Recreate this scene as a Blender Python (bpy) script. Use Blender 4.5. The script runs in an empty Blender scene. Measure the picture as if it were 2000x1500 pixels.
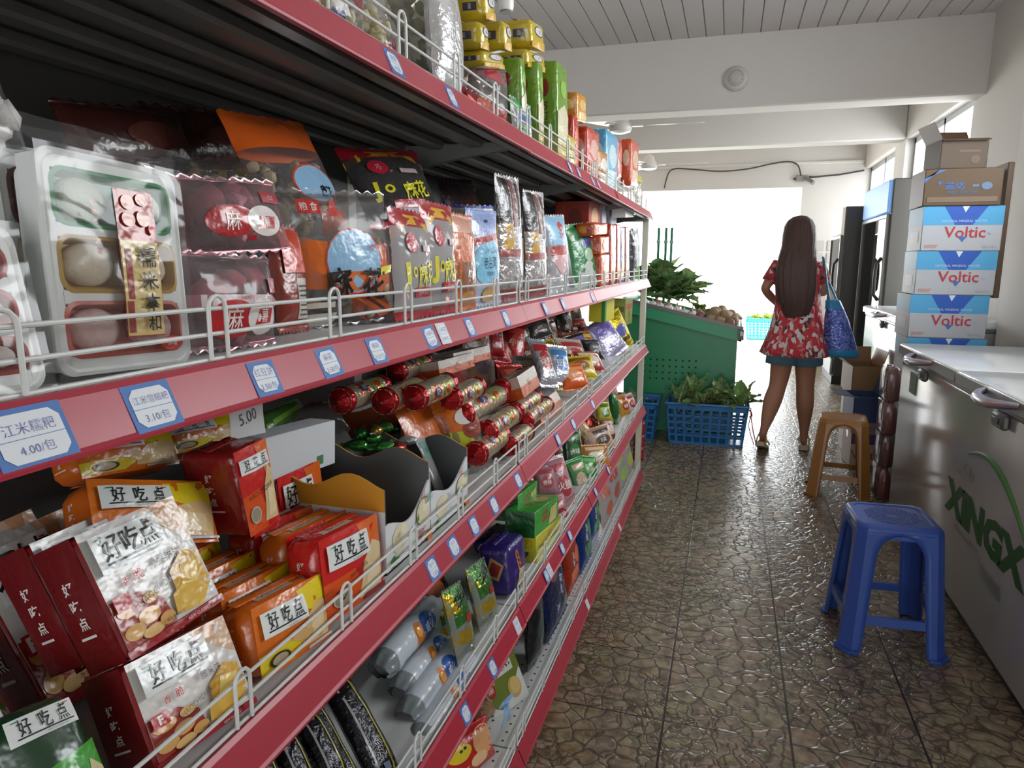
import bpy, bmesh, math, random
from mathutils import Vector, Matrix, Euler, noise
SC = bpy.context.scene
COL = SC.collection
PI = math.pi

# ------------------------------------------------------------------ camera
FPX = 1369.5
cam_d = bpy.data.cameras.new('camera')
cam_d.sensor_fit = 'HORIZONTAL'; cam_d.sensor_width = 36.0
cam_d.lens = FPX / 2000.0 * 36.0
cam_d.clip_start = 0.02; cam_d.clip_end = 200
cam = bpy.data.objects.new('camera', cam_d); COL.objects.link(cam)
YAW, PITCH, ROLL = 0.2977, 0.1721, 0.0036
fw = Vector((-math.sin(YAW)*math.cos(PITCH), math.cos(YAW)*math.cos(PITCH), -math.sin(PITCH)))
rt = Vector((math.cos(YAW), math.sin(YAW), 0)); up = rt.cross(fw)
r2 = rt*math.cos(ROLL) + up*math.sin(ROLL); u2 = -rt*math.sin(ROLL) + up*math.cos(ROLL)
M = Matrix.Identity(4)
for i in range(3):
    M[i][0], M[i][1], M[i][2] = r2[i], u2[i], -fw[i]
M[2][3] = 1.33
cam.matrix_world = M
SC.camera = cam

# ------------------------------------------------------------------ world, light, exposure
w = bpy.data.worlds.new('daylight'); SC.world = w; w.use_nodes = True
bg = w.node_tree.nodes['Background']
bg.inputs[0].default_value = (0.93, 0.97, 1.0, 1); bg.inputs[1].default_value = 5.0
vs = SC.view_settings
vs.view_transform = 'Standard'; vs.look = 'None'; vs.gamma = 1.0; vs.use_curve_mapping = False
vs.exposure = 0.0
SC.cycles.transparent_max_bounces = 16
SC.cycles.max_bounces = 8
SC.cycles.sample_clamp_indirect = 6.0
def area(name, loc, target, sx, sy, power, col=(1, 1, 1)):
    d = bpy.data.lights.new(name, 'AREA'); d.shape = 'RECTANGLE'; d.size = sx; d.size_y = sy
    d.energy = power; d.color = col
    o = bpy.data.objects.new(name, d); COL.objects.link(o)
    o.location = loc
    o.rotation_euler = (Vector(target)-Vector(loc)).to_track_quat('-Z', 'Y').to_euler()
    return o
# daylight falling through the far shop front and the side windows
area('shopfront_daylight', (-1.2, 11.6, 1.5), (-1.2, 5, 1.0), 4.0, 2.4, 110, (0.95, 0.98, 1))
area('side_window_daylight', (2.6, 7.1, 1.9), (0, 6.2, 1.0), 1.7, 1.3, 80, (0.95, 0.98, 1))
area('rear_fill_lamp', (0.5, -3.4, 1.6), (0.2, 2, 1.1), 2.2, 1.6, 8, (0.95, 0.98, 1))  # added fill lamp, standing in for a doorway behind the camera
area('near_window_daylight', (2.2, 2.7, 2.22), (-0.5, 1.6, 1.1), 2.3, 0.7, 46, (0.95, 0.98, 1))
sun = bpy.data.lights.new('sun', 'SUN'); sun.energy = 6.0; sun.angle = 0.01; sun.color = (1, .97, .92)
so = bpy.data.objects.new('sun', sun); COL.objects.link(so); so.location = (0, 20, 12); so.rotation_euler = (math.radians(24), 0, 0)

# ------------------------------------------------------------------ materials
MATS = {}
def nodes_of(name):
    m = bpy.data.materials.new(name); m.use_nodes = True
    nt = m.node_tree
    return m, nt, nt.nodes['Principled BSDF']
def srgb(c):
    if isinstance(c, str):
        c = tuple(int(c[i:i+2], 16)/255 for i in (0, 2, 4))
    return tuple((x/12.92 if x <= 0.04045 else ((x+0.055)/1.055)**2.4) for x in c) + (1,)
def bump(nt, b, scale, strength, dist=0.002, detail=2.0, stretch=None):
    tc = nt.nodes.new('ShaderNodeTexCoord'); n = nt.nodes.new('ShaderNodeTexNoise'); bp = nt.nodes.new('ShaderNodeBump')
    n.inputs['Scale'].default_value = scale; n.inputs['Detail'].default_value = detail
    src = tc.outputs['Object']
    if stretch:
        mp = nt.nodes.new('ShaderNodeMapping'); mp.inputs['Scale'].default_value = stretch
        nt.links.new(src, mp.inputs[0]); src = mp.outputs[0]
    nt.links.new(src, n.inputs['Vector'])
    nt.links.new(n.outputs[0], bp.inputs['Height'])
    bp.inputs['Strength'].default_value = strength; bp.inputs['Distance'].default_value = dist
    nt.links.new(bp.outputs[0], b.inputs['Normal'])
def mat(col, kind='gloss'):
    """col hex; kind gloss (printed film) / foil / paper / plastic / metal / matte"""
    k = (col, kind)
    if k in MATS: return MATS[k]
    m, nt, b = nodes_of('%s_%s' % (kind, col))
    b.inputs['Base Color'].default_value = srgb(col)
    if kind == 'gloss':
        b.inputs['Roughness'].default_value = 0.24; b.inputs['Specular IOR Level'].default_value = 0.7
        bump(nt, b, 55, 0.55, 0.004)
    elif kind == 'foil':
        b.inputs['Roughness'].default_value = 0.22; b.inputs['Metallic'].default_value = 0.55
        bump(nt, b, 60, 0.8, 0.006, 3)
    elif kind == 'paper':
        b.inputs['Roughness'].default_value = 0.55
        bump(nt, b, 200, 0.1, 0.001)
    elif kind == 'plastic':
        b.inputs['Roughness'].default_value = 0.35
        bump(nt, b, 40, 0.08, 0.002)
    elif kind == 'metal':
        b.inputs['Roughness'].default_value = 0.25; b.inputs['Metallic'].default_value = 0.95
        bump(nt, b, 90, 0.05, 0.001)
    elif kind == 'steel':
        b.inputs['Roughness'].default_value = 0.38; b.inputs['Metallic'].default_value = 0.35
        bump(nt, b, 30, 0.06, 0.002)
    elif kind == 'food':
        b.inputs['Roughness'].default_value = 0.6
        bump(nt, b, 120, 0.5, 0.004)
    elif kind == 'leaf':
        b.inputs['Roughness'].default_value = 0.45
        bump(nt, b, 60, 0.5, 0.004)
        n = nt.nodes.new('ShaderNodeTexNoise'); n.inputs['Scale'].default_value = 9
        rp = nt.nodes.new('ShaderNodeValToRGB'); c = srgb(col)
        rp.color_ramp.elements[0].color = (c[0]*.55, c[1]*.6, c[2]*.5, 1); rp.color_ramp.elements[0].position = .3
        rp.color_ramp.elements[1].color = (c[0]*1.3, c[1]*1.25, c[2]*1.2, 1); rp.color_ramp.elements[1].position = .7
        nt.links.new(n.outputs[0], rp.inputs[0]); nt.links.new(rp.outputs[0], b.inputs['Base Color'])
        tl = nt.nodes.new('ShaderNodeBsdfTranslucent'); mx = nt.nodes.new('ShaderNodeMixShader'); mx.inputs[0].default_value = .42
        nt.links.new(rp.outputs[0], tl.inputs[0]); nt.links.new(b.outputs[0], mx.inputs[1]); nt.links.new(tl.outputs[0], mx.inputs[2])
        nt.links.new(mx.outputs[0], nt.nodes['Material Output'].inputs[0])
    else:
        b.inputs['Roughness'].default_value = 0.8
        bump(nt, b, 60, 0.15, 0.002)
    MATS[k] = m
    return m
def film(tint='ffffff', milk=0.06, rough=0.1, name=None):
    """thin clear plastic: see-through, with fresnel gloss and a little milkiness"""
    k = ('film', tint, milk)
    if k in MATS: return MATS[k]
    m, nt, b = nodes_of('clear_film_%s' % tint)
    nt.nodes.remove(b)
    out = nt.nodes['Material Output']
    tr = nt.nodes.new('ShaderNodeBsdfTransparent'); tr.inputs[0].default_value = srgb(tint)
    gl = nt.nodes.new('ShaderNodeBsdfGlossy'); gl.inputs['Roughness'].default_value = rough
    df = nt.nodes.new('ShaderNodeBsdfDiffuse'); df.inputs[0].default_value = (.85, .85, .85, 1)
    lw = nt.nodes.new('ShaderNodeFresnel'); lw.inputs[0].default_value = 1.55
    mx = nt.nodes.new('ShaderNodeMixShader'); mx2 = nt.nodes.new('ShaderNodeMixShader')
    mx2.inputs[0].default_value = milk
    nt.links.new(tr.outputs[0], mx2.inputs[1]); nt.links.new(df.outputs[0], mx2.inputs[2])
    tc = nt.nodes.new('ShaderNodeTexCoord'); n = nt.nodes.new('ShaderNodeTexNoise'); bp = nt.nodes.new('ShaderNodeBump')
    n.inputs['Scale'].default_value = 15; n.inputs['Detail'].default_value = 2.0; n.inputs['Distortion'].default_value = .5
    bp.inputs['Strength'].default_value = 0.7; bp.inputs['Distance'].default_value = 0.01
    nt.links.new(tc.outputs['Object'], n.inputs['Vector']); nt.links.new(n.outputs[0], bp.inputs['Height'])
    nt.links.new(bp.outputs[0], gl.inputs['Normal']); nt.links.new(bp.outputs[0], lw.inputs['Normal'])
    sc = nt.nodes.new('ShaderNodeMath'); sc.operation = 'MULTIPLY'; sc.inputs[1].default_value = .55
    nt.links.new(lw.outputs[0], sc.inputs[0]); nt.links.new(sc.outputs[0], mx.inputs[0]); nt.links.new(mx2.outputs[0], mx.inputs[1]); nt.links.new(gl.outputs[0], mx.inputs[2])
    nt.links.new(mx.outputs[0], out.inputs[0])
    MATS[k] = m
    return m

# ------------------------------------------------------------------ mesh building
class MB:
    def __init__(s): s.v = []; s.f = []; s.m = []; s.mats = []
    def mi(s, m):
        if m not in s.mats: s.mats.append(m)
        return s.mats.index(m)
    def add(s, vs, fs, m):
        k = s.mi(m); o = len(s.v)
        s.v += [tuple(p) for p in vs]; s.f += [tuple(i+o for i in f) for f in fs]; s.m += [k]*len(fs)
    def grid(s, fn, nu, nv, m, close_u=False, flip=False):
        """fn(i/nu, j/nv) -> point; m a material or function(i,j)"""
        o = len(s.v); cu = nu if close_u else nu+1
        for j in range(nv+1):
            for i in range(cu): s.v.append(tuple(fn(i/nu, j/nv)))
        for j in range(nv):
            for i in range(nu):
                a = o+j*cu+i; b = o+j*cu+(i+1) % cu; c = b+cu; d = a+cu
                s.f.append((a, d, c, b) if flip else (a, b, c, d))
                s.m.append(s.mi(m(i, j) if callable(m) else m))
    def box(s, lo, hi, m, bev=0.0, seg=1):
        if bev <= 0:
            x0, y0, z0 = lo; x1, y1, z1 = hi
            s.add([(x0,y0,z0),(x1,y0,z0),(x1,y1,z0),(x0,y1,z0),(x0,y0,z1),(x1,y0,z1),(x1,y1,z1),(x0,y1,z1)],
                  [(0,3,2,1),(4,5,6,7),(0,1,5,4),(1,2,6,5),(2,3,7,6),(3,0,4,7)], m); return
        bm = bmesh.new(); bmesh.ops.create_cube(bm, size=1)
        c = (Vector(lo)+Vector(hi))/2; d = Vector(hi)-Vector(lo)
        for v in bm.verts: v.co = Vector((v.co.x*d.x, v.co.y*d.y, v.co.z*d.z))+c
        bmesh.ops.bevel(bm, geom=bm.edges[:], offset=bev, segments=seg, affect='EDGES', profile=.5)
        s.bm(bm, m)
    def bm(s, bm, m):
        bm.verts.index_update()
        s.add([v.co[:] for v in bm.verts], [[v.index for v in f.verts] for f in bm.faces], m); bm.free()
    def tube(s, pts, r, m, n=8, closed=False, cap=True):
        pts = [Vector(p) for p in pts]; N = len(pts)
        rr = r if isinstance(r, (list, tuple)) else [r]*N
        rings = []; prev = None
        for i, p in enumerate(pts):
            if closed: t = pts[(i+1) % N]-pts[i-1]
            else: t = pts[min(i+1, N-1)]-pts[max(i-1, 0)]
            t = t.normalized() if t.length > 1e-9 else Vector((0, 0, 1))
            if prev is None:
                a = Vector((0, 0, 1)) if abs(t.z) < .9 else Vector((1, 0, 0))
                nrm = (a-t*a.dot(t)).normalized()
            else:
                nrm = (prev-t*prev.dot(t))
                nrm = nrm.normalized() if nrm.length > 1e-6 else prev
            prev = nrm; bn = t.cross(nrm)
            rings.append([p+(nrm*math.cos(2*PI*k/n)+bn*math.sin(2*PI*k/n))*rr[i] for k in range(n)])
        vs = [q for rg in rings for q in rg]; fs = []
        for i in range(N if closed else N-1):
            for k in range(n):
                a = i*n+k; b = i*n+(k+1) % n; c = ((i+1) % N)*n+(k+1) % n; d = ((i+1) % N)*n+k
                fs.append((a, b, c, d))
        if cap and not closed:
            fs.append(tuple(range(n-1, -1, -1))); fs.append(tuple(range((N-1)*n, N*n)))
        s.add(vs, fs, m)
    def lathe(s, prof, m, n=24, c=(0, 0, 0), sx=1, sy=1):
        """prof [(r,z)...] turned about Z"""
        vs = []; fs = []
        for (r, z) in prof:
            for k in range(n):
                vs.append((c[0]+r*sx*math.cos(2*PI*k/n), c[1]+r*sy*math.sin(2*PI*k/n), c[2]+z))
        for i in range(len(prof)-1):
            for k in range(n):
                fs.append((i*n+k, i*n+(k+1) % n, (i+1)*n+(k+1) % n, (i+1)*n+k))
        fs.append(tuple(range(n-1, -1, -1))); fs.append(tuple(range((len(prof)-1)*n, len(prof)*n)))
        s.add(vs, fs, m)
    def blob(s, c, r, m, sub=2, jit=0.0, seed=0, rot=None):
        bm = bmesh.new(); bmesh.ops.create_icosphere(bm, subdivisions=sub, radius=1)
        R = rot.to_matrix() if rot else Matrix.Identity(3)
        r3 = r if isinstance(r, (tuple, list)) else (r, r, r)
        for v in bm.verts:
            k = 1+jit*noise.noise(v.co*1.7+Vector((seed*3.1, seed*1.7, seed)))
            v.co = R @ Vector((v.co.x*r3[0]*k, v.co.y*r3[1]*k, v.co.z*r3[2]*k))+Vector(c)
        s.bm(bm, m)
    def xf(s, M, start=0):
        for i in range(start, len(s.v)): s.v[i] = tuple(M @ Vector(s.v[i]))
    def build(s, name, parent=None, loc=None, rot=None, smooth=True, label=None):
        me = bpy.data.meshes.new(name); me.from_pydata(s.v, [], s.f)
        for m in s.mats: me.materials.append(m)
        me.polygons.foreach_set('material_index', s.m)
        if smooth:
            me.polygons.foreach_set('use_smooth', [True]*len(s.f))
        me.update()
        if smooth and smooth != 'all':
            me.set_sharp_from_angle(angle=math.radians(40))
        o = bpy.data.objects.new(name, me); COL.objects.link(o)
        if parent: o.parent = parent
        if loc is not None: o.location = loc
        if rot is not None: o.rotation_euler = rot
        if label: o['label'] = label
        return o
def tag(o, label, cat, group=None):
    o['label'] = label; o['category'] = cat
    if group: o['group'] = group
    return o
def empty(name, loc=(0, 0, 0), rot=(0, 0, 0)):
    o = bpy.data.objects.new(name, None); COL.objects.link(o)
    o.location = loc; o.rotation_euler = rot; o.empty_display_size = .05
    return o
def struct(mb, name, smooth=True, **k):
    o = mb.build(name, smooth=smooth, **k); o['kind'] = 'structure'; return o
def copy_tree(o, parent=None):
    c = o.copy(); COL.objects.link(c)
    if parent: c.parent = parent
    for ch in list(o.children): copy_tree(ch, c)
    return c
# ---- lettering: text turned into flat triangles, cached
TXT = {}
def text_tris(s, bold=0.0):
    k = (s, bold)
    if k in TXT: return TXT[k]
    c = bpy.data.curves.new('t', 'FONT'); c.body = s; c.resolution_u = 2; c.offset = bold
    o = bpy.data.objects.new('t', c); COL.objects.link(o)
    me = bpy.data.meshes.new_from_object(o.evaluated_get(bpy.context.evaluated_depsgraph_get()))
    bm = bmesh.new(); bm.from_mesh(me); bmesh.ops.triangulate(bm, faces=bm.faces[:])
    bm.verts.index_update()
    vs = [(v.co.x, v.co.y) for v in bm.verts]; fs = [[v.index for v in f.verts] for f in bm.faces]
    bm.free(); bpy.data.meshes.remove(me); bpy.data.objects.remove(o); bpy.data.curves.remove(c)
    if not vs: vs = [(0, 0)]
    x0 = min(p[0] for p in vs); x1 = max(p[0] for p in vs); y0 = min(p[1] for p in vs); y1 = max(p[1] for p in vs)
    H = max(y1-y0, 1e-6)
    TXT[k] = ([((p[0]-(x0+x1)/2)/H, (p[1]-(y0+y1)/2)/H) for p in vs], fs, (x1-x0)/H)
    return TXT[k]
def decals(mb, lst, w, h, surf, base=0.0005, kind='gloss'):
    """print shapes on a surface. Coordinates: x in -.5..+.5 of w, z in 0..1 of h.  surf(x,z,off)->point.
    ('r',x0,z0,x1,z1,col) ('e',cx,cz,rx,rz,col) ('p',pts,col) ('t',s,cx,cz,height,col[,deg,xscale,bold])"""
    for n, d in enumerate(lst):
        off = base+0.0003*n
        k = d[0]
        if k == 'r':
            _, x0, z0, x1, z1, c = d
            mb.grid(lambda a, b: surf((x0+(x1-x0)*a)*w, (z0+(z1-z0)*b)*h, off), 8, 8, mat(c, kind))
        elif k == 'e':
            _, cx, cz, rx, rz, c = d
            vs = [surf(cx*w, cz*h, off)]; fs = []
            for q in (1, 2, 3):
                for i in range(20):
                    a = 2*PI*i/20
                    vs.append(surf((cx+rx*q/3*math.cos(a))*w, (cz+rz*q/3*math.sin(a))*h, off))
            for i in range(20): fs.append((0, 1+i, 1+(i+1) % 20))
            for q in (0, 1):
                for i in range(20):
                    a = 1+q*20+i; b = 1+q*20+(i+1) % 20
                    fs.append((a, a+20, b+20, b))
            mb.add(vs, fs, mat(c, kind))
        elif k == 'p':
            _, pts, c = d
            bm = bmesh.new()
            f = bm.faces.new([bm.verts.new((x*w, 0, z*h)) for x, z in pts])
            bmesh.ops.triangulate(bm, faces=[f])
            for it in range(3):
                ed = [e for e in bm.edges if e.calc_length() > 0.25*min(w, h)]
                if not ed: break
                bmesh.ops.subdivide_edges(bm, edges=ed, cuts=1); bmesh.ops.triangulate(bm, faces=bm.faces[:])
            bm.normal_update()
            for v in bm.verts: v.co = surf(v.co.x, v.co.z, off)
            mb.bm(bm, mat(c, kind))
        elif k == 't':
            s, cx, cz, hh, c = d[1:6]
            deg = d[6] if len(d) > 6 else 0; xs = d[7] if len(d) > 7 else 1; bold = d[8] if len(d) > 8 else 0
            vs, fs, _ = text_tris(s, bold)
            ca, sa = math.cos(math.radians(deg)), math.sin(math.radians(deg))
            H = hh*h
            out = []
            for (x, y) in vs:
                x *= H*xs; y *= H
                out.append(surf(cx*w+x*ca-y*sa, cz*h+x*sa+y*ca, off))
            mb.add(out, fs, mat(c, kind))

# ================================================================== the room
XW, YF, ZC, ZB = 1.6, 10.4, 2.985, 2.55      # right wall, far wall, ceiling, underside of the beams
def floor_mat():
    m, nt, b = nodes_of('stone_pattern_tile')
    N = nt.nodes.new; L = nt.links.new
    tc = N('ShaderNodeTexCoord'); nz = N('ShaderNodeTexNoise'); nz.inputs['Scale'].default_value = 9; nz.inputs['Detail'].default_value = 3
    L(tc.outputs['Object'], nz.inputs['Vector'])
    mixv = N('ShaderNodeMix'); mixv.data_type = 'VECTOR'; mixv.inputs[0].default_value = 0.075
    L(tc.outputs['Object'], mixv.inputs[4]); L(nz.outputs['Color'], mixv.inputs[5])
    def vor(scale, lo, hi):
        v = N('ShaderNodeTexVoronoi'); v.feature = 'DISTANCE_TO_EDGE'; v.inputs['Scale'].default_value = scale
        L(mixv.outputs[1], v.inputs['Vector'])
        r = N('ShaderNodeMapRange'); r.inputs[1].default_value = lo; r.inputs[2].default_value = hi
        L(v.outputs['Distance'], r.inputs[0]); return r.outputs[0]
    c1 = vor(17, 0.0, 0.09)
    c2 = vor(31, 0.0, 0.10)
    n2 = N('ShaderNodeTexNoise'); n2.inputs['Scale'].default_value = 3.0; n2.inputs['Detail'].default_value = 4
    L(tc.outputs['Object'], n2.inputs['Vector'])
    gate = N('ShaderNodeMapRange'); gate.inputs[1].default_value = .45; gate.inputs[2].default_value = .55; L(n2.outputs[0], gate.inputs[0])
    mx = N('ShaderNodeMath'); mx.operation = 'MAXIMUM'; L(c2, mx.inputs[0]); L(gate.outputs[0], mx.inputs[1])
    cr = N('ShaderNodeMath'); cr.operation = 'MULTIPLY'; L(c1, cr.inputs[0]); L(mx.outputs[0], cr.inputs[1])
    # tile joints
    sp = N('ShaderNodeSeparateXYZ'); L(tc.outputs['Object'], sp.inputs[0])
    def joint(out, o0, w):
        a = N('ShaderNodeMath'); a.operation = 'SUBTRACT'; L(out, a.inputs[0]); a.inputs[1].default_value = o0-0.353/2
        f = N('ShaderNodeMath'); f.operation = 'FLOORED_MODULO'; L(a.outputs[0], f.inputs[0]); f.inputs[1].default_value = 0.353
        s = N('ShaderNodeMath'); s.operation = 'SUBTRACT'; L(f.outputs[0], s.inputs[0]); s.inputs[1].default_value = 0.353/2
        ab = N('ShaderNodeMath'); ab.operation = 'ABSOLUTE'; L(s.outputs[0], ab.inputs[0])
        r = N('ShaderNodeMapRange'); r.inputs[1].default_value = w*.5; r.inputs[2].default_value = w; L(ab.outputs[0], r.inputs[0])
        return r.outputs[0]
    jx = joint(sp.outputs[0], -0.118, 0.0042); jy = joint(sp.outputs[1], 2.27, 0.0026)
    jm = N('ShaderNodeMath'); jm.operation = 'MULTIPLY'; L(jx, jm.inputs[0]); L(jy, jm.inputs[1])
    n3 = N('ShaderNodeTexNoise'); n3.inputs['Scale'].default_value = 26; n3.inputs['Detail'].default_value = 5
    L(tc.outputs['Object'], n3.inputs['Vector'])
    rp = N('ShaderNodeValToRGB'); e = rp.color_ramp.elements
    e[0].color = srgb('665843'); e[0].position = .3; e[1].color = srgb('a39277'); e[1].position = .72
    L(n3.outputs[0], rp.inputs[0])
    vc = N('ShaderNodeTexVoronoi'); vc.inputs['Scale'].default_value = 17; L(mixv.outputs[1], vc.inputs['Vector'])
    hs = N('ShaderNodeMix'); hs.data_type = 'RGBA'; hs.blend_type = 'SOFT_LIGHT'; hs.inputs[0].default_value = .10
    L(rp.outputs[0], hs.inputs[6]); L(vc.outputs['Color'], hs.inputs[7])
    m1 = N('ShaderNodeMix'); m1.data_type = 'RGBA'; m1.inputs[6].default_value = srgb('4a3e30'); L(cr.outputs[0], m1.inputs[0]); L(hs.outputs[2], m1.inputs[7])
    m2 = N('ShaderNodeMix'); m2.data_type = 'RGBA'; m2.inputs[6].default_value = srgb('17110d'); L(jm.outputs[0], m2.inputs[0]); L(m1.outputs[2], m2.inputs[7])
    L(m2.outputs[2], b.inputs['Base Color'])
    h = N('ShaderNodeMath'); h.operation = 'MULTIPLY'; L(cr.outputs[0], h.inputs[0]); L(jm.outputs[0], h.inputs[1])
    hn = N('ShaderNodeMath'); hn.operation = 'MULTIPLY_ADD'; L(n3.outputs[0], hn.inputs[0]); hn.inputs[1].default_value = .7; L(h.outputs[0], hn.inputs[2])
    bp = N('ShaderNodeBump'); bp.inputs['Strength'].default_value = .42; bp.inputs['Distance'].default_value = .0045
    L(hn.outputs[0], bp.inputs['Height']); L(bp.outputs[0], b.inputs['Normal'])
    b.inputs['Roughness'].default_value = .27; b.inputs['Specular IOR Level'].default_value = .75
    return m
def plaster(col, rough=.75):
    m, nt, b = nodes_of('painted_plaster_'+col)
    b.inputs['Base Color'].default_value = srgb(col); b.inputs['Roughness'].default_value = rough
    bump(nt, b, 25, .12, .004, 5)
    return m
PL = plaster('d6d2cc')
mb = MB(); mb.box((-4.2, -4.2, -.05), (2.2, 10.45, 0), floor_mat()); struct(mb, 'floor', smooth=False)
mb = MB(); mb.box((-12, 10.45, -.06), (14, 30, -.012), mat('cfc9be', 'matte')); struct(mb, 'ground_outside', smooth=False)
# plank ceiling: boards run along the aisle with V joints
mb = MB(); mp = mat('d2cdcd', 'plastic'); x = -4.2; prof = []
while x < 2.0:
    prof += [(x, .012), (x+.004, 0.0), (x+.121, 0.0), (x+.125, .012)]; x += .127
vs = []; fs = []
for (px_, dz) in prof: vs += [(px_, -4.2, ZC+dz), (px_, 10.6, ZC+dz)]
for i in range(len(prof)-1): fs.append((2*i, 2*i+1, 2*i+3, 2*i+2))
mb.add(vs, fs, mp)
mb.box((-4.2, -4.2, ZC+.02), (2.0, 10.6, ZC+.08), PL)
struct(mb, 'ceiling', smooth=False)
# small dark gaps where the planks meet the beams are part of the ceiling; beams
def beam(name, lo, hi):
    b_ = MB(); b_.box(lo, hi, PL, .012); return struct(b_, name)
beam('trim_1', (-4.1, 5.75, ZB-.08), (XW+.02, 6.0, ZC+.01))
beam('trim_2', (-4.1, 8.11, ZB), (XW, 8.36, ZC+.01))
beam('trim_3', (XW, 5.98, ZB), (XW+.28, 10.45, ZC+.01))
# far wall: header over the wide shop front and the pier at its right
mb = MB()
mb.box((-4.2, YF, 2.33), (1.9, YF+.2, ZC+.02), PL)
mb.box((.86, YF, 0), (1.95, YF+.2, 2.33), PL)
mb.box((-4.2, YF, 0), (-3.6, YF+.2, 2.33), PL)
struct(mb, 'wall_far', smooth=False)
mb = MB(); mb.box((-4.1, YF-.03, 2.62), (1.6, YF, 2.66), PL, .008); struct(mb, 'trim_4')
mb = MB(); mb.box((-4.2, -4.2, 0), (-4, YF+.1, ZC+.02), PL); struct(mb, 'wall_left', smooth=False)
mb = MB()                                                   # right wall, pierced by windows
for (y0, y1, z0, z1) in [(-4.2, 1.4, 0, ZC+.02), (1.4, 4.05, 0, 1.78), (1.4, 4.05, 2.55, ZC+.02), (4.05, 6.02, 0, ZC+.02), (6.02, 8.11, 0, .9), (8.11, 8.58, 0, ZB), (8.58, 10.4, 0, .9)]:
    mb.box((XW, y0, z0), (XW+.2, y1, z1), PL)
struct(mb, 'wall_right', smooth=False)
mb = MB(); mb.box((XW-.06, 4.1, 0), (XW, 4.86, ZC), plaster('dedad4'), .006); struct(mb, 'trim_5')
mb = MB(); mb.box((-4.2, -4.2, 0), (-1.2, -4.0, ZC), PL); mb.box((1.4, -4.2, 0), (1.8, -4.0, ZC), PL); mb.box((-1.2, -4.2, 2.4), (1.4, -4.0, ZC), PL)
struct(mb, 'wall_behind', smooth=False)
for i, (y0, y1) in enumerate([(6.02, 8.11), (8.58, 10.4)]):     # window frames in the side openings
    mb = MB(); fm = mat('b9bcc0', 'steel')
    for z0, z1 in ((.9, .95), (2.5, 2.55)): mb.box((XW+.08, y0, z0), (XW+.13, y1, z1), fm)
    for yy in (y0, (y0+y1)/2-.02, y1-.05): mb.box((XW+.08, yy, .9), (XW+.13, yy+.05, ZB), fm)
    struct(mb, 'window_%d' % (i+1), smooth=False)
# four pale tiles stuck on the far pier
for i, (tx, tz) in enumerate([(1.12, 1.56), (1.29, 1.56), (1.12, 1.40), (1.29, 1.40)]):
    mb = MB(); mb.box((-.068, -.012, -.065), (.068, 0, .065), mat('c3bfba', 'plastic'), .004)
    t = mb.build('paper_notice', loc=(tx, YF, tz))
    tag(t, ['upper left pale grey notice on the far white pier', 'upper right pale grey notice on the far pier beside the tall fridges', 'lower left pale grey notice on the far white pier', 'lower right pale grey notice on the far pier beside the tall fridges'][i], 'notice', 'pale notices on the far pier')
# cable along the header and its junction box
mb = MB(); dk = mat('3a3634', 'plastic')
pts = [(-.95, YF-.05, 2.36), (-.9, YF-.05, 2.56), (-.8, YF-.05, 2.62), (-.55, YF-.05, 2.60), (-.2, YF-.05, 2.565), (.15, YF-.05, 2.585), (.45, YF-.05, 2.64), (.66, YF-.05, 2.66), (.78, YF-.05, 2.61), (.83, YF-.05, 2.47)]
P = []
for i in range(len(pts)-1):
    for k in range(6):
        t = k/6; a, b_, c, d = [Vector(pts[max(0, min(len(pts)-1, i+j))]) for j in (-1, 0, 1, 2)]
        P.append(.5*((2*b_)+(-a+c)*t+(2*a-5*b_+4*c-d)*t*t+(-a+3*b_-3*c+d)*t**3))
P.append(Vector(pts[-1])); mb.tube(P, .009, dk, 6)
mb.tube([(.83, YF-.05, 2.47), (1.0, YF-.04, 2.455), (1.3, YF-.04, 2.475), (1.59, YF-.04, 2.52)], .011, dk, 6)
o = mb.build('cable', label=None); tag(o, 'dark drooping electric cable strung along the far white header', 'cable')
r = empty('security_camera', (.86, YF, 2.43))
mb = MB(); mb.box((-.09, -.06, -.03), (.07, 0, .05), mat('8f8b88', 'plastic'), .01); mb.build('housing', r)
mb = MB(); mb.tube([(.03, -.06, 0), (.12, -.13, -.06)], [.035, .03], mat('77736f', 'plastic'), 12); mb.build('barrel', r)
mb = MB(); mb.tube([(-.12, -.02, .01), (.2, -.02, .03)], .012, dk, 6); mb.build('bracket', r)
tag(r, 'small grey camera and junction box at the top corner of the shop front', 'camera')
# round white detector on the first beam
r = empty('smoke_detector', (-.035, 5.75, 2.672), (PI/2, 0, 0))
wm = mat('cfcac6', 'plastic')
mb = MB(); mb.lathe([(.088, 0), (.09, .012), (.084, .03), (.06, .045)], wm, 28); mb.build('base_ring', r)
mb = MB(); mb.lathe([(.058, .045), (.056, .06), (.04, .07), (.018, .072)], mat('bfbab6', 'plastic'), 28)
for k in range(14):
    a = 2*PI*k/14; mb.box((.045*math.cos(a)-.003, .045*math.sin(a)-.003, .06), (.045*math.cos(a)+.003, .045*math.sin(a)+.003, .072), mat('8d8884', 'plastic'))
mb.build('sensor_cap', r)
tag(r, 'round white smoke detector on the nearest ceiling beam', 'detector')
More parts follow.
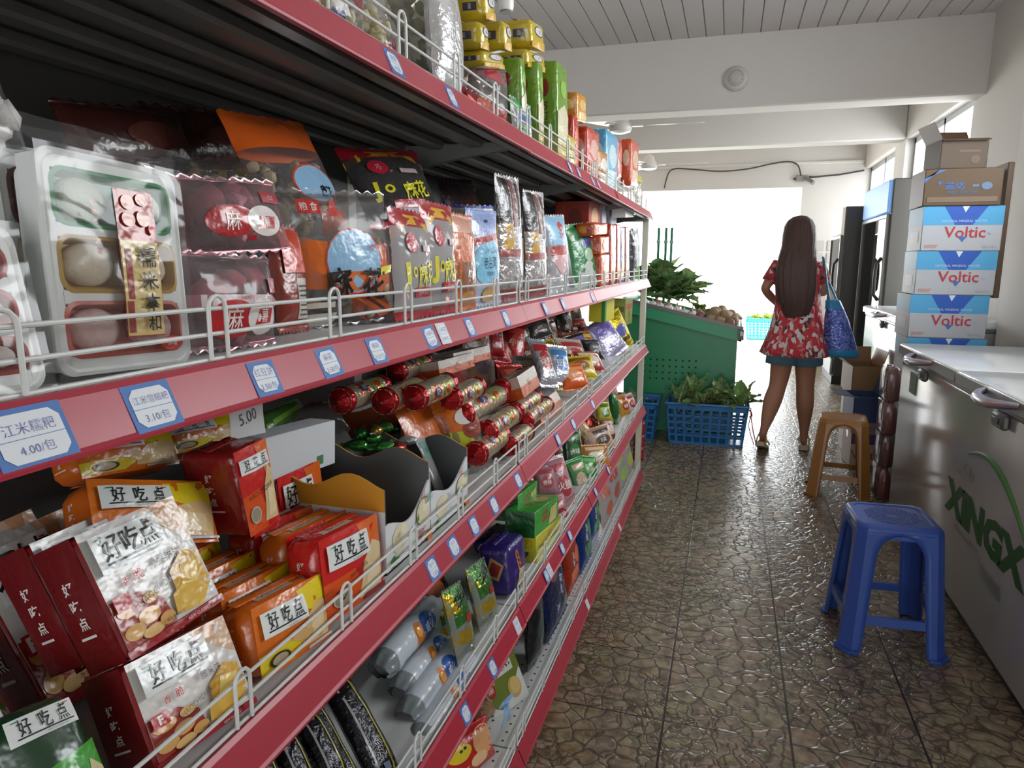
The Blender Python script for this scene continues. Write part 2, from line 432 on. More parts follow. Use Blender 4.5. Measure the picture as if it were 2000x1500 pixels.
# ceiling fans
def fan(loc, lab, spin, R):
    r = empty('ceiling_fan', loc)
    wm = mat('c9c5c2', 'plastic')
    top = ZC-loc[2]
    mb = MB(); mb.tube([(0, 0, .08), (0, 0, top)], .012, wm, 10); mb.build('downrod', r)
    mb = MB(); mb.lathe([(.02, top-.09), (.055, top-.03), (.06, top)], wm, 20); mb.build('canopy', r)
    mb = MB(); mb.lathe([(.03, .10), (.055, .085), (.075, .03), (.10, .0), (.105, -.03), (.09, -.06), (.04, -.075)], wm, 28); mb.build('motor_housing', r)
    for k in range(3):
        a = spin+k*2*PI/3
        mb = MB()
        mb.grid(lambda u, v: (.09+(R-.09)*u, (v-.5)*(.075+.055*math.sin(PI*min(1, u*1.15))), -.01+.02*(v-.5)+.0*u), 14, 4, mat('dcd9d6', 'plastic'))
        o = mb.build('blade', r, rot=(0, 0, a)); md = o.modifiers.new('thick', 'SOLIDIFY'); md.thickness = .004
        mb = MB(); mb.box((.07, -.02, -.02), (.2, .02, -.012), wm, .003); mb.build('blade_bracket', r, rot=(0, 0, a))
    tag(r, lab, 'ceiling fan', None)
fan((-1.0, 6.5, 2.53), 'white ceiling fan just behind the nearest beam', 0.02, .72)
fan((-1.02, 9.0, 2.52), 'white ceiling fan farther away, near the shop front', 0.02, .70)
# hanging lamp tube end above the shelf
r = empty('pendant_lamp', (-.62, 1.95, 2.03))
mb = MB(); mb.lathe([(.019, -.03), (.022, -.02), (.022, .14), (.014, .16)], mat('e2e0dd', 'plastic'), 24); mb.build('lamp_shade', r)
mb = MB(); mb.lathe([(.016, -.034), (.014, -.028), (.007, -.026)], mat('8e8a88', 'plastic'), 24); mb.build('reflector', r)
mb = MB(); mb.tube([(0, 0, .15), (0, 0, ZC-2.0)], .004, mat('d0cdca', 'plastic'), 6); mb.build('cord', r)
tag(r, 'small white cylinder lamp hanging above the top shelf packets', 'lamp')

# ================================================================== right side: fridges, freezers, cartons
def upright_fridge(loc, d, wd, h, lab, header, side, door_in):
    """front faces -X; local x 0..d, y 0..wd"""
    r = empty('display_fridge', loc)
    sm = mat(side, 'steel')
    mb = MB(); mb.box((0.03, 0, .09), (d, .05, h), sm, .008); mb.box((0.03, wd-.05, .09), (d, wd, h), sm, .008); mb.box((.05, .05, h-.06), (d, wd-.05, h), sm)
    mb.box((d-.03, .05, .09), (d, wd-.05, h-.06), mat('d8dadb', 'plastic')); mb.box((.03, .05, .09), (d, wd-.05, .28), sm)
    mb.build('cabinet', r)
    mb = MB(); lw = mat('e4e6e6', 'plastic'); mb.box((.06, .051, .285), (d-.035, .055, h-.065), lw); mb.box((.06, wd-.055, .285), (d-.035, wd-.051, h-.065), lw); mb.build('inner_liner', r, smooth=False)
    mb = MB(); mb.box((.02, .01, .0), (d-.02, wd-.01, .095), mat('2e2d2d', 'plastic'), .005); mb.build('plinth', r)
    dm = mat('6f6d6b', 'steel')
    mb = MB(); t = .035
    y0, y1, z0, z1 = .03, wd-.03, .29, h-.3
    for lo, hi in [((0, y0, z0), (.04, y0+t, z1)), ((0, y1-t, z0), (.04, y1, z1)), ((0, y0+t, z0), (.04, y1-t, z0+t)), ((0, y0+t, z1-t), (.04, y1-t, z1))]: mb.box(lo, hi, dm, .004)
    dr = mb.build('door', r)
    mb = MB(); mb.box((.012, y0+t, z0+t), (.02, y1-t, z1-t), glass_pane()); mb.build('pane', dr)
    mb = MB(); mb.tube([(0, y0+.05, 1.0), (-.04, y0+.05, 1.05), (-.045, y0+.05, 1.2), (-.04, y0+.05, 1.32), (0, y0+.05, 1.38)], .016, mat('2b2a2a', 'plastic'), 8); mb.build('handle', dr)
    mb = MB(); mb.box((0, .03, h-.29), (.05, wd-.03, h-.005), header, .01); mb.build('header_sign', r)
    mb = MB(); mb.box((0.0, .03, .1), (.03, wd-.03, .28), mat('9a9c9d', 'steel'), .01); mb.build('kick_panel', r)
    mb = MB(); mb.tube([(.07, .075, .35), (.07, .075, h-.34)], .012, emis('eef4f6', 12, 'cooler_tube_%d' % int(wd*100)), 10); mb.tube([(.07, wd-.075, .35), (.07, wd-.075, h-.34)], .012, emis('eef4f6', 12, 'cooler_tube_b'), 10); mb.build('added_glow_tube', r)  # glowing tubes added to brighten the fridge interior
    for k in range(4):
        mb = MB(); z = .45+k*.3
        for j in range(9): mb.tube([(.12, .06+j*(wd-.12)/8, z), (d-.06, .06+j*(wd-.12)/8, z)], .004, mat('cfd2d4', 'metal'), 5)
        mb.tube([(.12, .055, z), (.12, wd-.055, z)], .005, mat('cfd2d4', 'metal'), 5)
        mb.build('wire_rack', r)
    tag(r, lab, 'fridge', None)
    return r
def glass_pane():
    if 'glass' in MATS: return MATS['glass']
    m, nt, b = nodes_of('cooler_glass'); nt.nodes.remove(b)
    out = nt.nodes['Material Output']
    tr = nt.nodes.new('ShaderNodeBsdfTransparent'); tr.inputs[0].default_value = (.75, .8, .8, 1)
    gl = nt.nodes.new('ShaderNodeBsdfGlossy'); gl.inputs['Roughness'].default_value = .02
    fr = nt.nodes.new('ShaderNodeFresnel'); fr.inputs[0].default_value = 3.2
    mx = nt.nodes.new('ShaderNodeMixShader')
    nt.links.new(fr.outputs[0], mx.inputs[0]); nt.links.new(tr.outputs[0], mx.inputs[1]); nt.links.new(gl.outputs[0], mx.inputs[2]); nt.links.new(mx.outputs[0], out.inputs[0])
    MATS['glass'] = m; return m
def emis(col, s, name):
    m, nt, b = nodes_of(name); b.inputs['Base Color'].default_value = srgb(col)
    b.inputs['Emission Color'].default_value = srgb(col); b.inputs['Emission Strength'].default_value = s
    return m
upright_fridge((1.29, 7.0, 0), .62, 1.28, 2.06, 'wide glass-door fridge with a blue lit header, nearer of the two fridges', emis('6f9ad0', .5, 'lit_blue_header'), '55534f', None)
upright_fridge((1.12, 8.42, 0), .62, .85, 1.93, 'tall grey-sided fridge standing farther along, by the far pier', emis('d8cfc4', .5, 'pale_header'), '4c4a48', None)

def letters(mb, s, fn, height, col, kind='plastic', bold=0.02, xs=1.0, off=0.0):
    vs, fs, wd = text_tris(s, bold)
    mb.add([fn(x*height*xs, y*height) for x, y in vs], fs, mat(col, kind))
def chest_freezer(loc, L, D, H, lab, lids, logo):
    """long side along Y, front faces -X (local x=0)"""
    r = empty('chest_freezer', loc)
    wm = mat('cdced0', 'steel')
    m, nt, b = nodes_of('freezer_enamel'); b.inputs['Base Color'].default_value = srgb('a09e9b'); b.inputs['Roughness'].default_value = .16; b.inputs['Specular IOR Level'].default_value = .6
    bump(nt, b, 6, .02, .002)
    mb = MB(); mb.box((0, 0, .05), (D, L, H-.075), m, .012, 2); body = mb.build('body', r)
    mb = MB(); mb.box((.03, .03, 0), (D-.03, L-.03, .055), mat('1f1e1e', 'plastic')); mb.build('base', r)
    mb = MB(); mb.box((-.004, 0, H-.075), (D, L, H-.055), mat('7d7b79', 'steel'), .004); mb.build('gasket', r)
    n = lids; g = .012
    ml, nt, b = nodes_of('freezer_lid_white'); b.inputs['Base Color'].default_value = srgb('eef4f7'); b.inputs['Roughness'].default_value = .1; b.inputs['Specular IOR Level'].default_value = .7
    bump(nt, b, 5, .015, .002)
    for k in range(n):
        y0 = L*k/n+g/2; y1 = L*(k+1)/n-g/2
        mb = MB(); mb.box((-.02, y0, H-.055), (D, y1, H), ml, .012, 3)
        mb.box((-.024, y0+.004, H-.05), (-.018, y1-.004, H-.008), mat('8b8987', 'steel'), .002)
        ld = mb.build('lid', r)
        yc = (y0+y1)/2; q = .15
        mb = MB()
        pts = [(-.02, yc-q, H-.02), (-.05, yc-q*.8, H-.024), (-.075, yc-q*.4, H-.03), (-.08, yc, H-.032), (-.075, yc+q*.4, H-.03), (-.05, yc+q*.8, H-.024), (-.02, yc+q, H-.02)]
        mb.tube(pts, [.01, .014, .017, .018, .017, .014, .01], mat('c9c6d2', 'metal'), 10); mb.build('handle', ld)
        mb = MB(); mb.box((-.03, yc-.05, H-.12), (-.004, yc+.05, H-.07), mat('6a6864', 'steel'), .008)
        mb.box((-.034, yc-.03, H-.105), (-.028, yc+.03, H-.085), mat('222020', 'plastic'), .002); mb.build('lock', r)
    if logo:
        mb = MB(); F = lambda dy, dz: (lambda x, y: (-.0015, dy-x, dz+y))
        letters(mb, 'XINGX', F(.60, .43), .135, '24541f', 'matte', bold=.06, xs=1.45)
        letters(mb, '星星冷柜', F(.86, .565), .07, '7c867a', bold=-.01)
        letters(mb, 'Refrigeration Technology', F(.72, .335), .026, '6f7770', bold=.0)
        letters(mb, '星星电器', F(.46, .285), .05, '75807a', bold=.0)
        pts = [(-.0015, .80-.62*t, .60+.10*math.sin(PI*min(1, t*.75+.12))-.16*t*t) for t in [i/20 for i in range(21)]]
        mb.tube(pts, [.002+.009*math.sin(PI*i/20) for i in range(21)], mat('3f7a34', 'plastic'), 6)
        mb.build('brand_print', r)
        mb = MB(); mb.box((-.002, L-.32, H-.22), (0, L-.2, H-.12), mat('3e5a3e', 'paper')); mb.build('energy_sticker', r)
    for yy in (.1, L-.1):
        for xx in (.08, D-.08):
            pass
    tag(r, lab, 'freezer', None)
    return r
chest_freezer((.88, 2.1, 0), 1.95, .66, .925, 'long white chest freezer with green lettering and chrome handles, in front', 2, True)
chest_freezer((1.085, 4.9, 0), 1.5, .5, .99, 'white chest freezer farther along, behind the stacked water cartons', 1, False)

# cartons
def carton(name, loc, size, col, lab, cat='box', rot=0, prints=(), side='', group=None, flaps=False, tape=True, kind='paper'):
    W, D, Hh = size                                 # local: x -W/2..W/2, y 0..D (front y=0 faces -Y), z 0..H
    r = empty(name, loc, (0, 0, rot))
    mb = MB()
    if flaps:
        t = .004; bm_ = mat(col, kind)
        for lo, hi in [((-W/2, 0, 0), (W/2, t, Hh)), ((-W/2, D-t, 0), (W/2, D, Hh)), ((-W/2, 0, 0), (-W/2+t, D, Hh)), ((W/2-t, 0, 0), (W/2, D, Hh)), ((-W/2, 0, 0), (W/2, D, t))]: mb.box(lo, hi, bm_)
        mb.build('carton_body', r, smooth=False)
        for (ax, pos, ang, wd) in flaps:
            mb = MB()
            if ax == 'x': mb.box((-t/2, 0, 0), (t/2, D, wd), bm_); o = mb.build('flap', r, loc=(pos, 0, Hh), rot=(0, ang, 0), smooth=False)
            else: mb.box((-W/2, -t/2, 0), (W/2, t/2, wd), bm_); o = mb.build('flap', r, loc=(0, pos, Hh), rot=(ang, 0, 0), smooth=False)
    else:
        mb.box((-W/2, 0, 0), (W/2, D, Hh), mat(col, kind), .004); mb.build('carton_body', r)
        if tape:
            mb = MB(); mb.box((-W/2-.0006, D/2-.025, Hh-.05), (W/2+.0006, D/2+.025, Hh+.0006), mat('b89a6a', 'gloss')); mb.build('tape', r, smooth=False)
    if prints:
        mb = MB(); decals(mb, prints, W, Hh, lambda x, z, o: (x, -o-.0004, z), kind=kind); mb.build('print', r, smooth=False)
    if side:
        mb = MB(); decals(mb, side, D, Hh, lambda x, z, o: (-W/2-o-.0004, D/2-x, z), kind=kind); mb.build('side_print', r, smooth=False)
    tag(r, lab, cat, group)
    return r
VP = [('r', -.5, .58, .5, 1, '58b1e4'), ('p', [(-.24, 1), (.30, 1), (.13, .58), (-.09, .58)], '2f62c4'), ('p', [(-.02, 1), (.07, 1), (.025, .86)], 'e4eefa'),
      ('t', 'NATURAL MINERAL WATER', 0.02, .67, .05, 'cfe2f5'), ('t', 'Voltic', .04, .42, .25, 'c23a44', 0, 1, .01),
      ('p', [(-.03, .32), (.07, .32), (.02, .2)], '3e78c9'), ('r', -.45, .12, -.28, .14, 'd89a90'), ('r', -.45, .08, -.3, .1, 'd89a90'), ('t', '12 x 1.5 L', .36, .09, .05, '6c7a9a'), ('e', .36, .42, .03, .05, 'b8c6dd')]
VS = [('r', -.5, .58, .5, 1, '9cc6de'), ('r', -.3, .2, .3, .45, 'cfd6de')]
names7 = ['bottom', 'second lowest', 'third lowest', 'middle', 'third from the top', 'second from the top', 'topmost']
for k in range(7):
    carton('water_carton', (1.142+(.012, -.006, .006, 0, -.008, .004, .012)[k], 4.31, .0015+k*.2325), (.374, .3, .2315), 'c0c5cb',
           '%s of the white and blue mineral water cartons stacked behind the freezer' % names7[k], 'carton', rot=.0+(0, .01, -.01, .0, .015, -.012, .008)[k], prints=VP, side=VS, group='stacked water cartons')
zt = 7*.2325+.002
carton('kraft_carton', (1.135, 4.30, zt), (.36, .3, .19), '665039', 'brown carton with blue print lying on the water cartons', 'carton',
       prints=[('p', [(-.5, .75), (-.5, .62), (-.32, .97), (-.22, .97)], '4a7fc0'), ('t', '益达', -.1, .55, .2, '3d72b8', 0, 1.2, .02), ('t', '木糖醇 无糖口香糖', .0, .36, .08, '55789f'), ('e', -.3, .62, .025, .05, '3d72b8'), ('r', .12, .5, .2, .56, '5f86b2'), ('e', .3, .52, .07, .1, '6d86a8'), ('r', -.45, .1, .45, .24, '84705c')], tape=False)
carton('open_kraft_carton', (1.135, 4.34, zt+.193), (.225, .22, .15), '574431', 'small open brown carton at the very top of the carton stack', 'carton', rot=.12,
       flaps=[('x', -.1105, -.5, .1), ('y', .218, -.7, .1), ('y', .002, 1.9, .03)], prints=[('e', .25, .3, .1, .14, '6f563e'), ('r', -.1, .55, .35, .62, '745a41')])
carton('shade_sheet', (1.362, 4.36, 1.15), (.03, .26, .70), '5f4a36', 'tall thin brown sheet in place of shade between the carton stack and wall', 'carton', tape=False)  # thin brown sheet painted as the brownish shade right of the stack
carton('water_carton', (.915, 4.92, .0015), (.2, .26, .235), 'b9a79a', 'pale printed carton on the floor behind the brown stool', 'carton', rot=.05,
       prints=[('r', -.5, .7, .5, 1, '50426a'), ('t', 'Voltic', .0, .4, .25, 'a8434a', 0, 1, .01), ('r', -.5, 0, .5, .12, '8a6a62')])
carton('biscuit_carton', (.905, 4.92, .238), (.19, .27, .24), '34446e', 'dark blue carton with open white lid on the floor stack', 'carton', rot=.08,
       flaps=[('x', -.093, -1.45, .1), ('x', .088, .3, .1), ('y', .002, 1.4, .1)], prints=[('r', -.5, .0, .5, .3, '8c7f86'), ('t', 'Voltic', 0, .16, .16, 'a05058')])
carton('open_brown_carton', (.94, 5.28, .44), (.19, .28, .19), '8a6a45', 'open brown carton with raised flaps behind the blue floor carton', 'carton', rot=.1,
       flaps=[('x', -.093, -.9, .1), ('x', .093, .3, .11), ('y', .278, -.2, .11)])
carton('support_carton', (.935, 5.25, .0015), (.2, .33, .436), '7c6350', 'brown carton under the open carton by the second freezer', 'carton', tape=False)
# shrink-wrapped drink packs squeezed between freezer and carton stack
for k in range(4):
    r = empty('drink_pack', (.905, 4.31, .0015+k*.19))
    for q, (bx, by) in enumerate([(0, 0), (0, .075), (.0, .15)]):
        mb = MB(); c = ['7a2a22', '5d2620', '6e2b2a', '62302c'][k]
        mb.lathe([(.028, 0), (.034, .01), (.034, .1), (.03, .14), (.015, .165), (.013, .185)], mat(c, 'gloss'), 14, (bx, by, 0)); mb.build('bottle', r)
    mb = MB(); mb.box((-.037, -.036, .001), (.037, .186, .183), film('ffffff', .05), .012, 2); mb.build('shrink_wrap', r)
    tag(r, '%s shrink-wrapped pack of dark red drinks beside the freezer end' % ['lowest', 'second lowest', 'third', 'topmost'][k], 'drink pack', 'drink packs by the freezer')

# stools
def stool(loc, rot, col, lab, chamfer=.17, sw=.125, bw=.165, H=.45):
    r = empty('plastic_stool', loc, (0, 0, rot))
    pm = mat(col, 'plastic')
    def hw(z): return bw+(sw-bw)*z/(H-.02)
    def P(k, s, z, inset=0.0):
        h = hw(z)-inset
        c = Vector((s*h, -h, z)); return Matrix.Rotation(k*PI/2, 3, 'Z') @ c
    ce = 1-chamfer
    ZA = H-.10                                     # where the arch of the leg opening starts
    for k in range(4):
        # leg: wing on side k (s from .5 to ce), chamfer, wing on side k+1
        rows = []
        zs = [0, .012, .012, .06, .14, .22, .30, ZA] + [ZA+.07*math.sin(PI/2*i/6) for i in range(1, 7)] + [H-.02]
        for i, z in enumerate(zs):
            foot = -.012 if i < 2 else 0.0
            if z <= ZA+1e-6: e = .50+.12*(1-z/H)
            else:
                q = min(1, (z-ZA)/.07); e = .50*math.sqrt(max(0, 1-q*q))
            rows.append([P(k, e, z, foot), P(k, (e+ce)/2, z, foot), P(k, ce, z, foot), (P(k, ce, z, foot)+P(k+1, -ce, z, foot))/2*1.0, P(k+1, -ce, z, foot), P(k+1, -(e+ce)/2, z, foot), P(k+1, -e, z, foot)])
        mb = MB(); vs = [p[:] for rw in rows for p in rw]; fs = []
        for i in range(len(rows)-1):
            for j in range(6): a = i*7+j; fs.append((a, a+1, a+8, a+7))
        mb.add(vs, fs, pm)
        o = mb.build('leg', r); md = o.modifiers.new('thick', 'SOLIDIFY'); md.thickness = .007; md.offset = -1
    for k in range(4):
        mb = MB(); z0, z1 = .105, .135
        a0, b0, a1, b1 = P(k, -.6, z0, .004), P(k, .6, z0, .004), P(k, -.6, z1, .004), P(k, .6, z1, .004)
        n = Matrix.Rotation(k*PI/2, 3, 'Z') @ Vector((0, .014, 0))
        mb.add([a0, b0, b1, a1, a0+n, b0+n, b1+n, a1+n], [(0, 1, 2, 3), (7, 6, 5, 4), (0, 4, 5, 1), (3, 2, 6, 7), (0, 3, 7, 4), (1, 5, 6, 2)], pm); mb.build('stretcher', r, smooth=False)
    # seat: chamfered plate with a rolled edge and a raised textured centre
    def ring(h, z, ch=chamfer):
        out = []
        for k in range(4):
            for s in (-(1-ch), -.3, .3, (1-ch)):
                out.append(Matrix.Rotation(k*PI/2, 3, 'Z') @ Vector((s*h, -h, z)))
        return out
    mb = MB(); rs = [ring(sw+.001, H-.045), ring(sw, H-.02), ring(sw-.004, H-.007), ring(sw-.014, H), ring(sw-.026, H), ring(sw-.028, H-.004), ring(sw-.04, H-.003), ring(.02, H-.003)]
    vs = [p[:] for q in rs for p in q]; fs = []
    for i in range(len(rs)-1):
        for j in range(16): fs.append((i*16+j, i*16+(j+1) % 16, (i+1)*16+(j+1) % 16, (i+1)*16+j))
    fs.append(tuple(range((len(rs)-1)*16, len(rs)*16)))
    mb.add(vs, fs, pm)
    for i in range(-7, 8):
        for j in range(-7, 8):
            if abs(i)+abs(j) < 11 and (abs(i) > 1 or abs(j) > 1):
                x, y = i*.0115, j*.0115; mb.box((x-.004, y-.004, H-.005), (x+.004, y+.004, H-.001), pm)
    mb.build('seat', r)
    tag(r, lab, 'stool', None)
stool((.593, 2.655, 0), .06, '35529e', 'blue plastic stool with square legs, the nearer one in the aisle', .2, .135, .168, .455)
stool((.675, 4.37, 0), -.12, '9b6a32', 'brown plastic stool with rounded seat, farther along by the freezer', .3, .128, .17, .455)

# ================================================================== the long shop shelf
SZ = [1.610, 1.236, .857, .497, .104]            # board tops, top shelf first
JOINTS = [-.33, 1.536, 2.401, 3.266, 4.13]
LX0, LX1 = -.430, -.452                          # rail: bottom edge leans out, top edge sits back
RAIL_H = .044
SHELF = empty('display_shelf', (-.65, 2.0, 0))
def sput(mb, name, **k):
    mb.xf(Matrix.Translation((.65, -2.0, 0))); return mb.build(name, SHELF, **k)
steel = mat('6d6c6a', 'steel'); cream = mat('cfcbbb', 'plastic'); board_top = mat('c9cccb', 'plastic')
red_rail = mat('a92d3e', 'plastic')
levels = ['top', 'second', 'third', 'fourth', 'bottom']
for li, zt in enumerate(SZ):
    for u in range(4):
        y0, y1 = JOINTS[u]+.003, JOINTS[u+1]-.003
        mb = MB(); zt_ = zt
        mb.box((-.87, y0, zt-.006), (-.453, y1, zt), board_top)
        mb.box((-.87, y0, zt-.009), (-.455, y1, zt-.006), steel)
        # folded ribs under the board, running along it
        for xr in (-.84, -.745, -.65, -.555):
            mb.box((xr-.018, y0, zt-.03), (xr+.018, y1, zt-.009), steel, .005)
        mb.box((-.475, y0, zt-.04), (-.455, y1, zt-.009), steel)
        if li == 4:
            dk = mat('35332f', 'matte')
            for gx in range(5):
                for gy in range(int((y1-max(y0, .9))/.035)):
                    x, y = -.50-gx*.05, max(y0, .9)+.02+gy*.035
                    mb.add([(x+.004*math.cos(a), y+.004*math.sin(a), zt+.0006) for a in [i*PI/3 for i in range(6)]], [tuple(range(6))], dk)
        sput(mb, 'shelf_board', smooth=False)
        mb = MB()                                 # printed plastic price rail
        zb = zt-RAIL_H+.001
        pr = [(LX1-.004, zt+.001), (LX1, zt+.002), (LX1+.004, zt-.003), (LX0-.003, zb+.006), (LX0, zb+.003), (LX0, zb), (LX0-.006, zb-.001), (LX0-.01, zb+.004), (LX1-.008, zt-.008)]
        dy = .004 if u % 2 else 0
        vs = []
        for (x, z) in pr: vs += [(x-dy*.5, y0+.0015, z), (x, y1, z)]
        n = len(pr); fs = [(2*i, 2*((i+1) % n), 2*((i+1) % n)+1, 2*i+1) for i in range(n)]
        fs += [tuple(2*i for i in range(n-1, -1, -1)), tuple(2*i+1 for i in range(n))]
        mb.add(vs, fs, red_rail); sput(mb, 'price_rail', smooth=False)
for yj in JOINTS:                                 # uprights, brackets
    mb = MB(); mb.box((-.905, yj-.02, 0), (-.872, yj+.02, 1.78), cream, .003); sput(mb, 'upright')
    for zt in SZ[:4]:
        mb = MB()
        for s in (-1, 1):
            if -.3 < yj+s*.012 < 4.14:
                v = [(-.87, 0, zt-.02), (-.87, 0, zt-.1), (-.60, 0, zt-.052), (-.47, 0, zt-.035), (-.47, 0, zt-.0205), ]
                yy = yj+s*.007
                mb.add([(a, yy-.0015, c) for a, b, c in v]+[(a, yy+.0015, c) for a, b, c in v], [(0, 1, 2, 3, 4), (9, 8, 7, 6, 5)]+[(i, i+5, (i+1) % 5+5, (i+1) % 5) for i in range(5)], steel)
        if mb.v: sput(mb, 'bracket', smooth=False)
mb = MB(); mb.box((-.885, -.33, .02), (-.873, 4.13, 1.76), mat('4b4a48', 'plastic')); sput(mb, 'back_panel', smooth=False)
mb = MB(); mb.box((-.492, 4.132, 0), (-.458, 4.158, 1.60), cream, .003)
mb.box((-.87, 4.134, .0), (-.492, 4.150, .04), cream); mb.box((-.87, 4.134, 1.56), (-.492, 4.150, 1.60), cream)
sput(mb, 'end_post')
mb = MB(); mb.box((-.87, -.33, 0), (-.46, 4.13, .056), mat('a8283a', 'plastic')); sput(mb, 'kick_plate', smooth=False)
tag(SHELF, 'long shop shelf with five tiers and red price rails along the aisle', 'shelf')
# white wire guards along the shelf fronts, one per board
gw = mat('d5d8d5', 'plastic')
for li, zt in enumerate(SZ):
    for u in range(4):
        y0, y1 = JOINTS[u]+.012, JOINTS[u+1]-.012
        mb = MB(); xg = -.4575; zb = zt+.0035
        ng = 3
        for k in range(ng): mb.tube([(xg, y0, zb+.0235*k), (xg, y1, zb+.0235*k)], .0021, gw, 8)
        for yy in (y0, y1): mb.tube([(xg, yy, zb), (xg, yy, zb+.047)], .0021, gw, 8)
        yy = (.34 if u == 0 else y0+.05)-(.615 if u == 0 else 0)
        while yy < y1-.03:
            if yy > y0+.02:
                a = .0115
                pts = [(xg+.003, yy-a, zb)]+[(xg+.003, yy-a, zb+.047)]+[(xg+.003, yy-a*math.cos(t*PI/6), zb+.047+.012*math.sin(t*PI/6)) for t in range(1, 6)]+[(xg+.003, yy+a, zb+.047), (xg+.003, yy+a, zb)]
                mb.tube(pts, .0021, gw, 8)
            yy += .205
        o = mb.build('wire_guard')
        tag(o, 'white wire guard on the %s tier, %s section of the shelf' % (levels[li], ['nearest', 'second', 'third', 'farthest'][u]), 'shelf guard', 'wire guards of the shelf')
# handwritten price tags clipped on the rails
INK = '5a5aa8'
LEAN_TAG = -math.atan2(LX0-.003-(LX1+.004), RAIL_H-.011)   # rail front leans outwards at the bottom
def price_tag(li, y, lines, lab, roll=0.0, wd=.040, hh=.036, blank=False, dz=0.0):
    zt = SZ[li]
    r = empty('price_tag', ((LX0-.003+LX1+.004)/2+.0008, y, zt-.0215+dz), (LEAN_TAG, roll, PI/2))
    mb = MB(); mb.box((-wd/2, -.0006, -hh/2), (wd/2, 0, hh/2), mat('3f73b8' if not blank else 'cfd6dc', 'paper')); mb.build('card', r, smooth=False)
    mb = MB(); c = .006
    pts = [(-wd/2+.004+c, -hh/2+.004), (wd/2-.004-c, -hh/2+.004), (wd/2-.004, -hh/2+.004+c), (wd/2-.004, hh/2-.004-c), (wd/2-.004-c, hh/2-.004), (-wd/2+.004+c, hh/2-.004), (-wd/2+.004, hh/2-.004-c), (-wd/2+.004, -hh/2+.004+c)]
    mb.add([(a, -.0010, b) for a, b in pts], [tuple(range(8))], mat('dfe5ea', 'paper'))
    mb.add([(-wd/2+.004, -.0012, -.001), (wd/2-.004, -.0012, -.001), (wd/2-.004, -.0012, -.0004), (-wd/2+.004, -.0012, -.0004)], [(0, 1, 2, 3)], mat('6d93c4', 'paper'))
    for i, t in enumerate(lines):
        vs, fs, w_ = text_tris(t, -.012); hgt = min(.0085 if i == 0 else .0075, (wd-.012)/max(w_, .1))
        mb.add([(x*hgt, -.0014, b*hgt+(.0065 if i == 0 else -.0085)) for x, b in vs], fs, mat(INK, 'paper'))
    mb.build('written_face', r, smooth=False)
    tag(r, lab, 'price tag', 'price tags on the shelf rails')
    return r

# ================================================================== product builders (front faces local -Y, origin at the base centre)
def cl(v, a=0., b=1.): return max(a, min(b, v))
def bag_surf(w, h, t, seal, wr=.002, seed=0, full=.62, waist=.05):
    def prof(x, z):
        u = cl(abs(x)/(w/2)); v = cl((z/h-seal)/(1-2*seal), 0, 1)*2-1
        return (max(0., 1-u**2.4)**full)*(max(0., 1-abs(v)**2.6)**full)
    def S(x, z, off=0., side=-1):
        p = prof(x, z)
        q = noise.noise(Vector((x*28+seed*7.3, z*28, seed*3.7)))*wr*(1-.3*p)+noise.noise(Vector((x*60, z*22+seed, seed*1.3)))*wr*.6
        if z < seal*h or z > h-seal*h: q += .0011*math.sin(z*1800)
        vv = cl(z/h)*2-1
        xo = x*(1-waist*(1-vv*vv))
        return (xo, side*(t/2*p+off)+q, z)
    return S
def bag(name, w, h, t, body, decs=(), zones=(), seal=.06, seed=1, contents=None, wr=.0022, kind='gloss', back=None, full=.62, waist=.05, header=None, teeth=True):
    """body: material.  zones: (v0,v1,material) bands.  contents: (colour list, count, size, kind)"""
    S = bag_surf(w, h, t, seal, wr, seed, full, waist)
    mb = MB()
    zs = sorted(set([0, seal, 1-seal, 1]+[z for q in zones for z in q[:2]]+[i/24 for i in range(25)]))
    zs = [z for i, z in enumerate(zs) if i == 0 or z-zs[i-1] > .004]
    nu = 18
    def zm(v):
        for a, b, m in zones:
            if a <= v <= b: return m
        return body
    for side in (-1, 1):
        o = len(mb.v)
        for z in zs:
            for i in range(nu+1):
                x = (i/nu-.5)*w
                zz = z*h
                if teeth and z in (0, 1): zz += .0022*(1 if i % 2 else -1)*(1 if z else -1)
                mb.v.append(S(x, zz, 0.0003, side))
        for j in range(len(zs)-1):
            m = mb.mi(zm((zs[j]+zs[j+1])/2))
            for i in range(nu):
                a = o+j*(nu+1)+i; f = (a, a+1, a+nu+2, a+nu+1)
                mb.f.append(f if side < 0 else f[::-1]); mb.m.append(m)
    o = mb.build(name, smooth='all')
    if decs:
        md = MB(); decals(md, decs, w, h, lambda x, z, off: S(x, z, off+.0003), kind=kind); md.build('printed_face', o, smooth='all')
    if contents:
        cols, n, sz, ck = contents[:4]; v0, v1 = contents[4] if len(contents) > 4 else (.04, .8)
        rnd = random.Random(seed); mc = MB()
        k = 0
        while k < n:
            u = rnd.uniform(-.42, .42); v = rnd.uniform(v0, v1)
            p = -S(u*w, v*h)[1]-sz*.75
            if p <= 0: k += .25; continue
            d = rnd.uniform(-1, 1)
            mc.blob((u*w*.95, d*p, v*h), (sz*rnd.uniform(.8, 1.2), sz*rnd.uniform(.6, 1), sz*rnd.uniform(.7, 1.1)), mat(cols[int(rnd.random()*len(cols))], ck), 1, .25, k, Euler((rnd.random()*3, rnd.random()*3, 0)))
            k += 1
        c = mc.build('contents', o, smooth='all'); c['kind'] = 'stuff'
    return o
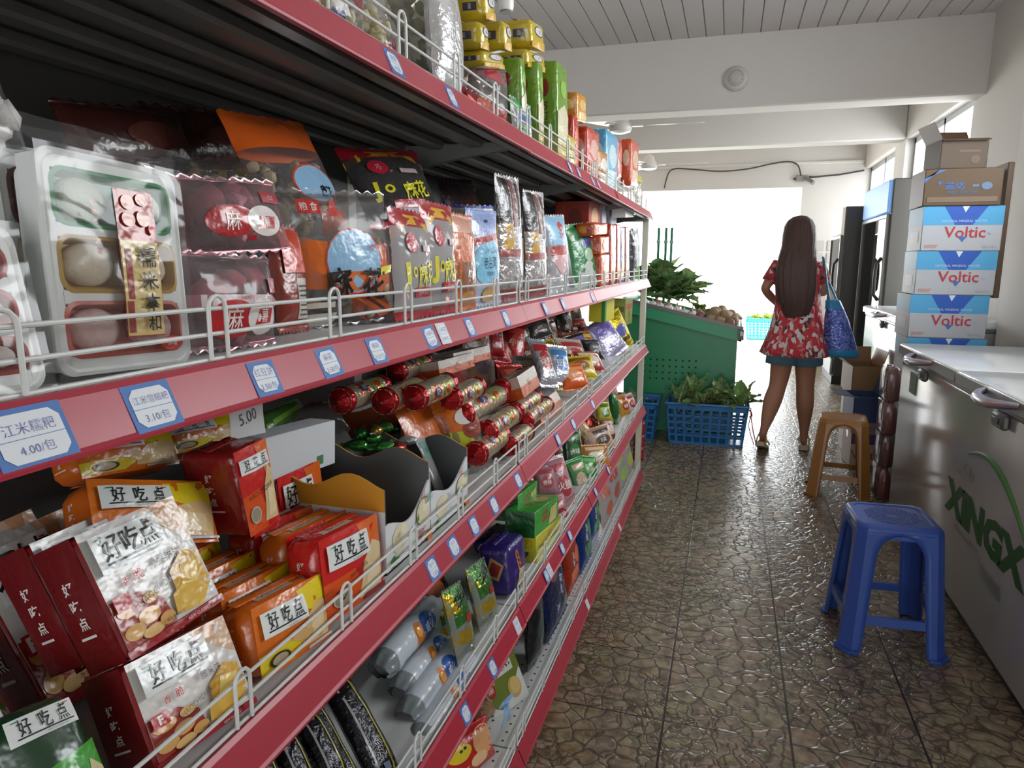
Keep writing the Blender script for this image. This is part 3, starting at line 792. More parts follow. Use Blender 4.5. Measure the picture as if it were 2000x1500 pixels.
def brick(name, w, h, t, col, decs=(), sdecs=(), tdecs=(), puff=.004, r=.006, fins=('t', 'b'), fcol=None, kind='gloss', seed=1, zones=()):
    """block shaped flow-wrapped pack: slightly puffed faces, crimped fins at the ends"""
    mb = MB(); m = mat(col, kind)
    hw, ht = w/2, t/2
    per = []
    nc = 4
    for (sx, sy, a0) in ((1, -1, -PI/2), (1, 1, 0), (-1, 1, PI/2), (-1, -1, PI)):
        for i in range(nc+1):
            a = a0+PI/2*i/nc; per.append((sx*(hw-r)+r*math.cos(a), sy*(ht-r)+r*math.sin(a)))
    # extra points along the faces
    P2 = []
    for i in range(len(per)):
        a, b = per[i], per[(i+1) % len(per)]; P2.append(a)
        L = math.hypot(b[0]-a[0], b[1]-a[1])
        if L > .01:
            for k in range(1, 8): P2.append((a[0]+(b[0]-a[0])*k/8, a[1]+(b[1]-a[1])*k/8))
    def pf(a, b, z):
        u = cl(abs(a)/hw); s = cl(abs(b)/ht); v = cl(z/h)*2-1
        n1 = noise.noise(Vector((a*35+seed*5, b*35, z*35+seed)))*.0016
        y = b+(1 if b > 0 else -1)*(puff*(1-u*u)*(1-v*v))*(s**4)+n1*(s**4)
        x = a+(1 if a > 0 else -1)*(puff*.5*(1-s*s)*(1-v*v))*(u**4)+n1*(u**4)
        return x, y
    zr = [0, .0+r*.3/h, r/h]+[r/h+(1-2*r/h)*k/10 for k in range(1, 10)]+[1-r/h, 1-r*.3/h, 1]
    ins = [r*.9, r*.35, 0]+[0]*9+[0, r*.35, r*.9]
    o = 0; n = len(P2)
    for z, q in zip(zr, ins):
        for (a, b) in P2:
            x, y = pf(a, b, z*h); k1 = 1-q/hw; k2 = 1-q/ht
            mb.v.append((x*k1, y*k2, z*h))
    def zm(v):
        for a, b, c in zones:
            if a <= v <= b: return mat(c, kind)
        return m
    for j in range(len(zr)-1):
        k = mb.mi(zm((zr[j]+zr[j+1])/2))
        for i in range(n):
            mb.f.append((j*n+i, j*n+(i+1) % n, (j+1)*n+(i+1) % n, (j+1)*n+i)); mb.m.append(k)
    mb.f.append(tuple(range(n-1, -1, -1))); mb.m.append(mb.mi(zm(0)))
    mb.f.append(tuple(range((len(zr)-1)*n, len(zr)*n))); mb.m.append(mb.mi(zm(1)))
    ob = mb.build(name)
    if decs or sdecs or tdecs:
        md = MB()
        def F(x, z, o): a, b = pf(x, -ht, z); return (a, b-o, z)
        def Ls(x, z, o): a, b = pf(-hw, -x, z); return (a-o, b, z)
        if decs: decals(md, decs, w, h, F, kind=kind)
        if sdecs: decals(md, sdecs, t, h, Ls, kind=kind)
        if tdecs: decals(md, tdecs, w, t, lambda x, y, o: (x, -ht+y, h+o+.0002), kind=kind)
        md.build('printed_face', ob)
    fm = mat(fcol or col, kind)
    for f in fins:
        q = MB(); L = .9*w if f in 'tb' else .92*h
        def fp(u, v, f=f):
            d = .016*v; s = (u-.5)*L; zz = .0012*math.sin(u*90)+(.004*noise.noise(Vector((u*4, seed, v))))*v
            if f == 't': return (s, -ht*.1+zz+d*.9, h+.0012+d*.22)
            if f == 'b': return (s, zz, .001-d*.5)
            if f == 'l': return (-hw+.001-d, zz, h/2+s)
            return (hw-.001+d, zz, h/2+s)
        q.grid(fp, 40, 3, fm); e = q.build('end_seal', ob, smooth='all')
        md = e.modifiers.new('thick', 'SOLIDIFY'); md.thickness = .0008
    return ob
def roll_pack(name, L, r, col, end, decs=(), kind='gloss', seed=1, ends=True):
    """biscuit roll: axis along local X, origin under its middle"""
    mb = MB(); m = mat(col, kind)
    def S(x, z, o=0.0):                            # z 0..1 maps -70..+110 degrees round the front
        a = -1.2+z/(2.4*r)*3.2
        rr = r*(1+.035*noise.noise(Vector((x*70, a*1.5, seed))))+o
        return (x, -rr*math.cos(a), r+rr*math.sin(a))
    mb.grid(lambda u, v: ((u-.5)*L, -(r*(1+.03*noise.noise(Vector(((u-.5)*L*70, v*9, seed)))))*math.cos(2*PI*v), r+r*(1+.03*noise.noise(Vector(((u-.5)*L*70, v*9, seed))))*math.sin(2*PI*v)), 24, 24, m)
    for s in (-1, 1):
        k = len(mb.v); mb.v += [(s*L/2, -r*math.cos(2*PI*i/24), r+r*math.sin(2*PI*i/24)) for i in range(24)]
        mb.f.append(tuple(range(k, k+24)) if s < 0 else tuple(range(k+23, k-1, -1))); mb.m.append(0)
    o = mb.build(name)
    if decs:
        md = MB(); decals(md, decs, L, 2.4*r, S, kind=kind); md.build('printed_face', o)
    if ends:
        for s in (-1, 1):
            q = MB()
            def E(u, v, s=s):
                pr = [1.03, 1.09, 1.11, 1.08, .96, .70, .40, .15]
                i = min(7, int(v*7)); f = v*7-i; rr = r*(pr[i]+(pr[min(7, i+1)]-pr[i])*f)
                rr *= 1+.025*math.sin(u*2*PI*13+seed)*min(1, v*2)+.03*math.sin(u*2*PI*4+seed*2)*v
                xx = s*(L/2-.018+v*.032)
                return (xx, -rr*math.cos(2*PI*u), r+rr*math.sin(2*PI*u))
            q.grid(E, 54, 14, mat(end, kind), True, flip=s < 0); e = q.build('twisted_end', o)
    return o
def tray_pack(name, w, h, wells, fcols, rnd_seed, label=True):
    """white tray with coloured wells, two rice cakes per well, printed band, clear film over it"""
    o = empty(name)
    d = .03; wm = mat('d9dcd9', 'plastic')
    mb = MB()
    def rr(x0, z0, x1, z1, y, r, n=5):
        out = []
        for (cx, cz, a0) in ((x1-r, z1-r, 0), (x0+r, z1-r, PI/2), (x0+r, z0+r, PI), (x1-r, z0+r, 3*PI/2)):
            for i in range(n+1): a = a0+PI/2*i/n; out.append((cx+r*math.cos(a), y, cz+r*math.sin(a)))
        return out
    L1 = [rr(-w/2, 0, w/2, h, -.001, .014), rr(-w/2, 0, w/2, h, -.004, .014), rr(-w/2+.003, .003, w/2-.003, h-.003, -.0055, .013), rr(-w/2+.006, .006, w/2-.006, h-.006, -.0045, .012), rr(-w/2+.010, .010, w/2-.010, h-.010, d, .010)]
    vs = [p for l in L1 for p in l]; n = len(L1[0])
    fs = [(i*n+j, (i)*n+(j+1) % n, (i+1)*n+(j+1) % n, (i+1)*n+j) for i in range(len(L1)-1) for j in range(n)]
    fs.append(tuple(range((len(L1)-1)*n, len(L1)*n)))
    mb.add(vs, [f[::-1] for f in fs], wm)
    k = len(wells); zh = (h-.02)/k
    for (a, b, c, e) in [(-w/2+.004, .004, -w/2+.0125, h-.004), (w/2-.0125, .004, w/2-.004, h-.004)]+[(-w/2+.01, h-.01-zh*i-.006, w/2-.01, h-.01-zh*i+.006) for i in range(k+1)]: mb.box((a, -.0046, b), (c, .02, e), wm, .001)
    mb.build('tray', o)
    for i, c in enumerate(wells):
        z1 = h-.01-zh*i-.003; z0 = h-.01-zh*(i+1)+.003
        m = MB()
        R = [rr(-w/2+.0095, z0, w/2-.0095, z1, -.0048, .012), rr(-w/2+.0125, z0+.003, w/2-.0125, z1-.003, -.0056, .011), rr(-w/2+.0165, z0+.007, w/2-.0165, z1-.007, .006, .008)]
        vs = [p for l in R for p in l]; n = len(R[0])
        fs = [(a*n+j, a*n+(j+1) % n, (a+1)*n+(j+1) % n, (a+1)*n+j) for a in range(2) for j in range(n)]+[tuple(range(2*n, 3*n))]
        m.add(vs, [f[::-1] for f in fs], mat(c, 'plastic')); m.build('coloured_well', o)
        for s in (-1, 1):
            q = MB(); q.blob((s*(w/4-.006), .003, (z0+z1)/2), (w/4-.010, .0105, zh/2-.0085), mat(fcols[i], 'food'), 3, .04, i+s*.3); q.build('rice_cake', o)
    if label:
        q = MB()
        D = [('r', -.06, .16, .235, .86, 'a8382c'), ('r', -.055, .165, .23, .62, 'c9b377'), ('r', -.03, .34, .015, .58, '8c2b26'), ('r', -.045, .18, .0, .33, '8c2b26'),
             ('e', .03, .80, .05, .035, 'd08a78'), ('e', .14, .82, .05, .03, 'd59a85'), ('e', .02, .72, .05, .035, 'c87a66'), ('e', .13, .73, .05, .04, 'd59a85'), ('e', .19, .68, .03, .025, 'c44a40'),
             ('t', '糯', .125, .545, .10, '1c1a18', 0, 1, .006), ('t', '米', .125, .43, .09, '1c1a18', 0, 1.1, .012), ('t', '本', .13, .325, .09, '1c1a18', 0, 1.1, .012), ('t', '和', .13, .225, .08, '1c1a18', 0, 1, .01),
             ('e', .26, .12, .09, .035, 'c23a34'), ('t', '麻薯', .26, .12, .03, 'f0e0dc'), ('t', '雪', -.24, .77, .025, 'b5564c'), ('t', '媚', -.24, .73, .025, 'b5564c'), ('t', '娘', -.24, .69, .025, 'b5564c'), ('t', '麻', -.24, .60, .03, 'b5564c'), ('t', '薯', -.24, .555, .03, 'b5564c')]
        decals(q, D, w, h, lambda x, z, off: (x, -.0095-off-.0025*math.sin(PI*cl(z/h)), z)); q.build('label_band', o)
    q = MB(); f = film('ffffff', .05)
    q.grid(lambda u, v: ((u-.5)*(w+.006), -.0085-.003*math.sin(PI*u)*math.sin(PI*v)+.0018*noise.noise(Vector((u*5, v*6, rnd_seed))), -.002+v*(h+.004)), 16, 22, f)
    q.grid(lambda u, v: ((u-.5)*(w+.03*v*1.2), -.004+.012*v+.004*noise.noise(Vector((u*6, v*2, rnd_seed+3))), h+.002+v*.022), 16, 4, f)
    q.build('clear_wrap', o, smooth='all')
    return o
def box_pack(name, w, h, t, col, decs=(), sdecs=(), tdecs=(), kind='paper', scol=None, tcol=None):
    mb = MB(); mb.box((-w/2, -t/2, 0), (w/2, t/2, h), mat(col, kind), .0012); o = mb.build(name)
    md = MB()
    if scol: sdecs = (('r', -.5, 0, .5, 1, scol),)+tuple(sdecs)
    if tcol: tdecs = (('r', -.5, 0, .5, 1, tcol),)+tuple(tdecs)
    if decs: decals(md, decs, w, h, lambda x, z, q: (x, -t/2-q, z), kind=kind)
    if sdecs: decals(md, sdecs, t, h, lambda x, z, q: (-w/2-q, -x, z), kind=kind)
    if tdecs: decals(md, tdecs, w, t, lambda x, z, q: (x, -t/2+z, h+q), kind=kind)
    if md.v: md.build('printed_face', o, smooth=False)
    return o
def candy(name, L, r, col, end, seed=0):
    mb = MB(); mb.blob((0, 0, r), (L/2, r, r*.8), mat(col, 'foil'), 2, .15, seed); o = mb.build(name)
    for s in (-1, 1):
        q = MB(); q.grid(lambda u, v: (s*(L/2-.004+.018*v), (u-.5)*(.004+.02*v), r+.003*math.sin(u*20)*v), 8, 3, mat(end, 'foil'))
        q.build('twisted_end', o, smooth='all')
    return o
def put(o, loc, rot, label, cat, group=None):
    o.location = loc; o.rotation_euler = rot
    return tag(o, label, cat, group)

# ================================================================== products on the shelf
order10 = ['first', 'second', 'third', 'fourth', 'fifth', 'sixth', 'seventh', 'eighth', 'ninth', 'tenth']
def P(fn, q, label, cat, group=None):
    return put(fn(q[2], q[3], q[4]), q[0], q[1], label, cat, group)
FILM = film('ffffff', .06); PINKF = film('e8b9c2', .12); SMOKE = film('b9b9bd', .10)
def logo(cx, cz, wd, ht, k=1.0, sub=True):
    """white panel with the black, red-dotted biscuit lettering"""
    g = [('r', cx-wd/2, cz-ht/2, cx+wd/2, cz+ht/2, 'dfe4e2'), ('r', cx-wd*.40, cz-ht*.33, cx+wd*.44, cz-ht*.27, '1d1f22'),
         ('t', '好', cx-wd*.27, cz+ht*.09, ht*.68, '1d1f22', 0, .80*k, .008), ('t', '吃', cx+wd*.02, cz+ht*.09, ht*.68, '1d1f22', 0, .80*k, .008), ('t', '点', cx+wd*.29, cz+ht*.09, ht*.68, '1d1f22', 0, .80*k, .008), ('r', cx-wd*.42, cz+ht*.36, cx-wd*.32, cz+ht*.40, '1f7a4a'), ('r', cx+wd*.34, cz+ht*.36, cx+wd*.42, cz+ht*.40, 'c2272d')]

    if sub: g.append(('t', 'www.haochidian.com', cx+wd*.12, cz-ht*.40, ht*.07, '44484c'))
    return g
def vlogo(ts=1.0, zc=.55):
    return [('t', '好', 0, zc+.16*ts, .10*ts, 'e6dcd6', 0, 1, .02), ('t', '吃', 0, zc+.02*ts, .10*ts, 'e6dcd6', 0, 1, .02), ('t', '点', 0, zc-.12*ts, .10*ts, 'e6dcd6', 0, 1, .02), ('r', -.22, zc-.24*ts, .18, zc-.22*ts, 'e6dcd6')]
CASHEW = [('r', -.46, .06, .5, 1, 'dbd8d4'), ('p', [(.12, 1), (.5, 1), (.5, .60), (.34, .72), (.2, .86)], 'd9b596'), ('p', [(.2, 1), (.4, 1), (.33, .82)], 'c98f63'), ('e', .28, .88, .07, .05, 'dcae84'),
          ('p', [(-.46, .06), (.02, .06), (-.04, .30), (-.2, .42), (-.46, .44)], '9c3328'), ('e', -.34, .33, .10, .055, 'd39a52'), ('e', -.2, .22, .10, .06, 'd8a45e'), ('e', -.36, .16, .09, .06, 'd6a560'), ('e', -.14, .34, .07, .045, 'e0b878'), ('e', -.22, .1, .1, .045, 'e0b878'), ('e', -.07, .13, .08, .05, 'd8a45e'),
          ('p', [(.08, .16), (.46, .24), (.44, .50), (.30, .56), (.10, .44)], 'd9a637'), ('p', [(.02, .1), (.3, .07), (.44, .2), (.2, .34), (.04, .26)], 'e0b54a'), ('p', [(.16, .3), (.34, .26), (.4, .42), (.22, .46)], 'e9c766'),
          ('r', -.5, 0, .5, .06, 'a01f28'), ('p', [(-.44, .46), (-.30, .46), (-.30, .34), (-.44, .34)], 'b8232c'), ('t', 'F', -.37, .40, .085, 'f0ece8', 0, 1.1, .03),
          ('t', '脆', -.17, .545, .085, 'c2272d', 0, 1, .01), ('t', '香', -.28, .535, .07, 'c2272d'), ('t', '腰果饼', .14, .565, .085, '5d5a58', 0, 1, .0), ('t', 'HAOCHIDIAN', -.06, .37, .055, '3c3a3a', 12, .8, -.015), ('t', 'CASHEW BISCUIT', .18, .475, .022, '77706a'), ('t', 'NEW CLASSICS', .2, .03, .025, 'e8d8d0'),
          ('t', '净含量: 108克', -.02, .11, .03, '3a3a44')]+logo(-.12, .79, .62, .30)
ORANGE = [('r', -.5, 0, .5, 1, 'd9701a'), ('p', [(.08, .93), (.5, .99), (.5, .60), (.3, .55), (.12, .64)], 'e9d21c'), ('p', [(-.5, .06), (-.1, .06), (.04, .24), (-.02, .36), (-.5, .32)], 'e2c92a'),
          ('p', [(.02, .12), (.46, .10), (.5, .58), (.40, .66), (.16, .56), (.04, .34)], 'dcbc86'), ('p', [(.12, .2), (.4, .16), (.42, .44), (.2, .46)], 'e6cd9e'), ('p', [(-.14, .34), (.14, .16), (.2, .3), (.02, .44)], 'd3ab70'),
          ('t', 'HAOCHIDIAN', -.02, .44, .07, '2c2a28', 8, .75, -.01), ('e', -.28, .18, .12, .10, '3c3428'), ('e', -.28, .18, .09, .075, 'b9a98c'), ('r', .12, .05, .5, .09, 'c9cbd0'), ('t', '108克', .3, .15, .04, '8a4a22')]+logo(-.16, .71, .56, .34)
REDO = [('r', -.5, 0, .5, 1, 'c8231f'), ('p', [(-.5, .0), (.1, .0), (.04, .3), (-.06, .5), (-.5, .46)], 'd9541c'), ('p', [(.1, .98), (.5, 1), (.5, .64), (.24, .58)], 'd9651f'), ('p', [(.0, .08), (.44, .05), (.5, .62), (.32, .72), (.10, .5)], 'd8c193'), ('p', [(.1, .12), (.4, .12), (.4, .4), (.18, .46)], 'e5d3aa'),
        ('t', 'HAOCHIDIAN', 0, .46, .06, '2c2a28', 8, .75, -.01), ('e', -.27, .22, .14, .10, 'cfc8bb'), ('e', -.27, .22, .12, .085, '9c9282'), ('p', [(-.30, .2), (-.26, .2), (-.2, .28)], '2c2a28'), ('r', .1, .03, .5, .1, '8a2530')]+logo(-.1, .75, .66, .30)

REDN = REDO[:-10]+logo(-.02, .80, .86, .17, .8)
# ---------- second tier: trays, mochi bags, twisted dough snacks
P(lambda w, h, t: tray_pack('rice_cake_tray', w, h, ['2f8a52', 'b08a2c', 'b84a34'], ['c3c9b8', 'c9bda6', 'c8a9a2'], 1), ((-0.487, 0.471, 1.238), (-0.070, 0.045, 1.568), 0.138, 0.175, 0.030), 'rice cake tray with green, yellow and red wells standing upright on the second tier', 'snack tray', 'rice cake trays on the second tier')
P(lambda w, h, t: tray_pack('rice_cake_tray', w, h, ['5c2a26', '8a6f33', '6a3a30'], ['8a4b44', 'a89270', '9a7a70'], 2, False), ((-0.530, 0.477, 1.238), (-0.070, 0.009, 1.570), 0.138, 0.177, 0.030), 'white rice cake tray with dark red well standing just behind the front tray', 'snack tray', 'rice cake trays on the second tier')
P(lambda w, h, t: tray_pack('rice_cake_tray', w, h, ['a8382c', 'b2483c', 'ab4036'], ['c9c2bc', 'c9c2bc', 'cfc6c0'], 5, False), ((-0.479, 0.341, 1.238), (-0.210, 0.030, 1.564), 0.090, 0.120, 0.030), 'rice cake tray with red wells leaning at the extreme left edge of the second tier', 'snack tray', 'rice cake trays on the second tier')
P(lambda w, h, t: bag('clear_wafer_bag', w, h, t, FILM, seal=.08, seed=4, contents=(['cfc8c4', 'b9a9a4', 'd9d4d0'], 22, .014, 'food')), ((-0.626, 0.473, 1.406), (-0.177, -0.170, 1.601), 0.094, 0.084, 0.050), 'clear bag with pale wafers high behind the rice cake trays', 'snack bag')
PINKD = [('r', -.5, .44, .5, .56, 'd8c8ca'), ('e', -.12, .31, .23, .20, 'b8262c'), ('e', .20, .33, .19, .20, 'e3dcd9'), ('t', '麻', -.12, .31, .24, 'efe2dc', 0, 1, .006), ('p', [(.09, .24), (.3, .26), (.33, .42), (.14, .41)], 'b8262c'), ('t', '薯', .21, .34, .15, 'efe2dc', 0, 1, .004), ('t', 'juicerly', 0, .53, .07, 'b8323a', 0, 1, 0), ('r', .30, .58, .44, .74, 'b5525a'), ('t', '红豆', .37, .66, .05, 'ecd9d9'), ('t', 'MOCHI', .2, .45, .03, '3a3636')]
PINKU = [('e', -.12, .38, .23, .20, 'b8262c'), ('e', .20, .38, .19, .20, 'e3dcd9'), ('t', '麻', -.12, .38, .24, 'efe2dc', 0, 1, .006), ('p', [(.09, .26), (.3, .28), (.33, .44), (.14, .43)], 'b8262c'), ('t', '薯', .21, .36, .13, 'efe2dc', 0, 1, .01), ('r', .22, .62, .44, .78, 'b5525a'), ('t', '红豆', .33, .70, .06, 'ecd9d9'), ('r', .0, .14, .08, .19, 'b8262c')]
PC = (['b58088', 'c08d94', 'a8727c'], 11, .020, 'food', (.1, .86))
P(lambda w, h, t: bag('mochi_bag', w, h, t, PINKF, PINKD, seal=.05, seed=6, contents=PC), ((-0.500, 0.619, 1.238), (-0.070, 0.042, 1.568), 0.151, 0.101, 0.045), 'lower pink rice ball bag with round red and white print behind the wire guard', 'snack bag', 'pink rice ball bags')
P(lambda w, h, t: bag('mochi_bag', w, h, t, PINKF, PINKU, seal=.05, seed=7, contents=PC), ((-0.546, 0.704, 1.339), (-0.245, -0.053, 1.427), 0.163, 0.089, 0.040), 'upper pink rice ball bag resting above the lower one', 'snack bag', 'pink rice ball bags')
P(lambda w, h, t: bag('nut_bag', w, h, t, FILM, [('r', .12, .3, .22, .5, '3fae54'), ('p', [(.12, .5), (.2, .62), (.26, .5)], 'c23a34')], seal=.05, seed=8, contents=(['a8946a', 'b8a678', '8f7c58'], 40, .010, 'food')), ((-0.630, 0.851, 1.356), (-0.564, -0.131, 1.287), 0.217, 0.141, 0.050), 'clear bag of pale nuts with a small green sticker lying behind the pink bags', 'snack bag')
P(lambda w, h, t: bag('date_bag', w, h, t, mat('8a2f22', 'gloss'), [('r', .0, .12, .42, .5, 'c9c4b8')]+[('r', .05, .15+.045*i, .36, .165+.045*i, '55504a') for i in range(7)]+[('r', -.3, .55, .45, .95, 'c8452c')], seal=.06, seed=9), ((-0.545, 0.796, 1.238), (-0.105, 0.013, 1.569), 0.070, 0.139, 0.030), 'narrow dark red packet with a printed white table between pink and orange bags', 'snack bag')
TW = [('p', [(-.5, .30), (-.22, .28), (-.18, .62), (-.46, .66), (-.5, .62)], 'd96a1c'), ('p', [(.26, .24), (.5, .22), (.5, .58), (.3, .60)], 'd96a1c'), ('e', .06, .47, .28, .25, 'c8452c'), ('e', .06, .475, .265, .235, '8fb9d9'), ('p', [(-.14, .40), (.27, .40), (.2, .29), (.06, .25), (-.08, .29)], 'd9703a'),
      ('p', [(.0, .2), (.34, .22), (.46, .05), (.2, .02), (.04, .08)], '8a3a1c'), ('p', [(.04, .2), (.12, .2), (.4, .06), (.32, .04)], 'b8562c'), ('p', [(.16, .21), (.22, .21), (.44, .1), (.42, .07)], 'b8562c'),
      ('r', -.38, .82, -.2, .92, 'c2332c'), ('t', '粮', -.33, .87, .06, 'f0e4dc'), ('t', '食', -.25, .87, .06, 'f0e4dc'), ('p', [(-.14, .8), (-.11, .9), (-.06, .94), (-.05, .8)], 'c2332c'), ('t', '上海', -.29, .785, .035, '2c2826'),
      ('t', '传统风味', .31, .58, .05, 'c23a30', 6), ('t', '麻', -.12, .315, .24, '1c1816', 4, 1, .018), ('t', '花', .22, .30, .24, '1c1816', -4, 1, .018), ('p', [(.30, .42), (.45, .44), (.43, .38), (.3, .36)], 'd9cf2c'), ('p', [(-.44, .15), (-.16, .15), (-.16, .19), (-.44, .19)], 'd8d0c0'), ('r', -.46, .02, -.14, .11, 'cfc9bd')]
TWC = (['b5a284', 'c3b592', 'a38e6c'], 26, .012, 'food', (.03, .62))
P(lambda w, h, t: bag('twisted_dough_bag', w, h, t, FILM, TW, seal=.035, seed=11, contents=TWC, full=.45), ((-0.537, 0.912, 1.238), (-0.052, -0.035, 1.154), 0.189, 0.192, 0.050), 'clear and orange twisted dough bag with blue oval print, front of the second tier', 'snack bag', 'twisted dough snack bags')
P(lambda w, h, t: bag('twisted_dough_bag', w, h, t, FILM, [('e', .1, .42, .3, .16, 'c8452c'), ('e', .1, .42, .28, .145, '8fb9d9'), ('t', '麻花', .2, .36, .1, '1c1816', 0, 1, .03), ('r', .0, .05, .4, .22, 'a8482c')], zones=[(.70, 1, mat('c8591c', 'gloss'))], seal=.04, seed=12, contents=TWC), ((-0.589, 0.944, 1.357), (-0.421, -0.089, 1.558), 0.204, 0.201, 0.050), 'orange-topped twisted dough bag leaning far back under the upper shelf', 'snack bag', 'twisted dough snack bags')
JJ = [('p', [(-.5, .80), (-.2, .95), (.2, .95), (.5, .80), (.5, .72), (.2, .86), (-.2, .86), (-.5, .72)], 'd9a92c'), ('t', 'J', -.33, .40, .24, 'd8d02c', 0, 1.2, .06), ('e', -.17, .43, .06, .05, 'd8d02c'), ('e', -.17, .43, .03, .025, '3a2a20'), ('t', '麻花', .17, .41, .22, 'd8d02c', 6, 1, .02), ('r', -.18, .20, .24, .29, 'b82638'), ('t', 'つまみ食い', .03, .245, .05, 'f0dcd8'), ('e', -.2, .70, .12, .09, 'b8263a'), ('t', '巧', -.2, .7, .07, 'e8c8c8'), ('r', .05, .62, .3, .68, 'c9b0b4')]
JC = (['5c4434', '6e5642', '4a3428'], 22, .010, 'food', (.04, .7))
red_top = [(.84, 1, mat('a8202c', 'gloss')), (0, .08, mat('a8202c', 'gloss'))]
P(lambda w, h, t: bag('dough_twist_bag', w, h, t, film('8a6a62', .05), JJ, zones=red_top, seal=.04, seed=14, contents=(JC[0], 40, .012, 'food', (.04, .82))), ((-0.603, 1.288, 1.396), (-0.456, -0.100, 1.253), 0.219, 0.170, 0.045), 'large red-topped bag with yellow lettering leaning at the back of the second tier', 'snack bag', 'red-topped bags with yellow lettering')
JF = [('r', -.5, .0, .5, .8, '5a4038')]
P(lambda w, h, t: bag('dough_twist_bag', w, h, t, film('d0a4a2', .38), JJ, zones=red_top, seal=.04, seed=15, contents=JC), ((-0.491, 1.055, 1.238), (-0.052, 0.006, 1.570), 0.142, 0.174, 0.035), 'left one of two upright red-topped bags with yellow lettering at the front', 'snack bag', 'red-topped bags with yellow lettering')  # glare on the bag put into the milky pink film colour
P(lambda w, h, t: bag('dough_twist_bag', w, h, t, film('d0a4a2', .38), JJ, zones=red_top, seal=.04, seed=16, contents=JC), ((-0.491, 1.168, 1.238), (-0.052, 0.008, 1.570), 0.145, 0.194, 0.035), 'right one of two upright red-topped bags with yellow lettering at the front', 'snack bag', 'red-topped bags with yellow lettering')  # same milky film, its whitish tint stands in for glare
P(lambda w, h, t: bag('orange_snack_bag', w, h, t, mat('c8652c', 'gloss'), [('r', -.5, .2, .5, .5, '8a5a3a'), ('t', '怪味', .1, .35, .14, 'dcdcd8', 0, 1, .05), ('r', -.5, .8, .5, .98, 'd8a08a'), ('e', 0, .12, .3, .08, 'b8824a')], seal=.05, seed=17), ((-0.493, 1.290, 1.238), (-0.052, -0.005, 1.571), 0.132, 0.183, 0.030), 'orange bag with grey brush lettering between the red-topped bags and blue bag', 'snack bag')
BLUE = [('r', -.5, .74, .5, 1, '8fa2d4'), ('r', -.5, .97, .5, 1, '4a5cb8'), ('e', 0, .46, .42, .22, '7fc0dc'), ('e', -.2, .34, .2, .1, '7fc0dc'), ('p', [(-.42, .62), (.34, .70), (.34, .76), (-.42, .70)], 'a83238'), ('t', '老台湾', 0, .45, .13, '2a4a6a', 0, .8, .0), ('t', 'Old Taiwan', .05, .57, .05, '5a7a9a'), ('t', '传统美食', 0, .335, .05, '2a4a6a'), ('e', 0, .12, .24, .09, 'c8a06a'), ('e', 0, .88, .04, .018, '2a2f55')]
P(lambda w, h, t: bag('blue_snack_bag', w, h, t, mat('b5bcd0', 'gloss'), BLUE, seal=.05, seed=18), ((-0.499, 1.435, 1.238), (-0.052, -0.023, 1.467), 0.153, 0.201, 0.030), 'pale blue bag with round light-blue panel, front of the second tier', 'snack bag', 'pale blue header bags')
P(lambda w, h, t: bag('blue_snack_bag', w, h, t, mat('c9c8c0', 'gloss'), [('r', -.5, .97, .5, 1, '4a5cb8'), ('e', .1, .9, .03, .02, '2a2f55')], seal=.05, seed=19), ((-0.587, 1.618, 1.238), (-0.070, -0.052, 1.313), 0.219, 0.226, 0.030), 'white header bag with blue edge standing behind the pale blue bag', 'snack bag', 'pale blue header bags')
STR = [('p', [(-.5, .62), (-.1, .66), (-.05, .42), (-.5, .36)], 'c89a3c'), ('r', -.5, .62, -.1, .98, '2c2624'), ('r', -.05, .6, .08, .97, '8a5a58'), ('r', .2, .55, .3, .95, '5a4644'), ('r', -.5, .36, .5, .42, '9a4a44'), ('r', -.5, .0, .5, .10, '8a3a36'), ('t', '牛', .15, .8, .06, '2c2624', 0, .8), ('t', '肉', .15, .72, .06, '2c2624', 0, .8), ('t', '干', .15, .64, .06, '2c2624', 0, .8)]
P(lambda w, h, t: bag('silver_strip_bag', w, h, t, mat('b9b4b2', 'foil'), STR, seal=.04, seed=20), ((-0.499, 1.618, 1.238), (-0.035, -0.022, 1.467), 0.146, 0.290, 0.035), 'taller silver and black foil bag sticking up with a gold patch', 'snack bag', 'tall silver foil bags')
P(lambda w, h, t: bag('silver_strip_bag', w, h, t, mat('b9b4b2', 'foil'), STR, seal=.04, seed=21), ((-0.499, 1.850, 1.238), (-0.035, -0.029, 1.467), 0.149, 0.277, 0.035), 'second silver and black foil bag, right beside the taller one', 'snack bag', 'tall silver foil bags')
P(lambda w, h, t: bag('dried_meat_bag', w, h, t, film('c98a70', .2), [('r', -.5, .6, .5, .95, 'a05a4a')], seal=.05, seed=22, contents=(['8a4a30', '9a5a3a'], 16, .012, 'food')), ((-0.545, 2.181, 1.238), (-0.070, -0.010, 1.572), 0.219, 0.204, 0.030), 'brown dried meat bag half hidden behind the silver foil bags', 'snack bag')
P(lambda w, h, t: bag('pale_blue_bag', w, h, t, film('dcdce2', .4), [('r', -.5, .62, .5, .98, '8fc0e0'), ('e', .1, .85, .12, .06, 'c84a44'), ('t', '2元', .1, .74, .1, 'b8322c'), ('r', -.5, .48, .5, .6, 'a8403a'), ('p', [(-.5, .48), (.5, .48), (0, .2)], 'cfa8a8')], seal=.05, seed=23, contents=(['a06a5a', 'b08070'], 14, .01, 'food')), ((-0.506, 2.150, 1.238), (-0.070, -0.066, 1.366), 0.152, 0.236, 0.035), 'light blue and pink bag with a red stripe beside the green bag', 'snack bag')
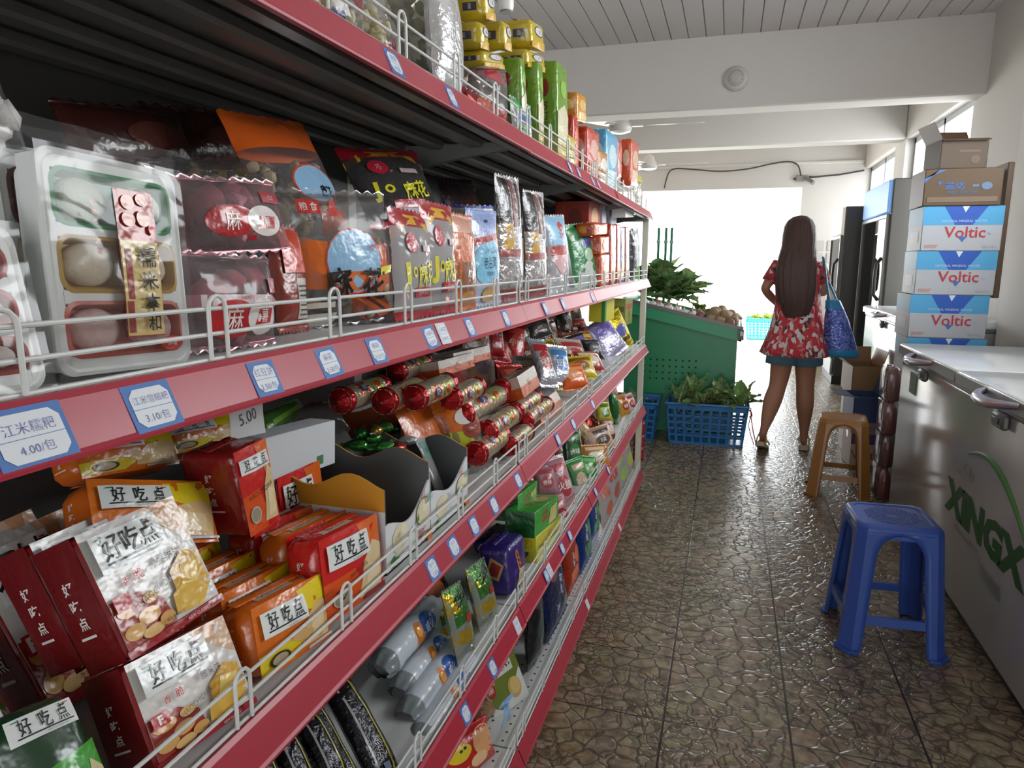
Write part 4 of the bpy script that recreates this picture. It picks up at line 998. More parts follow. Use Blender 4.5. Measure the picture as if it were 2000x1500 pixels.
P(lambda w, h, t: bag('green_snack_bag', w, h, t, mat('2f7d44', 'gloss'), [('p', [(-.5, .0), (.5, .0), (.5, .3), (.1, .42), (-.5, .2)], 'b9bfb8'), ('r', -.1, .62, .4, .76, '2a3f7a'), ('t', 'SALT', .15, .82, .07, 'd8c84a'), ('e', .15, .5, .22, .1, '9ab89a')], seal=.05, seed=24), ((-0.521, 2.666, 1.238), (-0.140, -0.102, 1.166), 0.159, 0.240, 0.035), 'green foil bag with a dark blue label leaning back on the second tier', 'snack bag')
for i, (q, c, lab) in enumerate([(((-0.516, 3.034, 1.238), (-0.017, -0.029, 1.571), 0.139, 0.250, 0.075), 'b8401f', 'orange-red upright pack, first of the slim row near the shelf end'), (((-0.516, 3.186, 1.238), (-0.017, -0.027, 1.571), 0.107, 0.258, 0.075), 'a8301c', 'dark red upright pack, second of the slim row near the shelf end'),
        (((-0.516, 3.311, 1.238), (-0.017, -0.028, 1.571), 0.115, 0.253, 0.075), '5a3a7a', 'purple upright pack, third of the slim row near the shelf end'), (((-0.516, 3.465, 1.238), (-0.017, -0.028, 1.571), 0.125, 0.260, 0.075), '8a3a3a', 'crimson upright pack, fourth of the slim row near the shelf end')]):
    P(lambda w, h, t: brick('wafer_pack', w, h, t, c, [('r', -.4, .5, .4, .9, 'e0c9b0'), ('r', -.4, .1, .4, .4, 'd89a4a')], [('e', 0, .6, .3, .15, 'd8a04a'), ('r', -.4, .1, .4, .3, 'e0d0c0')], puff=.002, r=.003, fins='t', seed=i), q, lab, 'snack pack', 'slim wafer packs on the second tier')
for i, (q, lab) in enumerate([(((-0.513, 2.829, 1.238), (-0.017, -0.021, 1.571), 0.195, 0.124, 0.070), 'lower orange pack in the small stack beside the green bag'), (((-0.513, 2.802, 1.364), (-0.017, -0.043, 1.572), 0.191, 0.067, 0.070), 'middle orange pack in the small stack beside the green bag'), (((-0.525, 2.785, 1.435), (-0.017, -0.055, 1.572), 0.300, 0.046, 0.070), 'upper orange pack in the small stack beside the green bag')]):
    P(lambda w, h, t: brick('orange_biscuit_pack', w, h, t, 'c8551c', [('e', 0, .5, .3, .3, 'd8a05a')], [('e', -.1, .5, .25, .3, 'd89a4a'), ('r', .1, .2, .4, .8, 'a83a18')], r=.004, fins='t', seed=i), q, lab, 'snack pack', 'orange biscuit packs on the second tier')
P(lambda w, h, t: box_pack('red_biscuit_box', w, h, t, 'a8341f', [('e', 0, .5, .3, .3, 'e0b080')], [('e', .1, .5, .2, .3, '7a2a1a'), ('r', -.45, .1, -.2, .9, 'b8442a')]), ((-0.630, 3.015, 1.448), (-0.000, -0.079, 1.571), 0.260, 0.137, 0.140), 'red biscuit box at the back near the far shelf end', 'box')
for i, q in enumerate([((-0.585, 3.239, 1.459), (-0.000, -0.089, 1.571), 0.135, 0.133, 0.050), ((-0.585, 3.501, 1.481), (-0.000, -0.075, 1.571), 0.219, 0.125, 0.050)]):
    P(lambda w, h, t: box_pack('white_biscuit_box', w, h, t, 'd0d0d4', [('r', -.5, 0, -.3, 1, '5a5aa0')], [('r', -.5, .0, -.3, 1, '5a5aa0'), ('e', .1, .5, .2, .2, 'c8a8a0')]), q, ['left white box beside the red biscuit box', 'right white box beside the red biscuit box'][i], 'box', 'white boxes near the shelf end')
P(lambda w, h, t: box_pack('flat_white_box', w, h, t, 'e2e0da'), ((-0.508, 3.477, 1.612), (-0.000, -0.070, 1.571), 0.300, -0.066, 0.060), 'flat white box lying on top of the slim wafer packs', 'box')
P(lambda w, h, t: bag('white_noodle_bag', w, h, t, mat('cfd2d4', 'gloss'), [('r', -.5, .0, -.1, 1, '3a3a3e'), ('r', -.1, .0, .5, .25, '6aa84a'), ('t', '面', .2, .6, .12, '5a6a8a')], seal=.05, seed=30), ((-0.510, 3.994, 1.238), (-0.035, -0.051, 1.363), 0.155, 0.280, 0.040), 'black and white bag with green foot at the far end of the second tier', 'snack bag')
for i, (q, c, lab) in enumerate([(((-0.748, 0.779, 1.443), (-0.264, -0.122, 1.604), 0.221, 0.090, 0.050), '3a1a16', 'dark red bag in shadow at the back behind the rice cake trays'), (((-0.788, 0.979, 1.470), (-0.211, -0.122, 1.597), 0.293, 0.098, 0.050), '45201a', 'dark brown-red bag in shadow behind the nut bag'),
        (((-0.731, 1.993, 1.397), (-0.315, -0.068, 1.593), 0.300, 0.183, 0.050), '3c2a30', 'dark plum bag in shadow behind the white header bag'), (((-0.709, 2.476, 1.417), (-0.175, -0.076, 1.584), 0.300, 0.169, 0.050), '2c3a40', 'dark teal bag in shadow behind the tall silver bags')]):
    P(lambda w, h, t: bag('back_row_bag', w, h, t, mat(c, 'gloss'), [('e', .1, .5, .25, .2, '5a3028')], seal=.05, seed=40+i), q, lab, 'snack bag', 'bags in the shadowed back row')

# ---------- top tier
CANDY = (['cfc59a', 'd8d0b0', 'c9b884'], 34, .012, 'food', (.03, .85))
P(lambda w, h, t: bag('pale_candy_bag', w, h, t, FILM, [('e', .2, .5, .2, .1, '8a2a30'), ('r', -.3, .2, -.1, .3, '3a3a7a')], seal=.04, seed=50, contents=CANDY), ((-0.504, 0.860, 1.600), (-0.087, -0.028, 1.573), 0.137, 0.128, 0.060), 'clear bag of pale yellow candy, first on the top tier', 'snack bag')
P(lambda w, h, t: bag('pale_candy_bag', w, h, t, FILM, [('p', [(-.2, .3), (0, .5), (.2, .3)], '7a2028')], seal=.04, seed=51, contents=CANDY), ((-0.499, 0.970, 1.597), (-0.087, 0.014, 1.570), 0.094, 0.095, 0.050), 'small clear bag of yellowish candy below the peanut bag on the top tier', 'snack bag')
P(lambda w, h, t: bag('peanut_bag', w, h, t, film('d8d8cc', .1), seal=.03, seed=52, contents=(['a39a82', '8f8670', 'b0a88e'], 60, .016, 'food', (.03, .9))), ((-0.572, 1.258, 1.612), (-0.070, 0.123, 1.091), 0.160, 0.285, 0.080), 'big clear bag of peanuts in shells on the top tier', 'snack bag')
P(lambda w, h, t: bag('silver_bag', w, h, t, mat('cfcfcf', 'foil'), [('r', -.3, .1, .3, .3, 'a8a8a8')], seal=.04, seed=53), ((-0.499, 1.228, 1.612), (-0.052, 0.012, 1.570), 0.132, 0.212, 0.050), 'crumpled silver white bag right of the peanuts on the top tier', 'snack bag')
P(lambda w, h, t: bag('mixed_nut_bag', w, h, t, film('d8c8c4', .15), [('p', [(-.4, .6), (.3, .62), (.25, .78), (-.4, .8)], 'a8323a'), ('t', '坚果', -.1, .5, .12, '2a2624', 0, 1, .02), ('e', .2, .2, .2, .1, 'b04a4a')], seal=.04, seed=54, contents=(['8a6a58', '9a7a66', '7a5a4c'], 40, .012, 'food', (.03, .85))), ((-0.527, 1.521, 1.612), (-0.106, 0.123, 1.296), 0.163, 0.165, 0.060), 'clear nut bag with red and black print leaning beside the silver bag', 'snack bag')
P(lambda w, h, t: bag('red_foil_bag', w, h, t, mat('8a2420', 'foil'), [('e', 0, .5, .3, .3, 'b8503a')], seal=.06, seed=55), ((-0.493, 1.392, 1.612), (-0.087, 0.035, 1.463), 0.160, 0.045, 0.030), 'low red foil bag behind the guard on the top tier', 'snack bag')
P(lambda w, h, t: bag('green_blue_bag', w, h, t, film('d0dcd8', .3), [('r', -.5, .7, .5, .95, '2f9a4a'), ('r', -.3, .4, .4, .6, '3a7ab8'), ('e', 0, .2, .3, .1, '3aa04a')], seal=.06, seed=56), ((-0.482, 1.649, 1.612), (-0.070, -0.018, 1.520), 0.148, 0.088, 0.020), 'small clear bag with green and blue print in front of the green packs', 'snack bag')
YD = [('e', 0, .62, .30, .20, '2a2a55'), ('e', 0, .62, .26, .165, 'cfd0d8'), ('t', '蛋', 0, .62, .12, '2a2a4a'), ('p', [(-.5, .0), (.5, .0), (.5, .3), (-.5, .2)], 'dcae3c')]
for i, (q, lab) in enumerate([(((-0.537, 1.495, 1.735), (-0.000, -0.185, 1.571), 0.139, 0.031, 0.075), 'left yellow pack in the lowest row behind the nut bag'), (((-0.537, 1.832, 1.813), (-0.000, -0.156, 1.571), 0.171, 0.042, 0.075), 'right yellow pack in the lowest row above the green packs'),
        (((-0.542, 1.431, 1.754), (-0.000, -0.151, 1.571), 0.051, 0.050, 0.085), 'left yellow pack of the middle row on the top tier'), (((-0.542, 1.588, 1.794), (-0.000, -0.135, 1.571), 0.057, 0.058, 0.085), 'centre yellow pack of the middle row on the top tier'), (((-0.542, 1.843, 1.865), (-0.000, -0.136, 1.571), 0.121, 0.063, 0.085), 'right yellow pack of the middle row on the top tier'), (((-0.542, 1.470, 1.821), (-0.000, -0.211, 1.571), 0.067, 0.050, 0.085), 'uppermost yellow pack at the summit of the pile on the top tier')]):
    P(lambda w, h, t: brick('yellow_biscuit_pack', w, h, t, 'c2aa24', YD, [('r', -.05, .35, .3, .65, '3a3a5a'), ('t', '蛋', .12, .5, .2, 'cfc98a', 0, .7)], puff=.005, r=.01, fins='t', seed=60+i), q, lab, 'snack pack', 'yellow biscuit packs on the top tier')
GD = [('r', -.5, .0, .5, .2, 'c9b84a'), ('e', 0, .75, .3, .09, '8fc04a'), ('p', [(-.5, .2), (.5, .2), (.5, .5), (0, .6), (-.5, .5)], 'd8d2b0')]
GS = [('e', -.05, .74, .18, .09, '8a2430'), ('t', '苏', -.05, .56, .09, '5a3a2a', 0, 1, .02), ('t', '打', -.05, .46, .09, '5a3a2a', 0, 1, .02), ('t', '饼', -.05, .36, .09, '5a3a2a', 0, 1, .02), ('p', [(-.5, .0), (.5, .0), (.5, .22), (0, .3), (-.5, .2)], 'a8a868')]
for i, (q, lab) in enumerate([(((-0.511, 1.655, 1.612), (-0.017, -0.064, 1.572), 0.039, 0.179, 0.065), 'first of three tall green soda biscuit packs on the top tier'), (((-0.513, 1.804, 1.612), (-0.017, -0.011, 1.571), 0.051, 0.208, 0.070), 'middle of three tall green soda biscuit packs on the top tier'), (((-0.511, 2.055, 1.612), (-0.017, -0.028, 1.571), 0.131, 0.264, 0.065), 'last of three tall green soda biscuit packs on the top tier')]):
    P(lambda w, h, t: brick('green_biscuit_pack', w, h, t, '6f9a2c', GD, GS, puff=.004, r=.006, fins='t', seed=70+i), q, lab, 'snack pack', 'tall green biscuit packs')
for i, (q, c, d, lab) in enumerate([(((-0.508, 2.309, 1.770), (-0.000, -0.111, 1.571), 0.138, 0.084, 0.060), 'd08a24', 'e0c070', 'orange-yellow pack resting above the red pack on the top tier'), (((-0.507, 2.245, 1.612), (-0.000, -0.044, 1.571), 0.077, 0.165, 0.050), 'b83020', 'd86a4a', 'red pack beside the last green biscuit pack'), (((-0.504, 2.503, 1.612), (-0.000, -0.059, 1.571), 0.211, 0.168, 0.060), 'c23a1c', 'd8a090', 'orange-red glossy pack standing on the top tier'),
        (((-0.485, 2.141, 1.612), (-0.000, -0.029, 1.571), 0.086, 0.087, 0.030), 'c8b84a', 'd8d0a0', 'small yellow pack low behind the guard by the green packs'), (((-0.504, 2.903, 1.612), (-0.000, -0.056, 1.571), 0.280, 0.223, 0.060), '4aa0c8', 'b8d8e0', 'blue pack on the top tier near the far end'), (((-0.490, 2.677, 1.612), (-0.000, -0.072, 1.571), 0.176, 0.121, 0.040), 'b87a24', 'e0d8c8', 'small brown-orange pack in front of the blue pack'),
        (((-0.510, 3.205, 1.700), (-0.000, -0.056, 1.571), 0.120, 0.160, 0.040), 'b83828', 'd86a5a', 'narrow red pack between the blue pack and last orange pack'), (((-0.499, 3.590, 1.700), (-0.000, -0.063, 1.571), 0.269, 0.210, 0.050), 'c8481c', 'e0b090', 'orange-red pack near the far end of the top tier')]):
    P(lambda w, h, t: brick('snack_pack', w, h, t, c, [('e', 0, .6, .35, .2, d), ('r', -.4, .1, .4, .35, d)], [('e', 0, .6, .3, .18, d)], puff=.004, r=.006, fins='t', seed=80+i), q, lab, 'snack pack', 'mixed packs on the top tier')
P(lambda w, h, t: bag('clear_snack_bag', w, h, t, film('e8e8e0', .25), [('r', -.5, .76, .5, .95, 'd8d02c'), ('e', 0, .4, .25, .15, 'c8b0a0')], seal=.05, seed=90, contents=(['cfc8b8', 'b8a890'], 14, .01, 'food')), ((-0.507, 4.036, 1.612), (-0.070, -0.004, 1.414), 0.165, 0.205, 0.040), 'clear bag with yellow header at the far end of the top tier', 'snack bag')
P(lambda w, h, t: bag('clear_snack_bag', w, h, t, film('e0dcd8', .3), [('e', 0, .5, .3, .2, 'c8a8a0')], seal=.05, seed=91, contents=(['b8a898', 'a89888'], 10, .01, 'food')), ((-0.493, 2.884, 1.612), (-0.070, 0.031, 1.307), 0.162, 0.099, 0.020), 'small clear bag low on the top tier before the blue pack', 'snack bag')

# ---------- third tier
CS = [('r', -.5, 0, .5, 1, '6e1418')]+vlogo(1.0, .5)
for i, (q, lab) in enumerate([(((-0.490, 0.508, 0.858), (-0.456, 0.093, 1.525), 0.130, 0.099, 0.052), 'lower front cashew biscuit pack, red and white, on the third tier'), (((-0.535, 0.526, 0.954), (-0.454, 0.001, 1.570), 0.126, 0.126, 0.052), 'upper front cashew biscuit pack catching the light, on the third tier'),
        (((-0.598, 0.533, 0.936), (-0.454, -0.022, 1.581), 0.123, 0.128, 0.050), 'red cashew biscuit pack directly behind the shiny front one'), (((-0.664, 0.543, 0.858), (-0.454, -0.049, 1.595), 0.121, 0.194, 0.050), 'third red cashew biscuit pack from the front in the leaning row'), (((-0.729, 0.552, 0.858), (-0.455, -0.068, 1.604), 0.121, 0.182, 0.050), 'fourth red cashew biscuit pack in the leaning row, mostly shaded')]):
    P(lambda w, h, t: brick('cashew_biscuit_pack', w, h, t, '8f1a20', CASHEW, CS, puff=.004, r=.005, fins='b', seed=100+i), q, lab, 'biscuit pack', 'cashew biscuit packs')
GR = [('p', [(-.5, 0), (.5, 0), (.5, .62), (-.5, .52)], '3fa02c'), ('p', [(.1, .05), (.5, .02), (.5, .42), (.3, .5)], 'd8ce9a')]+logo(-.05, .85, .84, .17, .8)
for i, (q, lab) in enumerate([(((-0.484, 0.362, 0.858), (-0.602, 0.159, 1.462), 0.063, 0.122, 0.060), 'green biscuit pack with bright green front at the bottom left of the third tier'), (((-0.553, 0.358, 0.858), (-0.597, 0.102, 1.502), 0.057, 0.106, 0.060), 'dark green biscuit pack behind the bright green one'), (((-0.623, 0.394, 0.858), (-0.595, 0.073, 1.522), 0.060, 0.120, 0.060), 'dark green biscuit pack on its own at the left edge of the third tier')]):
    P(lambda w, h, t: brick('green_oat_pack', w, h, t, '1f4028', GR, vlogo(), puff=.012, r=.014, fins='', seed=110+i), q, lab, 'biscuit pack', 'green biscuit packs on the third tier')
for i, (q, lab) in enumerate([(((-0.619, 0.602, 1.000), (-0.550, 0.295, 1.395), 0.156, 0.080, 0.050), 'orange biscuit pack with bright glare leaning behind the cashew packs'), (((-0.718, 0.666, 1.062), (-0.441, 0.140, 1.505), 0.141, 0.054, 0.050), 'orange biscuit pack in the shaded back row beneath the second tier rail'), (((-0.739, 0.824, 1.050), (-0.439, 0.098, 1.525), 0.152, 0.048, 0.050), 'second orange biscuit pack in the shaded back row')]):
    P(lambda w, h, t: brick('orange_oat_pack', w, h, t, 'c8601a', ORANGE, vlogo(), puff=.007, r=.013, fins='t', seed=120+i), q, lab, 'biscuit pack', 'orange biscuit packs')
for i, (q, lab) in enumerate([(((-0.495, 0.661, 0.858), (-0.211, 0.110, 1.547), 0.134, 0.082, 0.055), 'front orange biscuit pack on the third tier behind the wire guard'), (((-0.553, 0.684, 0.858), (-0.210, 0.088, 1.552), 0.130, 0.081, 0.050), 'orange biscuit pack directly behind the front orange one'), (((-0.614, 0.700, 0.858), (-0.210, 0.055, 1.559), 0.123, 0.082, 0.050), 'third orange biscuit pack back from the guard'), (((-0.674, 0.711, 0.858), (-0.209, 0.023, 1.566), 0.115, 0.085, 0.050), 'fourth orange biscuit pack back from the guard')]):
    P(lambda w, h, t: brick('orange_oat_pack', w, h, t, 'd0661a', ORANGE, vlogo(), tdecs=[('p', [(-.3, .2), (.2, .2), (.28, .7), (-.2, .8)], 'c9c4b4'), ('t', '好吃点', 0, .5, .3, '33302c', 6)], puff=.008, r=.016, fins='t', seed=130+i), q, lab, 'biscuit pack', 'orange biscuit packs')
for i, (q, lab) in enumerate([(((-0.496, 0.802, 0.858), (-0.140, 0.098, 1.557), 0.151, 0.110, 0.055), 'front red and orange biscuit pack beside the open carton'), (((-0.554, 0.820, 0.858), (-0.140, 0.078, 1.560), 0.151, 0.103, 0.050), 'orange-red biscuit pack directly behind the front red and orange one'), (((-0.614, 0.832, 0.858), (-0.140, 0.070, 1.561), 0.148, 0.103, 0.050), 'third orange-red biscuit pack behind, partly under the standing red pack')]):
    P(lambda w, h, t: brick('red_oat_pack', w, h, t, ['c0231f', 'd0661a', 'a82420'][i], REDO, vlogo(), tdecs=[('p', [(-.3, .2), (.2, .2), (.28, .7), (-.2, .8)], 'c9c4b4'), ('t', '好吃点', 0, .5, .3, '33302c', 6)], puff=.008, r=.014, fins='t', seed=140+i), q, lab, 'biscuit pack', 'red and orange biscuit packs')
P(lambda w, h, t: brick('red_oat_pack', w, h, t, '8f1c1c', REDN, vlogo(), puff=.005, r=.008, fins='t', seed=145), ((-0.603, 0.736, 0.984), (-0.105, -0.071, 1.578), 0.063, 0.112, 0.085), 'red biscuit pack standing upright behind the orange packs', 'biscuit pack', 'red and orange biscuit packs')
P(lambda w, h, t: brick('red_oat_pack', w, h, t, 'a02222', REDO, vlogo(), puff=.005, r=.008, fins='t', seed=146), ((-0.645, 0.920, 0.858), (-0.105, 0.019, 1.569), 0.114, 0.147, 0.050), 'red biscuit pack half hidden between the standing pack and the carton', 'biscuit pack', 'red and orange biscuit packs')
# open display carton of sunflower seeds company, cut away towards the aisle
def display_carton(x0, x1, y0, y1, z0, zb, zf, lab, near):
    """x0 back, x1 front; tall at the back zb, low scooped front zf"""
    r = empty('display_carton', ((x0+x1)/2, (y0+y1)/2, z0))
    X0, X1, Y0, Y1 = x0-(x0+x1)/2, x1-(x0+x1)/2, y0-(y0+y1)/2, y1-(y0+y1)/2
    t = .003; H = zb-z0; Hf = zf-z0
    wp = mat('d3d6d8', 'paper'); gp = mat('5a5d5c', 'paper'); yl = mat('c88a1f', 'paper')
    def side(name, yo, yi, deco):
        n = 16; f = lambda u: H*(1-.06*math.sin(u*PI*5)) if u < .72 else H*(1-.06*math.sin(.72*PI*5))*(1-(u-.72)/.28*.0)
        mb = MB()
        for (yy, m, fl) in ((yo, wp, yo > yi), (yi, gp, yo < yi)):
            mb.grid(lambda u, v: (X0+(X1-X0)*u, yy, v*(H+.012*math.sin(u*PI*3.2+.4))), n, 4, m, flip=fl)
        mb.grid(lambda u, v: (X0+(X1-X0)*u, yo+(yi-yo)*v, H+.012*math.sin(u*PI*3.2+.4)), n, 1, yl)
        o = mb.build(name, r, smooth=False)
        if deco:
            q = MB(); s = -1 if yo < yi else 1
            q.grid(lambda u, v: (X0+(X1-X0)*u, yo+s*.0005, H*.70+(H*.30+.012*math.sin(u*PI*3.2+.4))*v), n, 3, yl, flip=s > 0)
            L = X1-X0
            decals(q, [('e', -.30, .60, .035, .04, 'c0524a'), ('t', '洽洽食品', -.05, .56, .055, 'b8403a', -2), ('e', .37, .42, .10, .13, 'b9bab4'), ('e', .37, .42, .085, .115, 'd3d6d8'), ('e', .37, .42, .06, .08, '8fa84a'), ('p', [(.22, .52), (.30, .60), (.32, .5)], '3a6a34'), ('p', [(.30, .56), (.36, .62), (.36, .52)], '4a7a3a')], L, H, lambda x, z, off: (x, yo+s*(off+.0006), z), kind='paper')
            q.build('side_print', o, smooth=False)
    side('side_panel', Y0, Y0+t, near); side('side_panel', Y1, Y1-t, False)
    mb = MB(); mb.box((X0, Y0, 0), (X0+t, Y1, H), gp); mb.build('back_panel', r, smooth=False)
    mb = MB(); mb.box((X0, Y0, 0), (X1, Y1, t), gp); mb.build('bottom_panel', r, smooth=False)
    mb = MB()                                    # front: low curved lip rising to the far side
    ff = lambda u: Hf+(H-Hf)*.35*max(0, (u-.35)/.65)**2+.01*math.cos(u*6)
    mb.grid(lambda u, v: (X1, Y0+(Y1-Y0)*u, v*ff(u)), 16, 4, wp); mb.grid(lambda u, v: (X1-t, Y0+(Y1-Y0)*u, v*ff(u)), 16, 4, gp, flip=True)
    mb.grid(lambda u, v: (X1-t*v, Y0+(Y1-Y0)*u, ff(u)), 16, 1, wp)
    o = mb.build('front_panel', r, smooth=False)
    q = MB(); W = Y1-Y0
    decals(q, [('e', -.22, .30, .16, .16, 'd8cfae'), ('e', -.14, .34, .08, .10, 'e3dcc0'), ('p', [(-.4, .02), (-.30, .06), (-.34, .16), (-.42, .12)], '4a8a3a'), ('p', [(-.3, .02), (-.24, .1), (-.3, .12)], '5a9a44'), ('t', '煮瓜子', .3, .34, .2, 'b06a5a', 80, 1, .0), ('e', .30, .40, .15, .15, 'd8cfae'), ('e', .36, .46, .08, .08, 'e3dcc0'), ('p', [(.12, .3), (.2, .34), (.18, .42)], '4a8a3a'), ('t', '绿茶', .44, .52, .11, '6a9a8a', 0, 1, 0), ('r', .38, .0, .5, .12, 'c86a2c')], W, H, lambda x, z, off: (X1+off+.0004, x, z), kind='paper')
    q.build('front_print', o, smooth=False)
    tag(r, lab, 'carton', 'open display cartons')
display_carton(-.70, -.475, .902, 1.066, .8585, 1.003, .928, 'near open display carton, white and orange outside, dark and empty inside', True)
display_carton(-.70, -.475, 1.070, 1.25, .8585, .982, .926, 'far open display carton holding green wrapped sweets, right beside the empty one', False)
P(lambda w, h, t: box_pack('white_gift_box', w, h, t, 'd0d3d6', [('r', .2, .1, .3, .3, '4a7a4a')], [('t', 'BAIGUAZI', 0, .5, .14, 'b8525a', 90), ('r', -.4, .1, .4, .16, 'b9bec4')], [('t', '洽洽', .1, .6, .1, 'b8525a')]), ((-0.665, 0.942, 0.991), (-0.000, 0.074, 1.571), 0.192, 0.076, 0.050), 'white printed box lying behind the open display carton', 'box')
P(lambda w, h, t: bag('red_jelly_bag', w, h, t, film('b8403c', .3), seal=.05, seed=150, contents=(['8a1f24', 'a02a2c', '70181c'], 30, .013, 'gloss', (.05, .95))), ((-0.738, 1.123, 0.998), (-0.612, 0.045, 1.382), 0.217, 0.072, 0.045), 'red jelly sweets bag lying at the back behind the white box', 'snack bag')
P(lambda w, h, t: bag('green_film_bag', w, h, t, mat('4f7a3a', 'gloss'), [('p', [(-.5, .1), (.5, .5), (.5, .7), (-.5, .3)], '8ac04a')], seal=.05, seed=151), ((-0.754, 1.071, 1.035), (-0.786, -0.036, 1.607), 0.167, 0.043, 0.030), 'flat green bag at the back left of the red jelly sweets', 'snack bag')
P(lambda w, h, t: bag('price_note', w, h, t, mat('d6d8da', 'paper'), [('t', '5.00', .0, .5, .3, '4a4a5a', 12)], seal=.01, seed=152, wr=.0005, teeth=False), ((-0.631, 0.803, 1.089), (-0.105, 0.089, 1.561), 0.074, 0.055, 0.002), 'white handwritten paper note standing behind the red biscuit pack', 'note')
for i, (px, c1, c2, a, lab) in enumerate([((700,880), '3f8a3a', '55a848', .3, 'green wrapped sweet lying left in the display carton'), ((735,862), '4a9a40', '60b050', 1.2, 'bright green sweet in the middle of the display carton pile'), ((765,850), 'b89a4a', 'cfd0c8', 2.0, 'gold and white sweet on the display carton pile'), ((752,885), '3f8a3a', '58b04a', .8, 'green sweet near the front of the display carton pile'), ((790,840), '4a8a44', '60b050', 2.6, 'green sweet at the back of the display carton pile'), ((800,868), 'c8cfd0', '8aa0a8', .4, 'silver white sweet beside the glassy stick'), ((778,884), 'a83a34', 'c8605a', 1.7, 'red sweet low in the display carton pile'), ((718,848), '2f7a34', '4a9a44', 2.2, 'dark green sweet at the back left of the carton pile')]):
    pt = [(-0.669, 1.169, 0.966), (-0.670, 1.232, 0.966), (-0.655, 1.222, 0.985), (-0.611, 1.168, 0.968), (-0.645, 1.236, 0.990), (-0.595, 1.235, 0.965), (-0.589, 1.182, 0.963), (-0.680, 1.200, 0.982)][i]
    put(candy('wrapped_sweet', .042, .014, c1, c2, i), pt, (0, 0, a), lab, 'sweet', 'wrapped sweets in the carton')
P(lambda w, h, t: bag('seed_stick', w, h, t, film('d8e4e4', .35), [('r', -.3, .7, .3, .95, '7aa89a'), ('t', '绿', 0, .82, .08, '3a6a5a', 0, .8)], seal=.05, seed=153), ((-0.505, 1.211, 0.858), (-0.420, 0.070, 1.540), 0.039, 0.144, 0.012), 'long clear seed stick slanting out of the display carton', 'snack bag')
P(lambda w, h, t: bag('orange_nut_bag', w, h, t, film('e0d8d0', .1), [('p', [(-.5, .62), (.5, .5), (.5, 1), (-.5, 1)], 'cf6a1a'), ('p', [(-.3, .40), (.2, .36), (.1, .54), (-.3, .6)], 'b8c02c'), ('e', .2, .55, .22, .12, '8a3a28'), ('e', .15, .72, .25, .1, 'dcd8d4')], seal=.05, seed=154, contents=(['a8927a', 'b8a48c', '94806a'], 45, .0085, 'food', (.04, .6))), ((-0.532, 1.436, 0.858), (-0.215, -0.232, 0.888), 0.118, 0.185, 0.050), 'orange-topped clear nut bag leaning beside the display carton', 'snack bag', 'orange-topped nut bags')
P(lambda w, h, t: bag('orange_nut_bag', w, h, t, mat('b8591a', 'gloss'), [('p', [(-.5, .3), (.5, .2), (.5, .5), (-.5, .5)], '8a3a18')], seal=.05, seed=155), ((-0.558, 1.355, 0.858), (-0.419, 0.011, 1.566), 0.203, 0.206, 0.030), 'plain orange bag directly behind the orange-topped nut bag', 'snack bag', 'orange-topped nut bags')
P(lambda w, h, t: bag('orange_nut_bag', w, h, t, mat('7a3a18', 'gloss'), [('e', -.2, .6, .2, .12, 'c8c8cc')], seal=.05, seed=156), ((-0.715, 1.400, 0.963), (-0.879, -0.106, 1.122), 0.217, 0.113, 0.030), 'dark orange bag with white splash lying at the back of the third tier', 'snack bag', 'orange-topped nut bags')
RD = [('r', -.30, .30, .30, .74, 'c2b08c'), ('p', [(-.28, .36), (-.02, .34), (-.02, .7), (-.28, .7)], 'b8582c'), ('e', -.14, .52, .08, .12, '3a4a8a'), ('r', .05, .34, .28, .68, 'a8b05a'), ('e', .16, .5, .07, .1, 'c8542c'), ('t', '薄脆', -.14, .52, .15, 'e8dcc8')]
for i, (q, lab) in enumerate(zip([((-0.500, 1.477, 0.893), 0.182, 0.026), ((-0.515, 1.576, 0.920), 0.207, 0.026), ((-0.500, 1.648, 0.869), 0.168, 0.024), ((-0.550, 1.572, 0.963), 0.277, 0.028), ((-0.505, 1.881, 0.888), 0.244, 0.023), ((-0.530, 1.825, 0.920), 0.211, 0.024), ((-0.660, 1.189, 1.056), 0.161, 0.024), ((-0.620, 1.266, 1.041), 0.169, 0.025), ((-0.585, 1.314, 1.044), 0.177, 0.025), ((-0.660, 1.407, 1.079), 0.151, 0.022), ((-0.560, 1.825, 0.981), 0.201, 0.023), ((-0.565, 1.448, 1.018), 0.168, 0.024)], ['biscuit roll nearest the guard, front end of the lowest row', 'second roll in the lowest row, above the front one', 'roll at the right of the front row beside the red ends', 'roll behind the second roll, with red upper print', 'roll at the far right of the heap, close to orange boxes', 'roll on top of the heap behind, by the orange packs', 'roll lying left on the heap above the carton', 'roll lying middle on the heap above the carton', 'roll lying right on the heap above the carton', 'highest silver roll beneath the second tier rail', 'roll peeking out at the upper right of the heap', 'roll in the middle row beside the orange nut bag'])):
    put(roll_pack('biscuit_roll', q[1], q[2], 'b5a790', 'a8181f', RD, 'foil', i), q[0], (.35*(i % 3-1), 0, PI/2), lab, 'biscuit roll', 'silver biscuit rolls with red ends')
OB = [('r', -.5, .5, .5, 1, 'c8c0b4'), ('t', '饼干', 0, .5, .3, '7a3a1a')]
